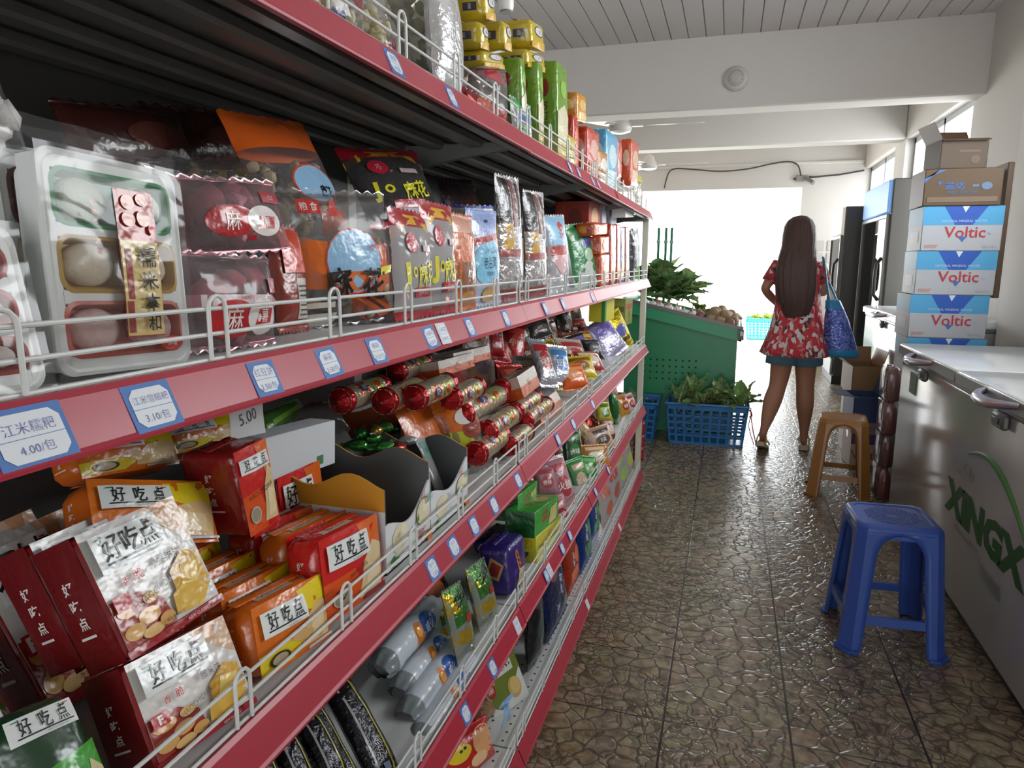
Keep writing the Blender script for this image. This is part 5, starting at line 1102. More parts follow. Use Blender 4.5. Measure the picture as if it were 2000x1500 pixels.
for i, (q, lab) in enumerate([(((-0.644, 1.526, 1.067), (-0.175, 0.027, 1.566), 0.221, 0.036, 0.090), 'orange box with pale label left in the pile under the second tier'), (((-0.664, 1.689, 1.064), (-0.175, 0.035, 1.565), 0.264, 0.037, 0.090), 'orange box with pale label above the left orange box'), (((-0.529, 1.828, 0.970), (-0.349, -0.034, 1.583), 0.177, 0.060, 0.060), 'orange and silver box standing among the rolls'), (((-0.511, 2.024, 0.858), (-0.524, 0.006, 1.567), 0.271, 0.059, 0.060), 'orange and silver box at the front right of the rolls')]):
    P(lambda w, h, t: box_pack('orange_cracker_box', w, h, t, 'b8521c', OB, [('r', -.5, .5, .5, 1, 'b9a898')], [('r', -.5, .0, .5, .9, 'a8988c'), ('t', '饼', 0, .4, .3, '5a3a2a')], kind='gloss'), q, lab, 'box', 'orange cracker boxes')
far3 = [((968,690), 'a81f24', 'c23a3a', .05, .16, 'red wrapped bundle standing left at the back of the third tier'), ((985,700), 'b02226', 'd05a50', .05, .16, 'red wrapped bundle beside the left bundle'), ((1002,705), 'a81f24', 'c84a40', .05, .15, 'red wrapped bundle right of the other bundles'), ((1030,690), '8a8a5a', 'b8b098', .06, .10, 'pale olive clear bag behind the silver strips'), ((1052,715), 'b9b9bc', '8a3a34', .05, .13, 'silver-topped strip bag leaning in the far heap'),
        ((1075,745), 'c0c0c8', 'a82a2a', .05, .15, 'long silver and red strip bag in the far heap'), ((1098,740), 'cfd2d8', '3a7ab8', .035, .12, 'white strip bag with blue dot in the far heap'), ((1082,690), 'c2a82a', '8a6a1a', .06, .07, 'yellow packet at the back of the far heap'), ((1100,715), 'b8a024', '3a3020', .06, .06, 'yellow and black packet in the middle of the far heap'), ((1140,730), 'c4b02c', '8a5a1a', .07, .05, 'bright yellow packet near the guard in the far heap'),
        ((1128,750), 'c8551f', 'e08a4a', .07, .05, 'orange packet near the guard in the far heap'), ((1120,690), 'a8a088', '6a7a4a', .07, .07, 'beige packet at the back of the far heap'), ((1165,690), '2a2a2c', '5a5a60', .06, .08, 'black packet near the purple bag'), ((1160,715), '9a3a30', 'd8c8b0', .08, .05, 'red and cream packet near the guard before the purple bag'), ((1105,660), '5a2a28', '8a4a44', .09, .08, 'dark maroon packet at the back of the far heap'),
        ((1060,650), '3a3434', '6a5a58', .08, .08, 'dark grey packet in shadow at the back of the far heap'), ((1130,640), 'c8a0a0', 'b84a4a', .09, .04, 'pink and white sausage pack below the second tier rail'), ((1155,655), 'b85a58', 'd8c8c8', .09, .05, 'red and white sausage pack right of the pink one')]
for i, (px, c, d, wd, ht, lab) in enumerate(far3):
    loc = [(-0.780, 2.342, 0.989), (-0.780, 2.444, 0.957), (-0.780, 2.554, 0.932), (-0.780, 2.756, 0.935), (-0.689, 2.598, 0.910), (-0.564, 2.283, 0.910), (-0.537, 2.345, 0.910), (-0.719, 2.971, 0.910), (-0.599, 2.628, 0.910), (-0.490, 2.488, 0.908), (-0.490, 2.381, 0.889), (-0.638, 2.998, 0.910), (-0.542, 3.030, 0.910), (-0.490, 2.691, 0.906), (-0.780, 3.471, 0.921), (-0.780, 3.004, 0.995), (-0.780, 3.787, 0.943), (-0.696, 3.724, 0.910)][i]
    rr = random.Random(i)
    o = bag('small_snack_bag', max(.085, wd*1.7), max(.10, ht*1.25), .04, mat(c, 'foil' if i in (4, 5, 6) else 'gloss'), [('e', 0, .5, .3, .2, d), ('r', -.4, .7, .4, .85, d), ('t', ['香辣', '豆干', '牛肉', '泡椒', '鱼仔'][i % 5], 0, .5, .16, 'e8e4da', 0, 1, .01)], seal=.07, seed=160+i)
    put(o, loc, (-.62+rr.uniform(-.2, .2), rr.uniform(-.25, .25), PI/2-.75+rr.uniform(-.25, .25)), lab, 'snack bag', 'small packets heaped on the third tier')
P(lambda w, h, t: bag('purple_silver_bag', w, h, t, mat('b9b4cc', 'foil'), [('p', [(-.5, .55), (.5, .45), (.5, .9), (-.5, .95)], '7a6ab0'), ('e', 0, .72, .3, .14, '5a4aa0'), ('t', '薯片', 0, .3, .12, '6a5aa8')], seal=.05, seed=180), ((-0.530, 3.605, 0.858), (-0.434, -0.473, 0.941), 0.163, 0.216, 0.040), 'silver and purple bag leaning by the guard near the far end', 'snack bag')
P(lambda w, h, t: bag('yellow_snack_bag', w, h, t, mat('c8b01f', 'foil'), [('e', 0, .5, .3, .16, '5a5aa0'), ('r', -.4, .2, .3, .3, '4a4030')], seal=.05, seed=181), ((-0.529, 3.893, 0.858), (-0.297, -0.347, 1.099), 0.158, 0.222, 0.050), 'bulging yellow bag at the far end of the third tier', 'snack bag')
P(lambda w, h, t: box_pack('yellow_green_box', w, h, t, '9aa048', [('r', -.4, .6, .4, .8, 'c0503a'), ('t', '茶', 0, .4, .25, '3a4a20')], [('r', -.4, .5, .4, .7, '6a7030'), ('t', 'TEA', 0, .3, .14, '3a4a20')]), ((-0.605, 4.175, 0.969), (-0.000, 0.037, 1.571), 0.300, 0.152, 0.090), 'olive yellow box at the back of the third tier, far end', 'box')
P(lambda w, h, t: box_pack('bright_yellow_box', w, h, t, 'd0c41f', [('r', -.5, 0, -.35, 1, '3a8a3a')], [('r', .3, 0, .5, 1, '3a8a3a')]), ((-0.620, 3.593, 1.037), (-0.000, 0.012, 1.571), 0.300, 0.128, 0.080), 'bright yellow box at the back beside the olive box', 'box')

# ---------- fourth tier
SD = [('p', [(-.3, 0), (-.24, 0), (-.2, 1), (-.26, 1)], '9a9a9c'), ('p', [(.18, 0), (.24, 0), (.28, 1), (.22, 1)], 'a89a2c'), ('t', '龙须', .0, .3, .08, '8a8a90', 80), ('r', -.1, .1, .1, .16, '6a7a9a')]
for i, (q, lab) in enumerate([(((-0.480, 0.905, 0.498), (-0.823, 0.196, 1.364), 0.069, 0.195, 0.035), 'black and silver stick pack nearest the white rolls on the fourth tier'), (((-0.482, 0.829, 0.498), (-0.822, 0.188, 1.373), 0.051, 0.216, 0.035), 'second black and silver stick pack from the white rolls'), (((-0.482, 0.761, 0.598), (-0.826, 0.208, 1.350), 0.052, 0.129, 0.035), 'third black and silver stick pack from the white rolls'), (((-0.482, 0.695, 0.623), (-0.827, 0.211, 1.347), 0.050, 0.119, 0.035), 'fourth black and silver stick pack, at the bottom picture edge'), (((-0.481, 0.628, 0.654), (-0.835, 0.244, 1.311), 0.049, 0.109, 0.035), 'fifth black stick pack, lowest and leftmost of the stick packs')]):
    P(lambda w, h, t: bag('black_stick_pack', w, h, t, mat('26262a', 'foil'), SD, seal=.04, seed=190+i, full=.5), q, lab, 'snack pack', 'black and silver stick packs')
WR = [('e', -.02, .48, .10, .34, 'c8782c'), ('e', .16, .52, .14, .34, '2f5aa8'), ('t', '威化', .16, .52, .24, 'dfe4ec', 0, 1, .01), ('r', -.4, .30, -.2, .36, '3a3a34'), ('e', -.05, .60, .05, .1, 'e0a050')]
for i, (q, lab) in enumerate(zip([((-0.495, 1.170, 0.447), 0.240, 0.030), ((-0.535, 1.194, 0.472), 0.204, 0.028), ((-0.575, 1.242, 0.483), 0.198, 0.028), ((-0.600, 1.223, 0.540), 0.217, 0.030)], ['front white wafer roll with large blue oval label on the fourth tier', 'second white wafer roll from the guard', 'third white wafer roll from the guard', 'rearmost white wafer roll with orange and blue label'])):
    o = roll_pack('white_wafer_roll', q[1], q[2], 'c2cbd4', 'a9b0b4', WR, 'gloss', 20+i, ends=False)
    for s in (-1, 1):
        m_ = MB(); r_ = q[2]
        m_.grid(lambda u, v: (s*(q[1]/2-.002+.034*v), -r_*(1-.30*v*v)*math.cos(2*PI*u)*(1+.12*math.sin(u*50)*v), r_+r_*(1-.55*v*v)*math.sin(2*PI*u)*(1+.12*math.sin(u*44)*v)), 40, 6, mat('7d8688', 'gloss') if s < 0 else mat('aeb4ba', 'gloss'), True, flip=s < 0)
        m_.build('gathered_end', o, label='dark see-through gathered end' if s < 0 else None)
    put(o, q[0], (.2, 0, PI/2), lab, 'wafer roll', 'white wafer rolls')
CORN = [('p', [(-.5, .45), (.5, .55), (.5, .98), (-.5, .98)], '3f7a34'), ('p', [(-.5, .62), (-.1, .66), (-.2, .9), (-.5, .96)], 'c2a42c'), ('t', '玉米豆', .05, .82, .14, '1c2a18', 20, 1, .03), ('r', .0, .46, .34, .58, 'c2482c'), ('p', [(-.5, .4), (.1, .42), (.2, .2), (-.5, .25)], 'b89a2a')]
for i, (q, lab) in enumerate([(((-0.492, 1.285, 0.498), (-0.319, 0.173, 1.514), 0.102, 0.155, 0.035), 'front green and gold corn bean bag on the fourth tier'), (((-0.494, 1.436, 0.498), (-0.317, 0.138, 1.526), 0.121, 0.144, 0.040), 'right green and gold corn bean bag beside the purple packs'), (((-0.547, 1.328, 0.498), (-0.386, 0.111, 1.526), 0.075, 0.101, 0.030), 'shaded green and gold corn bean bag behind the front one')]):
    P(lambda w, h, t: bag('corn_bean_bag', w, h, t, film('c8d0b0', .2), CORN, seal=.05, seed=200+i, contents=(['8a9a6a', 'a0a87a', '768a58'], 30, .008, 'food', (.03, .55)), kind='foil'), q, lab, 'snack bag', 'corn bean bags')
P(lambda w, h, t: bag('dark_brown_bag', w, h, t, mat('2c1e1a', 'foil'), [('e', 0, .6, .25, .15, 'a85a2c'), ('r', -.4, .2, .4, .3, '8a6a2c')], seal=.05, seed=205), ((-0.588, 1.403, 0.498), (-0.526, 0.095, 1.515), 0.166, 0.138, 0.030), 'dark brown bag in the shade behind the corn bean bags', 'snack bag')
PD = [('t', 'OZI', -.12, .64, .17, 'c8a83c', -70, 1.2, .06), ('t', 'OZI', -.1, .64, .15, 'b8232c', -70, 1.2, .02), ('p', [(-.3, .1), (.2, .06), (.3, .38), (-.1, .44)], 'c9b59a'), ('p', [(-.1, -.0), (.4, .0), (.4, .16), (.0, .18)], 'b8a084')]
PS = [('p', [(-.3, .4), (.1, .3), (.3, .62), (-.1, .78)], 'b08a4a'), ('p', [(-.22, .44), (.06, .38), (.22, .6), (-.06, .7)], '8a2a30')]
for i, (q, lab) in enumerate([(((-0.516, 1.624, 0.498), (-0.105, 0.080, 1.562), 0.128, 0.128, 0.085), 'front purple biscuit pack with red lettering on the fourth tier'), (((-0.566, 1.698, 0.498), (-0.127, 0.598, 1.499), 0.115, 0.021, 0.060), 'second purple biscuit pack, behind the front one'), (((-0.629, 1.736, 0.498), (-0.141, 0.137, 1.551), 0.118, 0.075, 0.060), 'rear purple biscuit pack, in the shade under the rail')][:1]+[(((-0.542, 1.832, 0.498), (-0.106, 0.133, 1.557), 0.096, 0.078, 0.085), 'second purple biscuit pack, between the front one and yellow packs'), (((-0.629, 1.872, 0.498), (-0.140, 0.067, 1.561), 0.170, 0.043, 0.060), 'rear purple biscuit pack, in the shade under the rail')]):
    P(lambda w, h, t: brick('purple_biscuit_pack', w, h, t, '2f1f6a', PD, PS, puff=.006, r=.012, fins='t', seed=210+i), q, lab, 'biscuit pack', 'purple biscuit packs')
YB = [('t', 'OZI', 0, .55, .4, 'a8862c', 0, 1, .03), ('r', -.4, .1, .4, .25, '8a7a2a')]
for i, (q, lab) in enumerate([(((-0.511, 1.935, 0.413), (-0.035, 0.111, 1.567), 0.252, 0.052, 0.075), 'bottom yellow biscuit box of the pile on the fourth tier'), (((-0.511, 1.931, 0.465), (-0.035, 0.129, 1.566), 0.281, 0.045, 0.075), 'middle yellow biscuit box of the pile on the fourth tier'), (((-0.511, 1.927, 0.511), (-0.035, 0.147, 1.566), 0.300, 0.044, 0.075), 'upper yellow biscuit box right under the green box')]):
    P(lambda w, h, t: box_pack('yellow_biscuit_box', w, h, t, 'c8c01f', YB, [('t', 'OZI', 0, .5, .5, 'b0942a')], [('e', 0, .5, .2, .3, 'b8a86a')], kind='gloss'), q, lab, 'box', 'yellow biscuit boxes')
GB = [('t', 'OZI', -.1, .55, .42, 'a82a2a', 8, 1, .04), ('p', [(.05, .1), (.4, .1), (.42, .8), (.15, .7)], 'c8b878')]
for i, (q, lab) in enumerate([(((-0.516, 1.898, 0.562), (-0.035, 0.144, 1.566), 0.278, 0.071, 0.085), 'green biscuit box lying on the yellow boxes'), (((-0.590, 1.966, 0.575), (-0.035, 0.087, 1.568), 0.217, 0.077, 0.080), 'green biscuit box farther back, touching the shelf rail'), (((-0.600, 2.108, 0.422), (-0.035, 0.115, 1.567), 0.191, 0.080, 0.070), 'dark green biscuit box in shade left of the yellow boxes')]):
    P(lambda w, h, t: box_pack('green_biscuit_box', w, h, t, '2a9a2c', GB, [('r', -.5, 0, .5, 1, '1a5a24')], [('t', 'OZI', -.1, .55, .26, 'a82a2a', 0, 1, .05), ('e', .2, .4, .16, .25, 'b8a860')], kind='gloss'), q, lab, 'box', 'green biscuit boxes')
far4 = [((1112,985), 'b0848a', 'a83a44', .05, .15, 'large pink vacuum-packed meat on the fourth tier'), ((1070,960), 'a87a84', 'b04a54', .05, .08, 'pink meat pack behind the green box'), ((1098,1020), 'b8868c', 'a83a44', .05, .08, 'pink meat pack low beside the yellow boxes'), ((1058,940), '8a6a78', 'a85a64', .06, .08, 'shaded pink meat pack under the rail'), ((1140,960), '3f8a44', 'c8a890', .05, .12, 'green and pink packet right of the meat packs'), ((1150,930), '2f8a3a', '6ab05a', .05, .08, 'bright green packet above the green and pink one'),
        ((1122,905), '1f4a28', '3a7a44', .05, .12, 'dark green bottle-like pack under the rail'), ((1165,905), 'b8762c', 'd8c8a8', .09, .07, 'brown bread pack lying by the guard'), ((1180,870), 'c8a890', '5a4a44', .09, .09, 'silver-edged brown pack above the bread pack'), ((1192,850), '7a4a34', 'c8b0a0', .06, .07, 'dark brown pack behind the silver-edged pack'), ((1183,815), 'c2b82c', '3a8a3a', .04, .07, 'yellow and green strip beside the hanging sausage'), ((1222,745), 'a8403a', 'd88a80', .05, .08, 'red ridged pack at the far end beneath the third tier'),
        ((1222,800), 'b8903a', 'a83a2c', .05, .09, 'gold and red pack at the far end of the fourth tier'), ((1240,790), 'cfc8c8', 'b83a3a', .05, .09, 'silver and red pack, last on the fourth tier')]
for i, (px, c, d, wd, ht, lab) in enumerate(far4):
    loc = [(-0.490, 2.281, 0.481), (-0.553, 2.223, 0.540), (-0.490, 2.173, 0.456), (-0.601, 2.323, 0.540), (-0.490, 2.537, 0.443), (-0.490, 2.636, 0.474), (-0.536, 2.574, 0.540), (-0.490, 2.804, 0.478), (-0.490, 2.988, 0.507), (-0.490, 3.154, 0.513), (-0.553, 3.396, 0.540), (-0.602, 3.980, 0.540), (-0.490, 3.655, 0.529), (-0.490, 3.980, 0.477)][i]
    rr = random.Random(50+i)
    o = bag('small_snack_bag', max(.09, wd*1.6), max(.11, ht*1.3), .045, mat(c, 'gloss'), [('e', 0, .45, .3, .2, d), ('r', -.3, .72, .35, .86, d), ('t', ['火腿', '卤味', '香肠', '豆腐', '面包'][i % 5], 0, .45, .15, 'e8e0d8', 0, 1, .01)], seal=.07, seed=220+i)
    put(o, loc, (-.4+rr.uniform(-.15, .15), rr.uniform(-.2, .2), PI/2-.7+rr.uniform(-.2, .2)), lab, 'snack bag', 'packets on the fourth tier')
# green sausage hanging over the guard
o = MB(); o.tube([(0, 0, 0), (.006, .002, -.015), (.012, .006, -.04), (.016, .012, -.075), (.02, .018, -.105), (.021, .02, -.12)], [.006, .016, .02, .02, .015, .006], mat('1f6a34', 'gloss'), 14)
o = o.build('green_sausage'); q_ = MB(); q_.tube([(.021, .02, -.118), (.022, .021, -.128), (.023, .022, -.14)], [.005, .008, .012], mat('1f6a34', 'gloss'), 10); q_.build('tied_end', o)
put(o, (-0.466, 2.976, 0.773), (0, 0, 0), 'green wrapped sausage hanging over the fourth tier guard', 'sausage')

# ---------- bottom tier
P(lambda w, h, t: box_pack('cookie_box', w, h, t, 'd0d2ce', [('p', [(-.5, .2), (.1, .78), (.5, .98), (.5, .50), (.1, .2), (-.2, .05)], '6a7a2c'), ('r', -.2, .52, .34, .70, 'd4d6d0'), ('t', '早餐饼', .06, .61, .11, '2c2a28', 18, 1, .02), ('e', .22, .26, .17, .16, 'c2a05a'), ('e', .24, .28, .13, .12, 'd4b870'), ('e', -.36, .42, .12, .12, 'a8302c'), ('t', '康', -.36, .42, .09, 'e8dcd0'), ('t', '早餐饼干系列', .0, .90, .05, 'a86a70', 18)], [('r', -.5, 0, .5, 1, 'b9b4a4')], kind='paper'), ((-0.536, 1.711, 0.105), (-0.110, -0.304, 0.906), 0.120, 0.209, 0.060), 'white and green cookie box with a blue bow on the bottom tier', 'box')
bx = MB()
for a, (sx, sz) in enumerate([(-.03, .012), (.03, .012)]):
    bx.grid(lambda u, v: (sx*math.sin(PI*u*.5+.0)*1.0*(1), -.004-.008*math.sin(PI*u), sz*math.sin(PI*u)+(v-.5)*.016*(1-.4*u)), 10, 3, mat('8fb4e0', 'gloss'))
for a, sx in enumerate((-.02, .018)):
    bx.grid(lambda u, v: (sx*u+(v-.5)*.014, -.003-.004*math.sin(PI*u), -.06*u), 8, 2, mat('8fb4e0', 'gloss'))
bx.blob((0, -.006, 0), .007, mat('7aa4d8', 'gloss'), 2)
put(bx.build('ribbon_bow'), (-0.470, 1.477, 0.276), (0, 0, PI/2-.24), 'pale blue ribbon bow in front of the cookie box', 'ribbon')
P(lambda w, h, t: bag('red_prawn_bag', w, h, t, mat('b81f20', 'gloss'), [('e', .28, .6, .24, .3, 'd8a070'), ('e', -.2, .62, .2, .18, 'd8c02c'), ('e', -.18, .66, .03, .03, '2a2a2a'), ('e', -.1, .68, .03, .03, '2a2a2a'), ('e', .1, .3, .16, .14, 'e0b888'), ('p', [(-.4, .2), (-.1, .3), (-.2, .05)], 'd8c02c')], seal=.05, seed=240), ((-0.535, 1.417, 0.105), (-0.421, 0.095, 1.214), 0.200, 0.106, 0.050), 'red and yellow snack bag at the bottom edge of the bottom tier', 'snack bag')
P(lambda w, h, t: bag('brown_basket_bag', w, h, t, mat('6a4a34', 'gloss'), [('e', 0, .5, .4, .3, '8a6a4a')], seal=.05, seed=241), ((-0.563, 1.623, 0.105), (-0.359, 0.227, 1.487), 0.143, 0.065, 0.040), 'brown packet in shade behind the cookie box', 'snack bag')
NV = [('t', '海苔', .1, .55, .14, 'b9c0d8', 70, 1, .02), ('t', '海', -.15, .3, .14, '9aa8c8', 0, 1, .02), ('e', -.1, .75, .16, .08, '6a4a50'), ('p', [(.1, .1), (.45, .2), (.4, .4), (.1, .3)], '2f6a5a'), ('e', .2, .8, .1, .05, '8aa8b8')]
for i, (q, c, lab) in enumerate([(((-0.500, 2.180, 0.105), (-0.175, 0.040, 1.564), 0.282, 0.248, 0.050), '1f2c5a', 'front navy seaweed bag on the bottom tier'), (((-0.524, 2.451, 0.105), (-0.175, 0.050, 1.562), 0.224, 0.180, 0.050), '24356a', 'second navy seaweed bag, behind the front one')]):
    P(lambda w, h, t: bag('seaweed_bag', w, h, t, mat(c, 'foil'), NV, seal=.05, seed=245+i), q, lab, 'snack bag', 'navy seaweed bags')
for i, (q, lab) in enumerate([(((-0.514, 1.914, 0.105), (-0.072, 0.247, 1.553), 0.144, 0.237, 0.050), 'black pouch standing right of the empty bottom board'), (((-0.544, 2.135, 0.105), (-0.071, 0.203, 1.556), 0.153, 0.158, 0.050), 'black pouch directly behind the first black pouch'), (((-0.604, 2.139, 0.105), (-0.071, 0.143, 1.561), 0.129, 0.091, 0.050), 'black pouch deepest in the bottom tier shade')]):
    P(lambda w, h, t: bag('black_pouch', w, h, t, mat('15171c', 'gloss'), [('e', 0, .5, .25, .2, '1f3a34'), ('r', -.3, .75, .3, .85, '2a3444')], seal=.05, seed=250+i), q, lab, 'snack bag', 'black pouches on the bottom tier')
for i, (q, c, d, lab) in enumerate([(((-0.510, 2.477, 0.105), (-0.140, 0.007, 1.570), 0.229, 0.196, 0.040), 'b8381c', 'd86a3a', 'orange-red bag between navy and blue bags on the bottom tier'), (((-0.502, 2.683, 0.105), (-0.140, 0.024, 1.567), 0.221, 0.245, 0.050), '1f3f8a', '3a8a44', 'front blue bag with green patch on the bottom tier'), (((-0.525, 2.996, 0.105), (-0.140, 0.008, 1.570), 0.236, 0.193, 0.050), '24489a', '3a9a4a', 'second blue bag with green patch, behind the front blue one')]):
    P(lambda w, h, t: bag('crisp_bag', w, h, t, mat(c, 'foil'), [('e', .2, .6, .2, .16, d), ('p', [(-.3, .2), (.2, .3), (.1, .45), (-.3, .4)], d), ('t', '海味', -.1, .6, .14, 'd0d4dc', 70, 1, .02)], seal=.05, seed=255+i), q, lab, 'snack bag', 'blue and orange bags on the bottom tier')
for i, (q, c, d, lab) in enumerate([(((-0.499, 3.203, 0.105), (-0.175, 0.059, 1.560), 0.300, 0.171, 0.050), 'c89a6a', 'b8502c', 'clear noodle bag with orange print on the bottom tier'), (((-0.499, 3.444, 0.105), (-0.175, 0.043, 1.563), 0.300, 0.201, 0.050), 'b8a8a0', 'a8483a', 'clear pink-grey bag beyond the noodle bag'), (((-0.499, 3.726, 0.105), (-0.244, 0.015, 1.567), 0.300, 0.215, 0.050), 'c8a048', '9ac03a', 'gold and green snack bag beyond the pink-grey bag'), (((-0.499, 3.996, 0.105), (-0.244, 0.024, 1.565), 0.300, 0.233, 0.050), 'd0c8b0', 'b8c83a', 'pale bag with yellow-green top, last on the bottom tier'), (((-0.538, 3.523, 0.189), (-0.175, 0.052, 1.562), 0.300, 0.128, 0.040), 'a87a34', 'a82a2a', 'brown and red bag set back near the bottom tier end')]):
    P(lambda w, h, t: bag('noodle_bag', w, h, t, film(c, .35), [('r', -.5, .7, .5, .95, d), ('e', 0, .4, .3, .18, d)], seal=.06, seed=260+i, contents=(['c8a870', 'd8bc88', 'b8945c'], 20, .01, 'food', (.05, .65))), q, lab, 'snack bag', 'clear bags at the far bottom tier')
# red bags hanging on the shelf end
for i, pz in enumerate((.30, .22, .14)):
    o = bag('red_sachet', .07, .09, .03, mat('8a2428', 'gloss'), [('e', 0, .5, .3, .3, 'b8484a'), ('t', '辣', 0, .5, .25, 'e0c8c0')], seal=.08, seed=270+i)
    put(o, (-.475, 4.1745, pz), (0, 0, .2), ['upper', 'middle', 'lower'][i]+' red sachet hanging on the far shelf end post', 'sachet', 'red sachets on the shelf end')
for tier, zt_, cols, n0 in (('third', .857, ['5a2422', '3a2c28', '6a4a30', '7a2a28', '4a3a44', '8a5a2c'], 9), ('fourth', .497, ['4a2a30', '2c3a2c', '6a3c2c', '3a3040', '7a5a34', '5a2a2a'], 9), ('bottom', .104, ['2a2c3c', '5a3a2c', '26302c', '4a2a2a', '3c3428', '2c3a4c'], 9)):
    for i in range(n0):
        y = 1.75+i*.265
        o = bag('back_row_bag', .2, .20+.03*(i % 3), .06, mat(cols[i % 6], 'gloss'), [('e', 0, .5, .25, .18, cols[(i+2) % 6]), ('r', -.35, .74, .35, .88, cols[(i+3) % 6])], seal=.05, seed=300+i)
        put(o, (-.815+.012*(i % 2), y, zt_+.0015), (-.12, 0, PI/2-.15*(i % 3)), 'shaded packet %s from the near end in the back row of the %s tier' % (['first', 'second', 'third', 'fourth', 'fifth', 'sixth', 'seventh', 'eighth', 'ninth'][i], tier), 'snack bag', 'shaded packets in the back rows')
for tier, zt_, y0_, cols, n0 in (('third', .857, 2.10, ['b03a34', '8a8a90', 'c2a82a', '9a4a3a', 'b9a890', '3a2c2c', 'c06a34', 'a83a44', '7a6aa0', 'c8b45a'], 7), ('fourth', .497, 2.20, ['a87a84', '8f5a34', '2f7a3c', 'b8762c', '6a3a2c', 'c8a24a', 'a83a2c', '5a7a3a', 'b09080', '8a3030'], 10)):
    for i in range(n0):
        rr = random.Random(i*7+len(tier)); c = cols[i]; d = cols[(i+3) % len(cols)]
        o = bag('small_snack_bag', .15, .17, .05, mat(c, 'gloss' if i % 3 else 'foil'), [('e', 0, .5, .3, .18, d), ('r', -.4, .72, .4, .86, d), ('t', ['香菇', '酱干', '花生', '肉脯', '果冻'][i % 5], 0, .5, .14, 'e8e4da', 0, 1, .01)], seal=.06, seed=340+i)
        put(o, (-.60+rr.uniform(-.04, .04), y0_+i*.2, zt_+.003), (-.6+rr.uniform(-.15, .15), rr.uniform(-.2, .2), PI/2-.5+rr.uniform(-.25, .25)), 'slanting packet %s from the near end in the middle row of the %s tier' % (order10[i], tier), 'snack bag', 'slanting packets in the middle rows')
# ---------- price tags
def T(li, y, lines, lab, **k): price_tag(li, y, lines, lab, **k)
T(1, .341, ['江米糯粑', '4.00/包'], 'large leftmost price tag on the second tier rail, under the rice cake trays', wd=.056, hh=.042)
T(1, .445, ['江米雪糍粑', '3.10/包'], 'price tag on the second tier rail under the front rice cake tray', wd=.048, hh=.040)
T(1, .590, ['红豆饼', '2.50/包'], 'price tag on the second tier rail under the pink rice ball bags', roll=.02)
T(1, .709, ['麻花', '3.50/包'], 'price tag on the second tier rail left under the orange twisted dough bag', roll=-.03)
T(1, .825, ['咪咪', '3.50/包'], 'price tag on the second tier rail right under the orange twisted dough bag', roll=.02)
T(1, 1.000, ['小麻花', '4.50/包'], 'left one of two overlapping price tags under the red-topped bags', roll=-.05)
T(1, 1.052, ['小麻花', '5.00/包'], 'right one of two overlapping price tags under the red-topped bags', roll=.03, blank=True, dz=.001)
T(1, 1.176, ['怪味', '4.00'], 'price tag on the second tier rail under the orange and blue bags', wd=.034)
T(1, 1.389, ['台湾', '4.50'], 'price tag on the second tier rail just left of its bent joint', wd=.034)
T(1, 1.717, ['牛肉', '5.00'], 'first price tag right of the second tier joint', wd=.034)
T(1, 1.916, ['肉干', '5.00'], 'second price tag right of the second tier joint', wd=.034)
T(1, 2.35, ['饼干', '4.00'], 'price tag on the bright far part of the second tier rail', wd=.034)
for i, (y, lab) in enumerate([(.994, 'price tag on the third tier rail under the red and orange biscuit packs'), (1.087, 'price tag on the third tier rail under the left part of the display carton'), (1.191, 'price tag on the third tier rail under the middle of the display carton'), (1.311, 'price tag on the third tier rail under the right end of the display carton'), (1.485, 'price tag on the third tier rail under the orange-topped nut bag'), (1.88, 'price tag on the third tier rail below the front biscuit rolls'), (2.085, 'price tag on the third tier rail below the orange and silver boxes'), (2.41, 'price tag on the third tier rail below the small packets')]):
    T(2, y, ['饼干', '%.2f' % (3+i*.5)], lab, roll=[.02, -.04, .03, 0, -.02, .04, 0, .02][i], wd=.036)
for i, (y, lab) in enumerate([(1.139, 'price tag on the fourth tier rail above the red snack bag'), (1.30, 'price tag on the fourth tier rail left of the cookie box'), (1.483, 'pale paper tag on the fourth tier rail above the cookie box'), (1.764, 'tilted price tag on the fourth tier rail under the purple packs'), (1.80, 'cream price tag overlapping the tilted one under the purple packs'), (1.958, 'price tag on the fourth tier rail under the yellow boxes'), (2.064, 'price tag on the fourth tier rail right of the yellow boxes'), (2.511, 'price tag on the fourth tier rail under the pink meat packs'), (2.802, 'last price tag on the fourth tier rail')]):
    T(3, y, ['特价', '%.2f' % (2.5+i*.5)], lab, roll=[.02, -.02, .05, .08, -.06, 0, .02, 0, .02][i], wd=.034, blank=i in (2, 4), dz=.0006*i)
for i, (y, lab) in enumerate([(.897, 'price tag on the top tier rail below the candy bag'), (1.10, 'price tag on the top tier rail below the mixed nuts'), (1.972, 'price tag on the top tier rail, third from the left'), (2.09, 'price tag on the top tier rail, fourth from the left'), (2.316, 'price tag on the top tier rail, fifth from the left'), (2.42, 'price tag on the top tier rail, sixth from the left')]):
    T(0, y, ['糖果', '%.2f' % (4+i*.5)], lab, wd=.034 if i else .04)
mb = MB(); mb.add([(-.018, 0, -.016), (.018, 0, -.016), (.006, 0, .018), (-.004, 0, .02)], [(0, 1, 2, 3)], mat('b8262c', 'paper')); mb.add([(-.018, .001, -.016), (.018, .001, -.016), (.006, .001, .018), (-.004, .001, .02)], [(3, 2, 1, 0)], mat('b8262c', 'paper'))
put(mb.build('red_sticker', smooth=False), (-.437, 2.82, 1.592), (LEAN_TAG, 0, PI/2), 'small red sticker on the top tier rail near the far end', 'sticker')
for i, (y, lab) in enumerate([(2.397, 'white price tag on the bottom tier rail near the blue bags'), (3.2, 'white price tag on the bottom tier rail near the far end')]):
    T(4, y, ['海苔', '%.2f' % (5+i)], lab, wd=.034, blank=True)

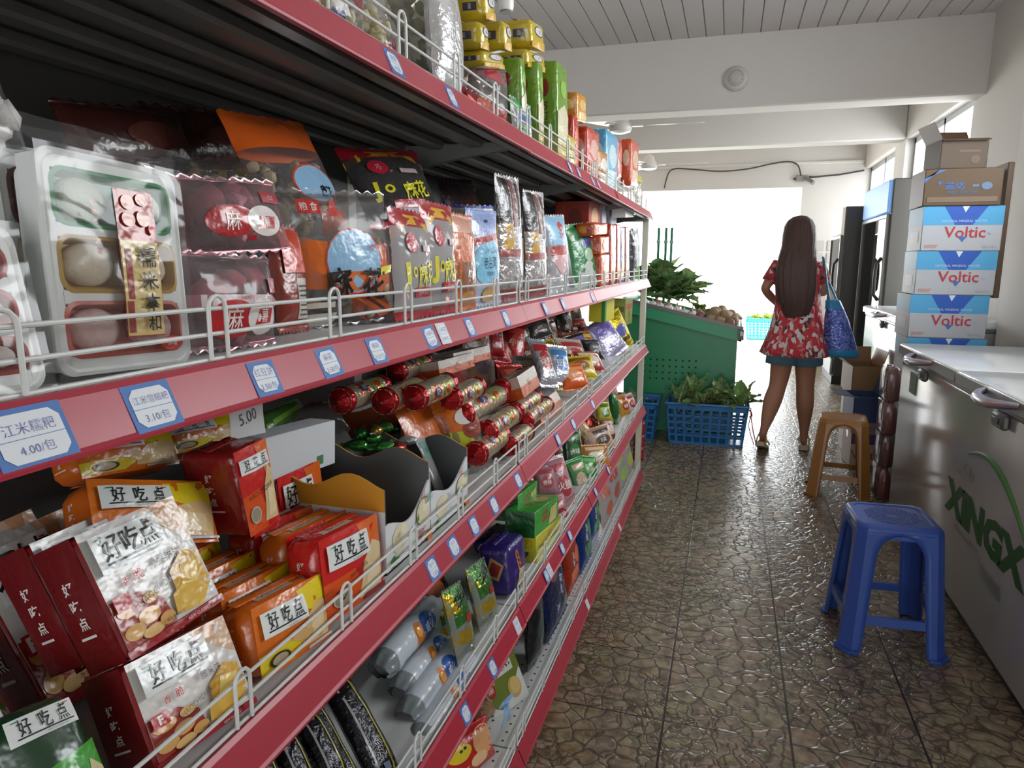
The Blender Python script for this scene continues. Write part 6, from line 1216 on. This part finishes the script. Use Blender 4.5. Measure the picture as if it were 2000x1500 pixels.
# ================================================================== vegetable stand and crates by the shop front
STAND = empty('vegetable_stand', (-.34, 6.1, 0))
def stput(mb, name, **k):
    mb.xf(Matrix.Translation((.34, -6.1, 0))); return mb.build(name, STAND, **k)
gr = mat('2c9a6a', 'plastic'); grd = mat('218256', 'plastic')
SX0, SX1, SY0, SY1 = -.80, .11, 5.60, 6.62
def zr(x): return 1.02+(x+.62)*(.852-1.02)/.73               # slanting rim, low at the aisle side
mb = MB()
def prism(y0, y1, x0, x1, zb, zt, m):
    mb.add([(x0, y0, zb(x0)), (x1, y0, zb(x1)), (x1, y0, zt(x1)), (x0, y0, zt(x0)), (x0, y1, zb(x0)), (x1, y1, zb(x1)), (x1, y1, zt(x1)), (x0, y1, zt(x0))],
           [(0, 1, 2, 3), (7, 6, 5, 4), (0, 4, 5, 1), (3, 2, 6, 7), (0, 3, 7, 4), (1, 5, 6, 2)], m)
prism(SY0+.03, SY1, SX0+.02, SX1-.03, lambda x: 0.0, lambda x: zr(x)-.11, grd); 
dk = mat('0c2a1c', 'matte')
for i in range(9):
    for j in range(4):
        x = -.62+i*.05; z = .42+j*.05
        mb.add([(x+.008*math.cos(a), SY0+.029, z+.008*math.sin(a)) for a in [k*PI/4 for k in range(8)]], [tuple(range(7, -1, -1))], dk)
stput(mb, 'cabinet_body', smooth=False)
mb = MB()
prism(SY0, SY0+.02, SX0, SX1, lambda x: zr(x)-.115, lambda x: zr(x)-.025, gr); prism(SY1-.02, SY1, SX0, SX1, lambda x: zr(x)-.115, lambda x: zr(x)-.025, gr)
prism(SY0, SY1, SX1-.02, SX1, lambda x: zr(x)-.115, lambda x: zr(x)-.025, gr); prism(SY0, SY1, SX0, SX0+.02, lambda x: zr(x)-.115, lambda x: zr(x)-.0, gr)
prism(SY0+.021, SY1-.021, SX0+.021, SX1-.021, lambda x: zr(x)-.108, lambda x: zr(x)-.05, gr)
stput(mb, 'display_bed', smooth=False)
mb = MB(); sm = mat('6e6a68', 'steel')
prism(SY0-.006, SY0+.0, SX0, SX1+.006, lambda x: zr(x)-.028, lambda x: zr(x), sm); prism(SY0-.006, SY1, SX1, SX1+.008, lambda x: zr(x)-.06, lambda x: zr(x), sm)
prism(SY0-.012, SY0+.02, SX1-.03, SX1+.014, lambda x: zr(x)-.1, lambda x: zr(x)-.02, mat('3a3836', 'plastic')); prism(SY0-.014, SY0-.011, SX1-.012, SX1+.008, lambda x: zr(x)-.07, lambda x: zr(x)-.035, mat('d8d8d4', 'plastic'))
stput(mb, 'edge_rail', smooth=False)
for xx in (-.745, -.635, -.57, -.52):
    mb = MB(); mb.box((xx-.011, 6.565, .9), (xx+.011, 6.59, 1.64), mat('2c8a66', 'plastic'), .003); mb.box((xx-.016, 6.56, 1.50), (xx+.016, 6.596, 1.53), mat('8fc0b0', 'plastic'), .003); stput(mb, 'post')
tag(STAND, 'green slanted vegetable stand beyond the end of the shelf', 'vegetable stand')

def leaf(mb, base, yaw, pitch, L, W, m, stem_m, curl=.9, seed=0, stem=.25):
    """one broad leaf with a pale midrib"""
    R = Matrix.Rotation(yaw, 4, 'Z') @ Matrix.Rotation(-pitch, 4, 'Y')
    B = Vector(base)
    def f(u, v):
        s = stem+(1-stem)*u
        wd = W*math.sin(PI*min(1, (u*.96+.03))**.8)*(1+.12*math.sin(u*26+seed))
        y = (v-.5)*wd
        z = -curl*L*.35*s*s+abs(v-.5)*wd*.35+.012*math.sin(u*17+v*9+seed)*(abs(v-.5)*2)
        return B+(R @ Vector((s*L, y, z)))
    mb.grid(f, 9, 6, m)
    mb.tube([B+(R @ Vector((s*L, 0, -curl*L*.35*s*s+.001))) for s in (0, .2, .4, .6, .8, .95)], [.007, .006, .005, .004, .003, .001], stem_m, 5)
def greens(name, loc, n, L, W, cols, stem_c, lab, cat, group, seed, spread=1.0, up0=.4, up1=1.4, hang=0):
    rnd = random.Random(seed); mb = MB()
    for i in range(n):
        a = rnd.uniform(0, 2*PI)
        leaf(mb, (rnd.uniform(-.03, .03)*spread, rnd.uniform(-.03, .03)*spread, rnd.uniform(0, .04)), a, rnd.uniform(up0, up1), L*rnd.uniform(.7, 1.15), W*rnd.uniform(.7, 1.2), mat(cols[i % len(cols)], 'leaf'), mat(stem_c, 'leaf'), rnd.uniform(.4, 1.3), i*1.7)
    o = mb.build(name, smooth='all'); put(o, loc, (0, 0, 0), lab, cat, group); return o
LF = ['7ea06e', '90b074', '6c9062', 'a4c080']
for i, (x, y, z, lab) in enumerate([(-.60, 5.98, 1.0, 'leafy cabbage head at the left of the heap on the green stand'), (-.45, 5.95, .99, 'leafy cabbage head at the front of the heap on the green stand'), (-.50, 6.08, 1.10, 'leafy cabbage head at the top of the heap on the green stand'), (-.34, 6.0, .97, 'leafy cabbage head at the right front of the heap on the green stand'), (-.30, 6.15, 1.02, 'leafy cabbage head at the back right of the heap on the green stand'), (-.64, 6.2, 1.08, 'leafy cabbage head at the back left of the heap on the green stand')]):
    greens('leafy_cabbage', (x-.05, y, z+.045), 20, .23, .19, LF, '9aa878', lab, 'cabbage', 'leafy cabbages on the stand', 10+i, 1, .1, 1.35)
greens('lettuce_leaf_bunch', (-.19, 6.0, .90), 9, .16, .10, ['8a9040', '7a8a3c'], 'b0b070', 'yellowish leafy bunch right of the cabbage heap on the stand', 'lettuce', None, 33, 1, .1, 1.2)
def veg(name, x, y, r, c, lab, cat, group, seed, kind='food', lift=0.0, tip=None):
    z = zr(x)-.05
    m = MB(); rr = r if isinstance(r, tuple) else (r, r, r)
    m.blob((0, 0, 0), rr, mat(c, kind), 3, .22, seed, Euler((seed*1.1, seed*.7, seed*2.3)) if tip is None else None)
    if tip: m.tube([(0, 0, rr[2]*.8), (.002, .001, rr[2]*1.25), (.003, 0, rr[2]*1.7)], [rr[2]*.4, rr[2]*.18, rr[2]*.12], mat(tip, kind), 7)
    o = m.build(name, smooth='all'); put(o, (x, y, z+rr[2]*.92+lift), (0, 0, seed*1.3), lab, cat, group)
rnd = random.Random(5)
order = ['first', 'second', 'third', 'fourth', 'fifth', 'sixth', 'seventh', 'eighth', 'ninth', 'tenth']
for row in range(2):
    for i in range(7):
        x = -.66+i*.062+row*.02; y = 5.655+row*.06
        veg('garlic_bulb', x, y, (.029, .029, .025), 'd4d0d4', '%s white garlic bulb from the left in the %s row on the stand' % (order[i], ['front', 'rear'][row]), 'garlic', 'garlic bulbs on the stand', i+row*7, 'food', .0+row*.02, 'c8bfa8')
for i, (x, y, c) in enumerate([(-.55, 5.79, 'a86a58'), (-.47, 5.80, 'b07a62'), (-.39, 5.78, 'c09068'), (-.27, 5.74, '9a6256'), (-.22, 5.79, 'a86a5c'), (-.20, 5.69, '8f5a50')]):
    veg('red_onion', x, y, (.034, .034, .031), c, '%s reddish onion from the left behind the garlic on the stand' % order[i], 'onion', 'onions on the stand', 30+i, 'gloss', .02, 'b09070')
k = 0
for (x, y, l) in [(-.13, 5.66, 0), (-.06, 5.66, 0), (.02, 5.66, 0), (-.14, 5.74, .01), (-.06, 5.74, .01), (.02, 5.74, 0), (-.10, 5.70, .05), (-.02, 5.71, .05), (.045, 5.70, .03), (-.13, 5.83, .01), (-.05, 5.83, .01), (.03, 5.83, 0), (-.09, 5.79, .06), (-.01, 5.79, .06), (.045, 5.79, .035), (-.05, 5.88, .07), (.02, 5.87, .055)]:
    veg('potato', x, y, (.052, .044, .040), ['9a8468', 'a58f72', '8f7a60'][k % 3], 'potato %s, right end of the stand' % (['lying in the front row, left', 'lying in the front row, middle', 'lying in the front row, right', 'in the second row, left', 'in the second row, middle', 'in the second row, right', 'on top of the front row, left', 'on top of the front row, middle', 'on top of the front row, right', 'in the third row, left', 'in the third row, middle', 'in the third row, right', 'on top of the second row, left', 'on top of the second row, middle', 'on top of the second row, right', 'highest at the left', 'highest at the right'][k]), 'potato', 'potatoes on the stand', 50+k, 'food', l); k += 1
for i, (x, y) in enumerate([(-.12, 6.0), (-.02, 6.05), (-.1, 6.16), (.02, 6.2)]):
    m = MB(); m.tube([(-.11, 0, 0), (-.06, .01, .01), (0, -.004, .016), (.06, .008, .012), (.11, 0, 0)], [.012, .026, .03, .027, .01], mat('86705a', 'food'), 10)
    put(m.build('cassava_root', smooth='all'), (x, y, zr(x)-.02+.012*i), (0, .22, .25*i-.3), '%s long brown root behind the potatoes on the stand' % ['nearest', 'second', 'third', 'farthest'][i], 'root vegetable', 'brown roots on the stand')

def crate(loc, W, D, H, col, lab, nx, nz):
    r = empty('plastic_crate', loc); m = mat(col, 'plastic')
    tp = .03                                        # sides lean out
    def side(name, P, n):
        mb = MB(); b = .011
        def bar(u0, v0, u1, v1, th=.006):
            a, b_, c, d = P(u0, v0), P(u1, v0), P(u1, v1), P(u0, v1); nn = Vector(n)*th
            mb.add([a, b_, c, d, a+nn, b_+nn, c+nn, d+nn], [(0, 1, 2, 3), (7, 6, 5, 4), (0, 4, 5, 1), (3, 2, 6, 7), (0, 3, 7, 4), (1, 5, 6, 2)], m)
        bar(0, 0, 1, .06); bar(0, .86, 1, 1, .012); bar(0, 0, .03, 1); bar(.97, 0, 1, 1)
        for i in range(1, n_): bar(i/n_-.14/n_, .06, i/n_+.14/n_, .86)
        for j in range(1, nz): v = .06+.8*j/nz; bar(.03, v-.03, .97, v+.03)
        mb.build(name, r, smooth=False)
    h = lambda v: tp*v
    n_ = nx; side('front_side', lambda u, v: Vector((-W/2-h(v)+(W+2*h(v))*u, -h(v), H*v)), (0, 1, 0))
    side('back_side', lambda u, v: Vector((W/2+h(v)-(W+2*h(v))*u, D+h(v), H*v)), (0, -1, 0))
    n_ = max(3, int(nx*D/W)); side('left_side', lambda u, v: Vector((-W/2-h(v), D+h(v)-(D+2*h(v))*u, H*v)), (1, 0, 0))
    side('right_side', lambda u, v: Vector((W/2+h(v), -h(v)+(D+2*h(v))*u, H*v)), (-1, 0, 0))
    mb = MB(); mb.box((-W/2, 0, 0), (W/2, D, .008), m)
    mb.build('crate_floor', r, smooth=False)
    mb = MB(); q = [(-W/2-tp, -tp), (W/2+tp, -tp), (W/2+tp, D+tp), (-W/2-tp, D+tp)]
    mb.tube([(a, b, H) for a, b in q], .009, m, 8, True); mb.build('rim', r)
    tag(r, lab, 'crate', None); return r
crate((-.112, 5.24, 0), .53, .31, .305, '2a6ea8', 'blue lattice crate of leafy greens on the floor in front of the stand', 9, 5)
crate((-.76, 5.24, 0), .53, .31, .29, '2a6ea8', 'blue crate at the far left, partly behind the shelf end', 9, 5)
crate((.72, 13.1, 0), .75, .5, .36, '3ab0b8', 'turquoise crate standing outside beyond the shop front', 12, 6)
GLF = ['80a466', '94b470', '709460', 'a8bc7c']
for i, (x, y, z, c, lab) in enumerate([(-.31, 5.33, .24, 'c8c8a0', 'pale-stemmed leafy bunch at the left of the blue crate'), (-.20, 5.42, .28, 'c8c8a0', 'leafy bunch at the back left of the blue crate'), (-.13, 5.34, .24, 'b8485a', 'leafy bunch with a pink stem in the middle of the blue crate'), (-.02, 5.42, .27, 'c8c8a0', 'leafy bunch at the back middle of the blue crate'), (.03, 5.34, .24, 'b0c080', 'leafy bunch right of the pink stem in the blue crate'), (.12, 5.38, .26, 'b0c080', 'leafy bunch drooping over the right corner of the blue crate')]):
    greens('leafy_bunch', (x, y, z), 11, .20, .085, GLF, c, lab, 'leafy vegetable', 'leafy bunches in the blue crate', 60+i, 1, .35, 1.5)
greens('leafy_bunch', (-.66, 5.36, .22), 9, .13, .07, GLF, 'b0c080', 'small leafy bunch in the far left crate', 'leafy vegetable', 'leafy bunches in the blue crate', 71, 1, .3, 1.2)
for i, x in enumerate((.5, .70, .90)):
    greens('herb_bunch', (x, 13.35, .30), 14, .2, .09, ['8a9a3c', 'a0a848'], 'b0b060', '%s yellow-green bunch in the turquoise crate outside' % ['left', 'middle', 'right'][i], 'leafy vegetable', 'bunches in the turquoise crate', 80+i, 1.5, .3, 1.2)
mb = MB(); mr = mat('c0404a', 'plastic')
mb.tube([(.20, 5.40, .27), (.205, 5.39, .2), (.225, 5.36, .1), (.25, 5.34, .012)], .004, mr, 6); mb.tube([(.205, 5.39, .22), (.19, 5.38, .14), (.21, 5.36, .07), (.235, 5.33, .008)], .003, mr, 6); mb.tube([(.19, 5.385, .255), (.205, 5.37, .24), (.21, 5.39, .21), (.195, 5.40, .2)], .006, mr, 6)
put(mb.build('red_string'), (0, 0, 0), (0, 0, 0), 'red plastic string dangling from the right corner of the blue crate', 'string')

# ================================================================== the woman walking away
def skin_body():
    V = []; E = []; R = []
    def n(p, r, parent=None, r2=None):
        V.append(p); R.append((r, r2 or r)); i = len(V)-1
        if parent is not None: E.append((parent, i))
        return i
    Y = 5.30
    pel = n((.465, Y, .86), .125, None, .10)
    w_ = n((.462, Y, 1.02), .105, pel, .085); ch = n((.455, Y, 1.20), .125, w_, .09); sh = n((.45, Y, 1.325), .10, ch, .065)
    nk = n((.445, Y+.005, 1.40), .048, sh); h0 = n((.44, Y+.02, 1.48), .066, nk, .07); h1 = n((.44, Y+.025, 1.56), .078, h0, .088); n((.44, Y+.015, 1.615), .055, h1, .065)
    def arm(s, el, wr, hd, fd):
        a = n(s, .046, sh); b = n(((s[0]+el[0])/2, (s[1]+el[1])/2, (s[2]+el[2])/2), .042, a); c = n(el, .034, b); d = n(((el[0]+wr[0])/2, (el[1]+wr[1])/2, (el[2]+wr[2])/2), .031, c); e = n(wr, .023, d, .02); p = n(hd, .034, e, .016)
        f = Vector(fd).normalized(); side = f.cross(Vector((0, 0, 1))).normalized(); dn = Vector((0, 0, -1))
        for k in range(4):
            b0 = Vector(hd)+f*.018+side*0+Vector((0, 0, .024-.016*k)); L = (.062, .07, .066, .052)[k]
            q = n(tuple(b0+f*.012), .0095, p); q = n(tuple(b0+f*(.012+L*.5)+side*.006), .0085, q); n(tuple(b0+f*(.012+L*.8)+side*.022), .0075, q)
        q = n(tuple(Vector(hd)-f*.012+side*.026+Vector((0, 0, .026))), .011, p); n(tuple(Vector(hd)+f*.018+side*.045+Vector((0, 0, .036))), .009, q)
    arm((.325, Y, 1.315), (.235, Y-.03, 1.15), (.345, Y+.15, 1.03), (.395, Y+.20, 1.035), (.9, .5, .05))
    arm((.575, Y, 1.315), (.625, Y+.0, 1.12), (.59, Y+.19, 1.20), (.585, Y+.235, 1.245), (-.2, .35, .9))
    def leg(hip, kn, calf, an, heel, ball, toe):
        a = n(hip, .098, pel); b = n(tuple((Vector(hip)*.45+Vector(kn)*.55)), .086, a); c = n(kn, .062, b); d = n(calf, .066, c, .07); e = n(tuple((Vector(calf)*.4+Vector(an)*.6)), .044, d); f = n(an, .030, e); g = n(ball, .026, f, .036); n(toe, .013, g, .03); n(heel, .026, f)
    leg((.395, Y-.01, .80), (.372, Y-.015, .475), (.335, Y-.075, .36), (.285, Y-.13, .135), (.273, Y-.155, .105), (.295, Y-.035, .045), (.30, Y+.015, .022))
    leg((.54, Y+.01, .80), (.555, Y+.05, .475), (.562, Y+.03, .35), (.575, Y+.06, .09), (.575, Y+.02, .045), (.585, Y+.16, .032), (.59, Y+.22, .024))
    me = bpy.data.meshes.new('person'); me.from_pydata(V, E, []); 
    bm = bmesh.new(); bm.from_mesh(me); sk = bm.verts.layers.skin.verify()
    for v, r in zip(bm.verts, R): v[sk].radius = r; v[sk].use_root = False
    bm.verts.ensure_lookup_table(); bm.verts[0][sk].use_root = True
    bm.to_mesh(me); bm.free()
    m, nt, b = nodes_of('skin'); b.inputs['Base Color'].default_value = srgb('a8765c'); b.inputs['Roughness'].default_value = .5; b.inputs['Subsurface Weight'].default_value = .08
    b.inputs['Subsurface Radius'].default_value = (.02, .008, .004); bump(nt, b, 300, .05, .0005)
    o = bpy.data.objects.new('person', me); COL.objects.link(o)
    s = o.modifiers.new('skin', 'SKIN'); s.use_smooth_shade = True; s.branch_smoothing = .6
    o.modifiers.new('sub', 'SUBSURF').levels = 2; o.modifiers['sub'].render_levels = 2
    # bake to a plain mesh so the body is one ordinary surface
    dg = bpy.context.evaluated_depsgraph_get(); dg.update()
    m2 = bpy.data.meshes.new_from_object(o.evaluated_get(dg)); o.modifiers.clear(); o.data = m2
    m2.materials.clear(); m2.materials.append(m)
    for p in m2.polygons: p.use_smooth = True; p.material_index = 0
    return o
PERSON = skin_body()
tag(PERSON, 'woman with long hair in a red floral dress walking away with a blue bag', 'person')
def floral():
    m, nt, b = nodes_of('floral_cloth')
    tc = nt.nodes.new('ShaderNodeTexCoord'); nz = nt.nodes.new('ShaderNodeTexNoise'); nz.inputs['Scale'].default_value = 20
    mv = nt.nodes.new('ShaderNodeMix'); mv.data_type = 'VECTOR'; mv.inputs[0].default_value = .05
    nt.links.new(tc.outputs['Object'], nz.inputs['Vector']); nt.links.new(tc.outputs['Object'], mv.inputs[4]); nt.links.new(nz.outputs['Color'], mv.inputs[5])
    mp = nt.nodes.new('ShaderNodeMapping'); mp.inputs['Scale'].default_value = (1, 1, .55)
    nt.links.new(mv.outputs[1], mp.inputs[0])
    v = nt.nodes.new('ShaderNodeTexVoronoi'); v.inputs['Scale'].default_value = 52; nt.links.new(mp.outputs[0], v.inputs['Vector'])
    sp = nt.nodes.new('ShaderNodeSeparateColor'); nt.links.new(v.outputs['Color'], sp.inputs[0])
    rp = nt.nodes.new('ShaderNodeValToRGB'); rp.color_ramp.interpolation = 'CONSTANT'; e = rp.color_ramp.elements
    e[0].color = srgb('c23a44'); e[0].position = 0; e[1].color = srgb('d8d0cc'); e[1].position = .42
    for pos, c in ((.58, 'b8303c'), (.76, '4a3a3c'), (.86, 'd07a7c'), (.93, 'c8c4c0')): x = e.new(pos); x.color = srgb(c)
    nt.links.new(sp.outputs[0], rp.inputs[0]); nt.links.new(rp.outputs[0], b.inputs['Base Color']); b.inputs['Roughness'].default_value = .75
    return m
FL = floral()
def loft(name, rings, m, n=40, parent=PERSON, ripple=None, close_top=False, close_bottom=False, seed=0, thick=0):
    """rings: (cx, cy, z, hx, hy)"""
    mb = MB(); vs = []
    for k, (cx, cy, z, hx, hy) in enumerate(rings):
        for i in range(n):
            a = 2*PI*i/n; q = 1+(ripple(k/(len(rings)-1), a) if ripple else 0)
            vs.append((cx+hx*q*math.cos(a), cy+hy*q*math.sin(a), z))
    fs = [(k*n+i, k*n+(i+1) % n, (k+1)*n+(i+1) % n, (k+1)*n+i) for k in range(len(rings)-1) for i in range(n)]
    if close_bottom: fs.append(tuple(range(n-1, -1, -1)))
    if close_top: fs.append(tuple(range((len(rings)-1)*n, len(rings)*n)))
    mb.add(vs, fs, m); o = mb.build(name, parent, smooth='all')
    if thick: md = o.modifiers.new('thick', 'SOLIDIFY'); md.thickness = thick
    return o
loft('dress', [(.472, 5.30, .695, .238, .20), (.47, 5.30, .76, .215, .18), (.468, 5.30, .86, .182, .155), (.465, 5.30, .96, .162, .135), (.462, 5.30, 1.06, .148, .12), (.458, 5.30, 1.16, .152, .118), (.452, 5.30, 1.25, .158, .112), (.45, 5.30, 1.32, .150, .09), (.448, 5.30, 1.365, .095, .07), (.446, 5.30, 1.385, .07, .06)], FL, 64,
     ripple=lambda k, a: (1-k)**2*(.055*math.sin(a*7+.6)+.03*math.sin(a*12)), thick=.003)
for s, (a, b) in (('l', ((.335, 5.30, 1.33), (.272, 5.28, 1.20))), ('r', ((.565, 5.30, 1.33), (.612, 5.30, 1.19)))):
    mb = MB(); mb.tube([Vector(a), Vector(a).lerp(Vector(b), .5), Vector(b)], [.055, .058, .06], FL, 20, cap=False); o = mb.build('sleeve', PERSON, smooth='all'); md = o.modifiers.new('thick', 'SOLIDIFY'); md.thickness = .003
dn = mat('5a7d90', 'matte')
mb = MB()
mb.tube([(.398, 5.29, .80), (.392, 5.29, .72), (.388, 5.288, .625)], [.112, .112, .114], dn, 28, cap=False); mb.tube([(.54, 5.31, .80), (.543, 5.318, .72), (.546, 5.325, .625)], [.112, .112, .114], dn, 28, cap=False)
o = mb.build('shorts', PERSON, smooth='all'); md = o.modifiers.new('thick', 'SOLIDIFY'); md.thickness = .004
m, nt, b = nodes_of('brown_hair'); b.inputs['Base Color'].default_value = srgb('4e3832'); b.inputs['Roughness'].default_value = .5; bump(nt, b, 22, .8, .01, 4, (5, 5, .35))
loft('hair', [(.455, 5.215, .87, .02, .012), (.452, 5.205, .92, .05, .028), (.448, 5.195, .99, .085, .04), (.44, 5.185, 1.08, .112, .05), (.432, 5.18, 1.18, .128, .055), (.428, 5.185, 1.28, .128, .06), (.432, 5.215, 1.37, .118, .075), (.438, 5.255, 1.44, .108, .09), (.44, 5.285, 1.52, .106, .105), (.44, 5.30, 1.58, .099, .105), (.44, 5.30, 1.62, .078, .085), (.44, 5.30, 1.645, .045, .05), (.44, 5.30, 1.652, .012, .014)], m, 72,
     ripple=lambda k, a: (.05*math.sin(a*17+k*3)+.035*math.sin(a*29-k*5))*(1-k*.8), close_top=True, close_bottom=True)
for sx in (-1, 1):
    mb = MB(); mb.blob((.44+sx*.03, 5.405, 1.535), (.012, .008, .008), mat('e4e0da', 'plastic'), 2); mb.blob((.44+sx*.03, 5.411, 1.535), (.006, .004, .006), mat('2a1c14', 'plastic'), 2); mb.build('eye', PERSON)
mb = MB(); mb.blob((.44, 5.415, 1.505), (.012, .018, .02), mat('a8765c', 'matte'), 2); mb.build('nose', PERSON)
mb = MB(); mb.blob((.44, 5.404, 1.475), (.022, .008, .007), mat('a04a48', 'plastic'), 2); mb.build('mouth', PERSON)
def sandal(heel, toe, lift, name='sandal'):
    H, T = Vector(heel), Vector(toe); d = (T-H); L = d.length; d.normalize(); s = d.cross(Vector((0, 0, 1))).normalized(); u = s.cross(d)
    mb = MB(); so = mat('b8a080', 'plastic'); st = mat('c8b088', 'plastic')
    def P(a, b, c): return H+d*(a*L)+s*b+u*c
    prof = [(-.12, .024), (-.05, .034), (.2, .033), (.5, .034), (.8, .043), (1.0, .038), (1.12, .02)]
    top = [P(a, -w_, -.026) for a, w_ in prof]+[P(a, w_, -.026) for a, w_ in reversed(prof)]
    th = [.03, .032, .026, .02, .016, .014, .013]; th = th+th[::-1]
    bot = [p-u*t for p, t in zip(top, th)]
    n = len(top); mb.add(top+bot, [tuple(range(n)), tuple(range(2*n-1, n-1, -1))]+[(i, i+n, (i+1) % n+n, (i+1) % n) for i in range(n)], so)
    o = mb.build(name, PERSON)
    for a, hh, w_ in ((.82, .028, .042), (.22, .05, .034)):
        mb = MB(); mb.tube([P(a, w_*math.cos(t), -.02+hh*1.5*math.sin(t)) for t in [i*PI/10 for i in range(11)]], .006, st, 6); mb.build('strap', o)
sandal((.272, 5.135, .105), (.302, 5.30, .034), .1)
sandal((.575, 5.31, .060), (.592, 5.51, .045), 0)
# tote bag hanging from her right shoulder
bag_o = empty('tote_bag', (.735, 5.25, .695))
m, nt, b = nodes_of('sequin_cloth'); v = nt.nodes.new('ShaderNodeTexVoronoi'); v.inputs['Scale'].default_value = 90; tc = nt.nodes.new('ShaderNodeTexCoord'); nt.links.new(tc.outputs['Object'], v.inputs['Vector'])
sp = nt.nodes.new('ShaderNodeSeparateColor'); nt.links.new(v.outputs['Color'], sp.inputs[0]); rp = nt.nodes.new('ShaderNodeValToRGB'); e = rp.color_ramp.elements
e[0].color = srgb('2a4a9a'); e[1].color = srgb('8a9ad0'); x = e.new(.5); x.color = srgb('4a5ab0'); nt.links.new(sp.outputs[0], rp.inputs[0]); nt.links.new(rp.outputs[0], b.inputs['Base Color']); b.inputs['Roughness'].default_value = .3; b.inputs['Metallic'].default_value = .3
bp = nt.nodes.new('ShaderNodeBump'); bp.inputs['Strength'].default_value = .6; bp.inputs['Distance'].default_value = .004; nt.links.new(v.outputs['Distance'], bp.inputs['Height']); nt.links.new(bp.outputs[0], b.inputs['Normal'])
te = mat('2a86b8', 'plastic')
def bagring(z, cx, hx, hy): return (cx, 0, z, hx, hy)
loft('bag_body', [bagring(.05, .022, .104, .055), bagring(.14, .0, .094, .055), bagring(.24, -.02, .078, .05), bagring(.33, -.04, .058, .042)], m, 36, bag_o, lambda k, a: .03*math.sin(a*6+k*4))
loft('bag_base', [bagring(0, .03, .096, .05), bagring(.012, .028, .110, .057), bagring(.052, .022, .1055, .056)], te, 36, bag_o, close_bottom=True)
loft('bag_collar', [bagring(.328, -.04, .0585, .043), bagring(.36, -.048, .05, .038), bagring(.385, -.055, .044, .03), bagring(.39, -.055, .03, .02)], te, 36, bag_o, lambda k, a: .08*math.sin(a*8+k*2), close_top=True)
for yy, x1 in ((-.03, -.075), (.03, -.02)):
    mb = MB(); mb.tube([(x1, yy*.8, .37), (-.10+yy*.3, yy, .52), (-.125, yy*.9, .62), (-.135, yy*.5, .668), (-.14, 0, .675)], .007, mat('3a8ab0', 'plastic'), 8); mb.build('strap', bag_o)
tag(bag_o, 'glittery blue tote bag hanging from the woman\'s right shoulder', 'bag')
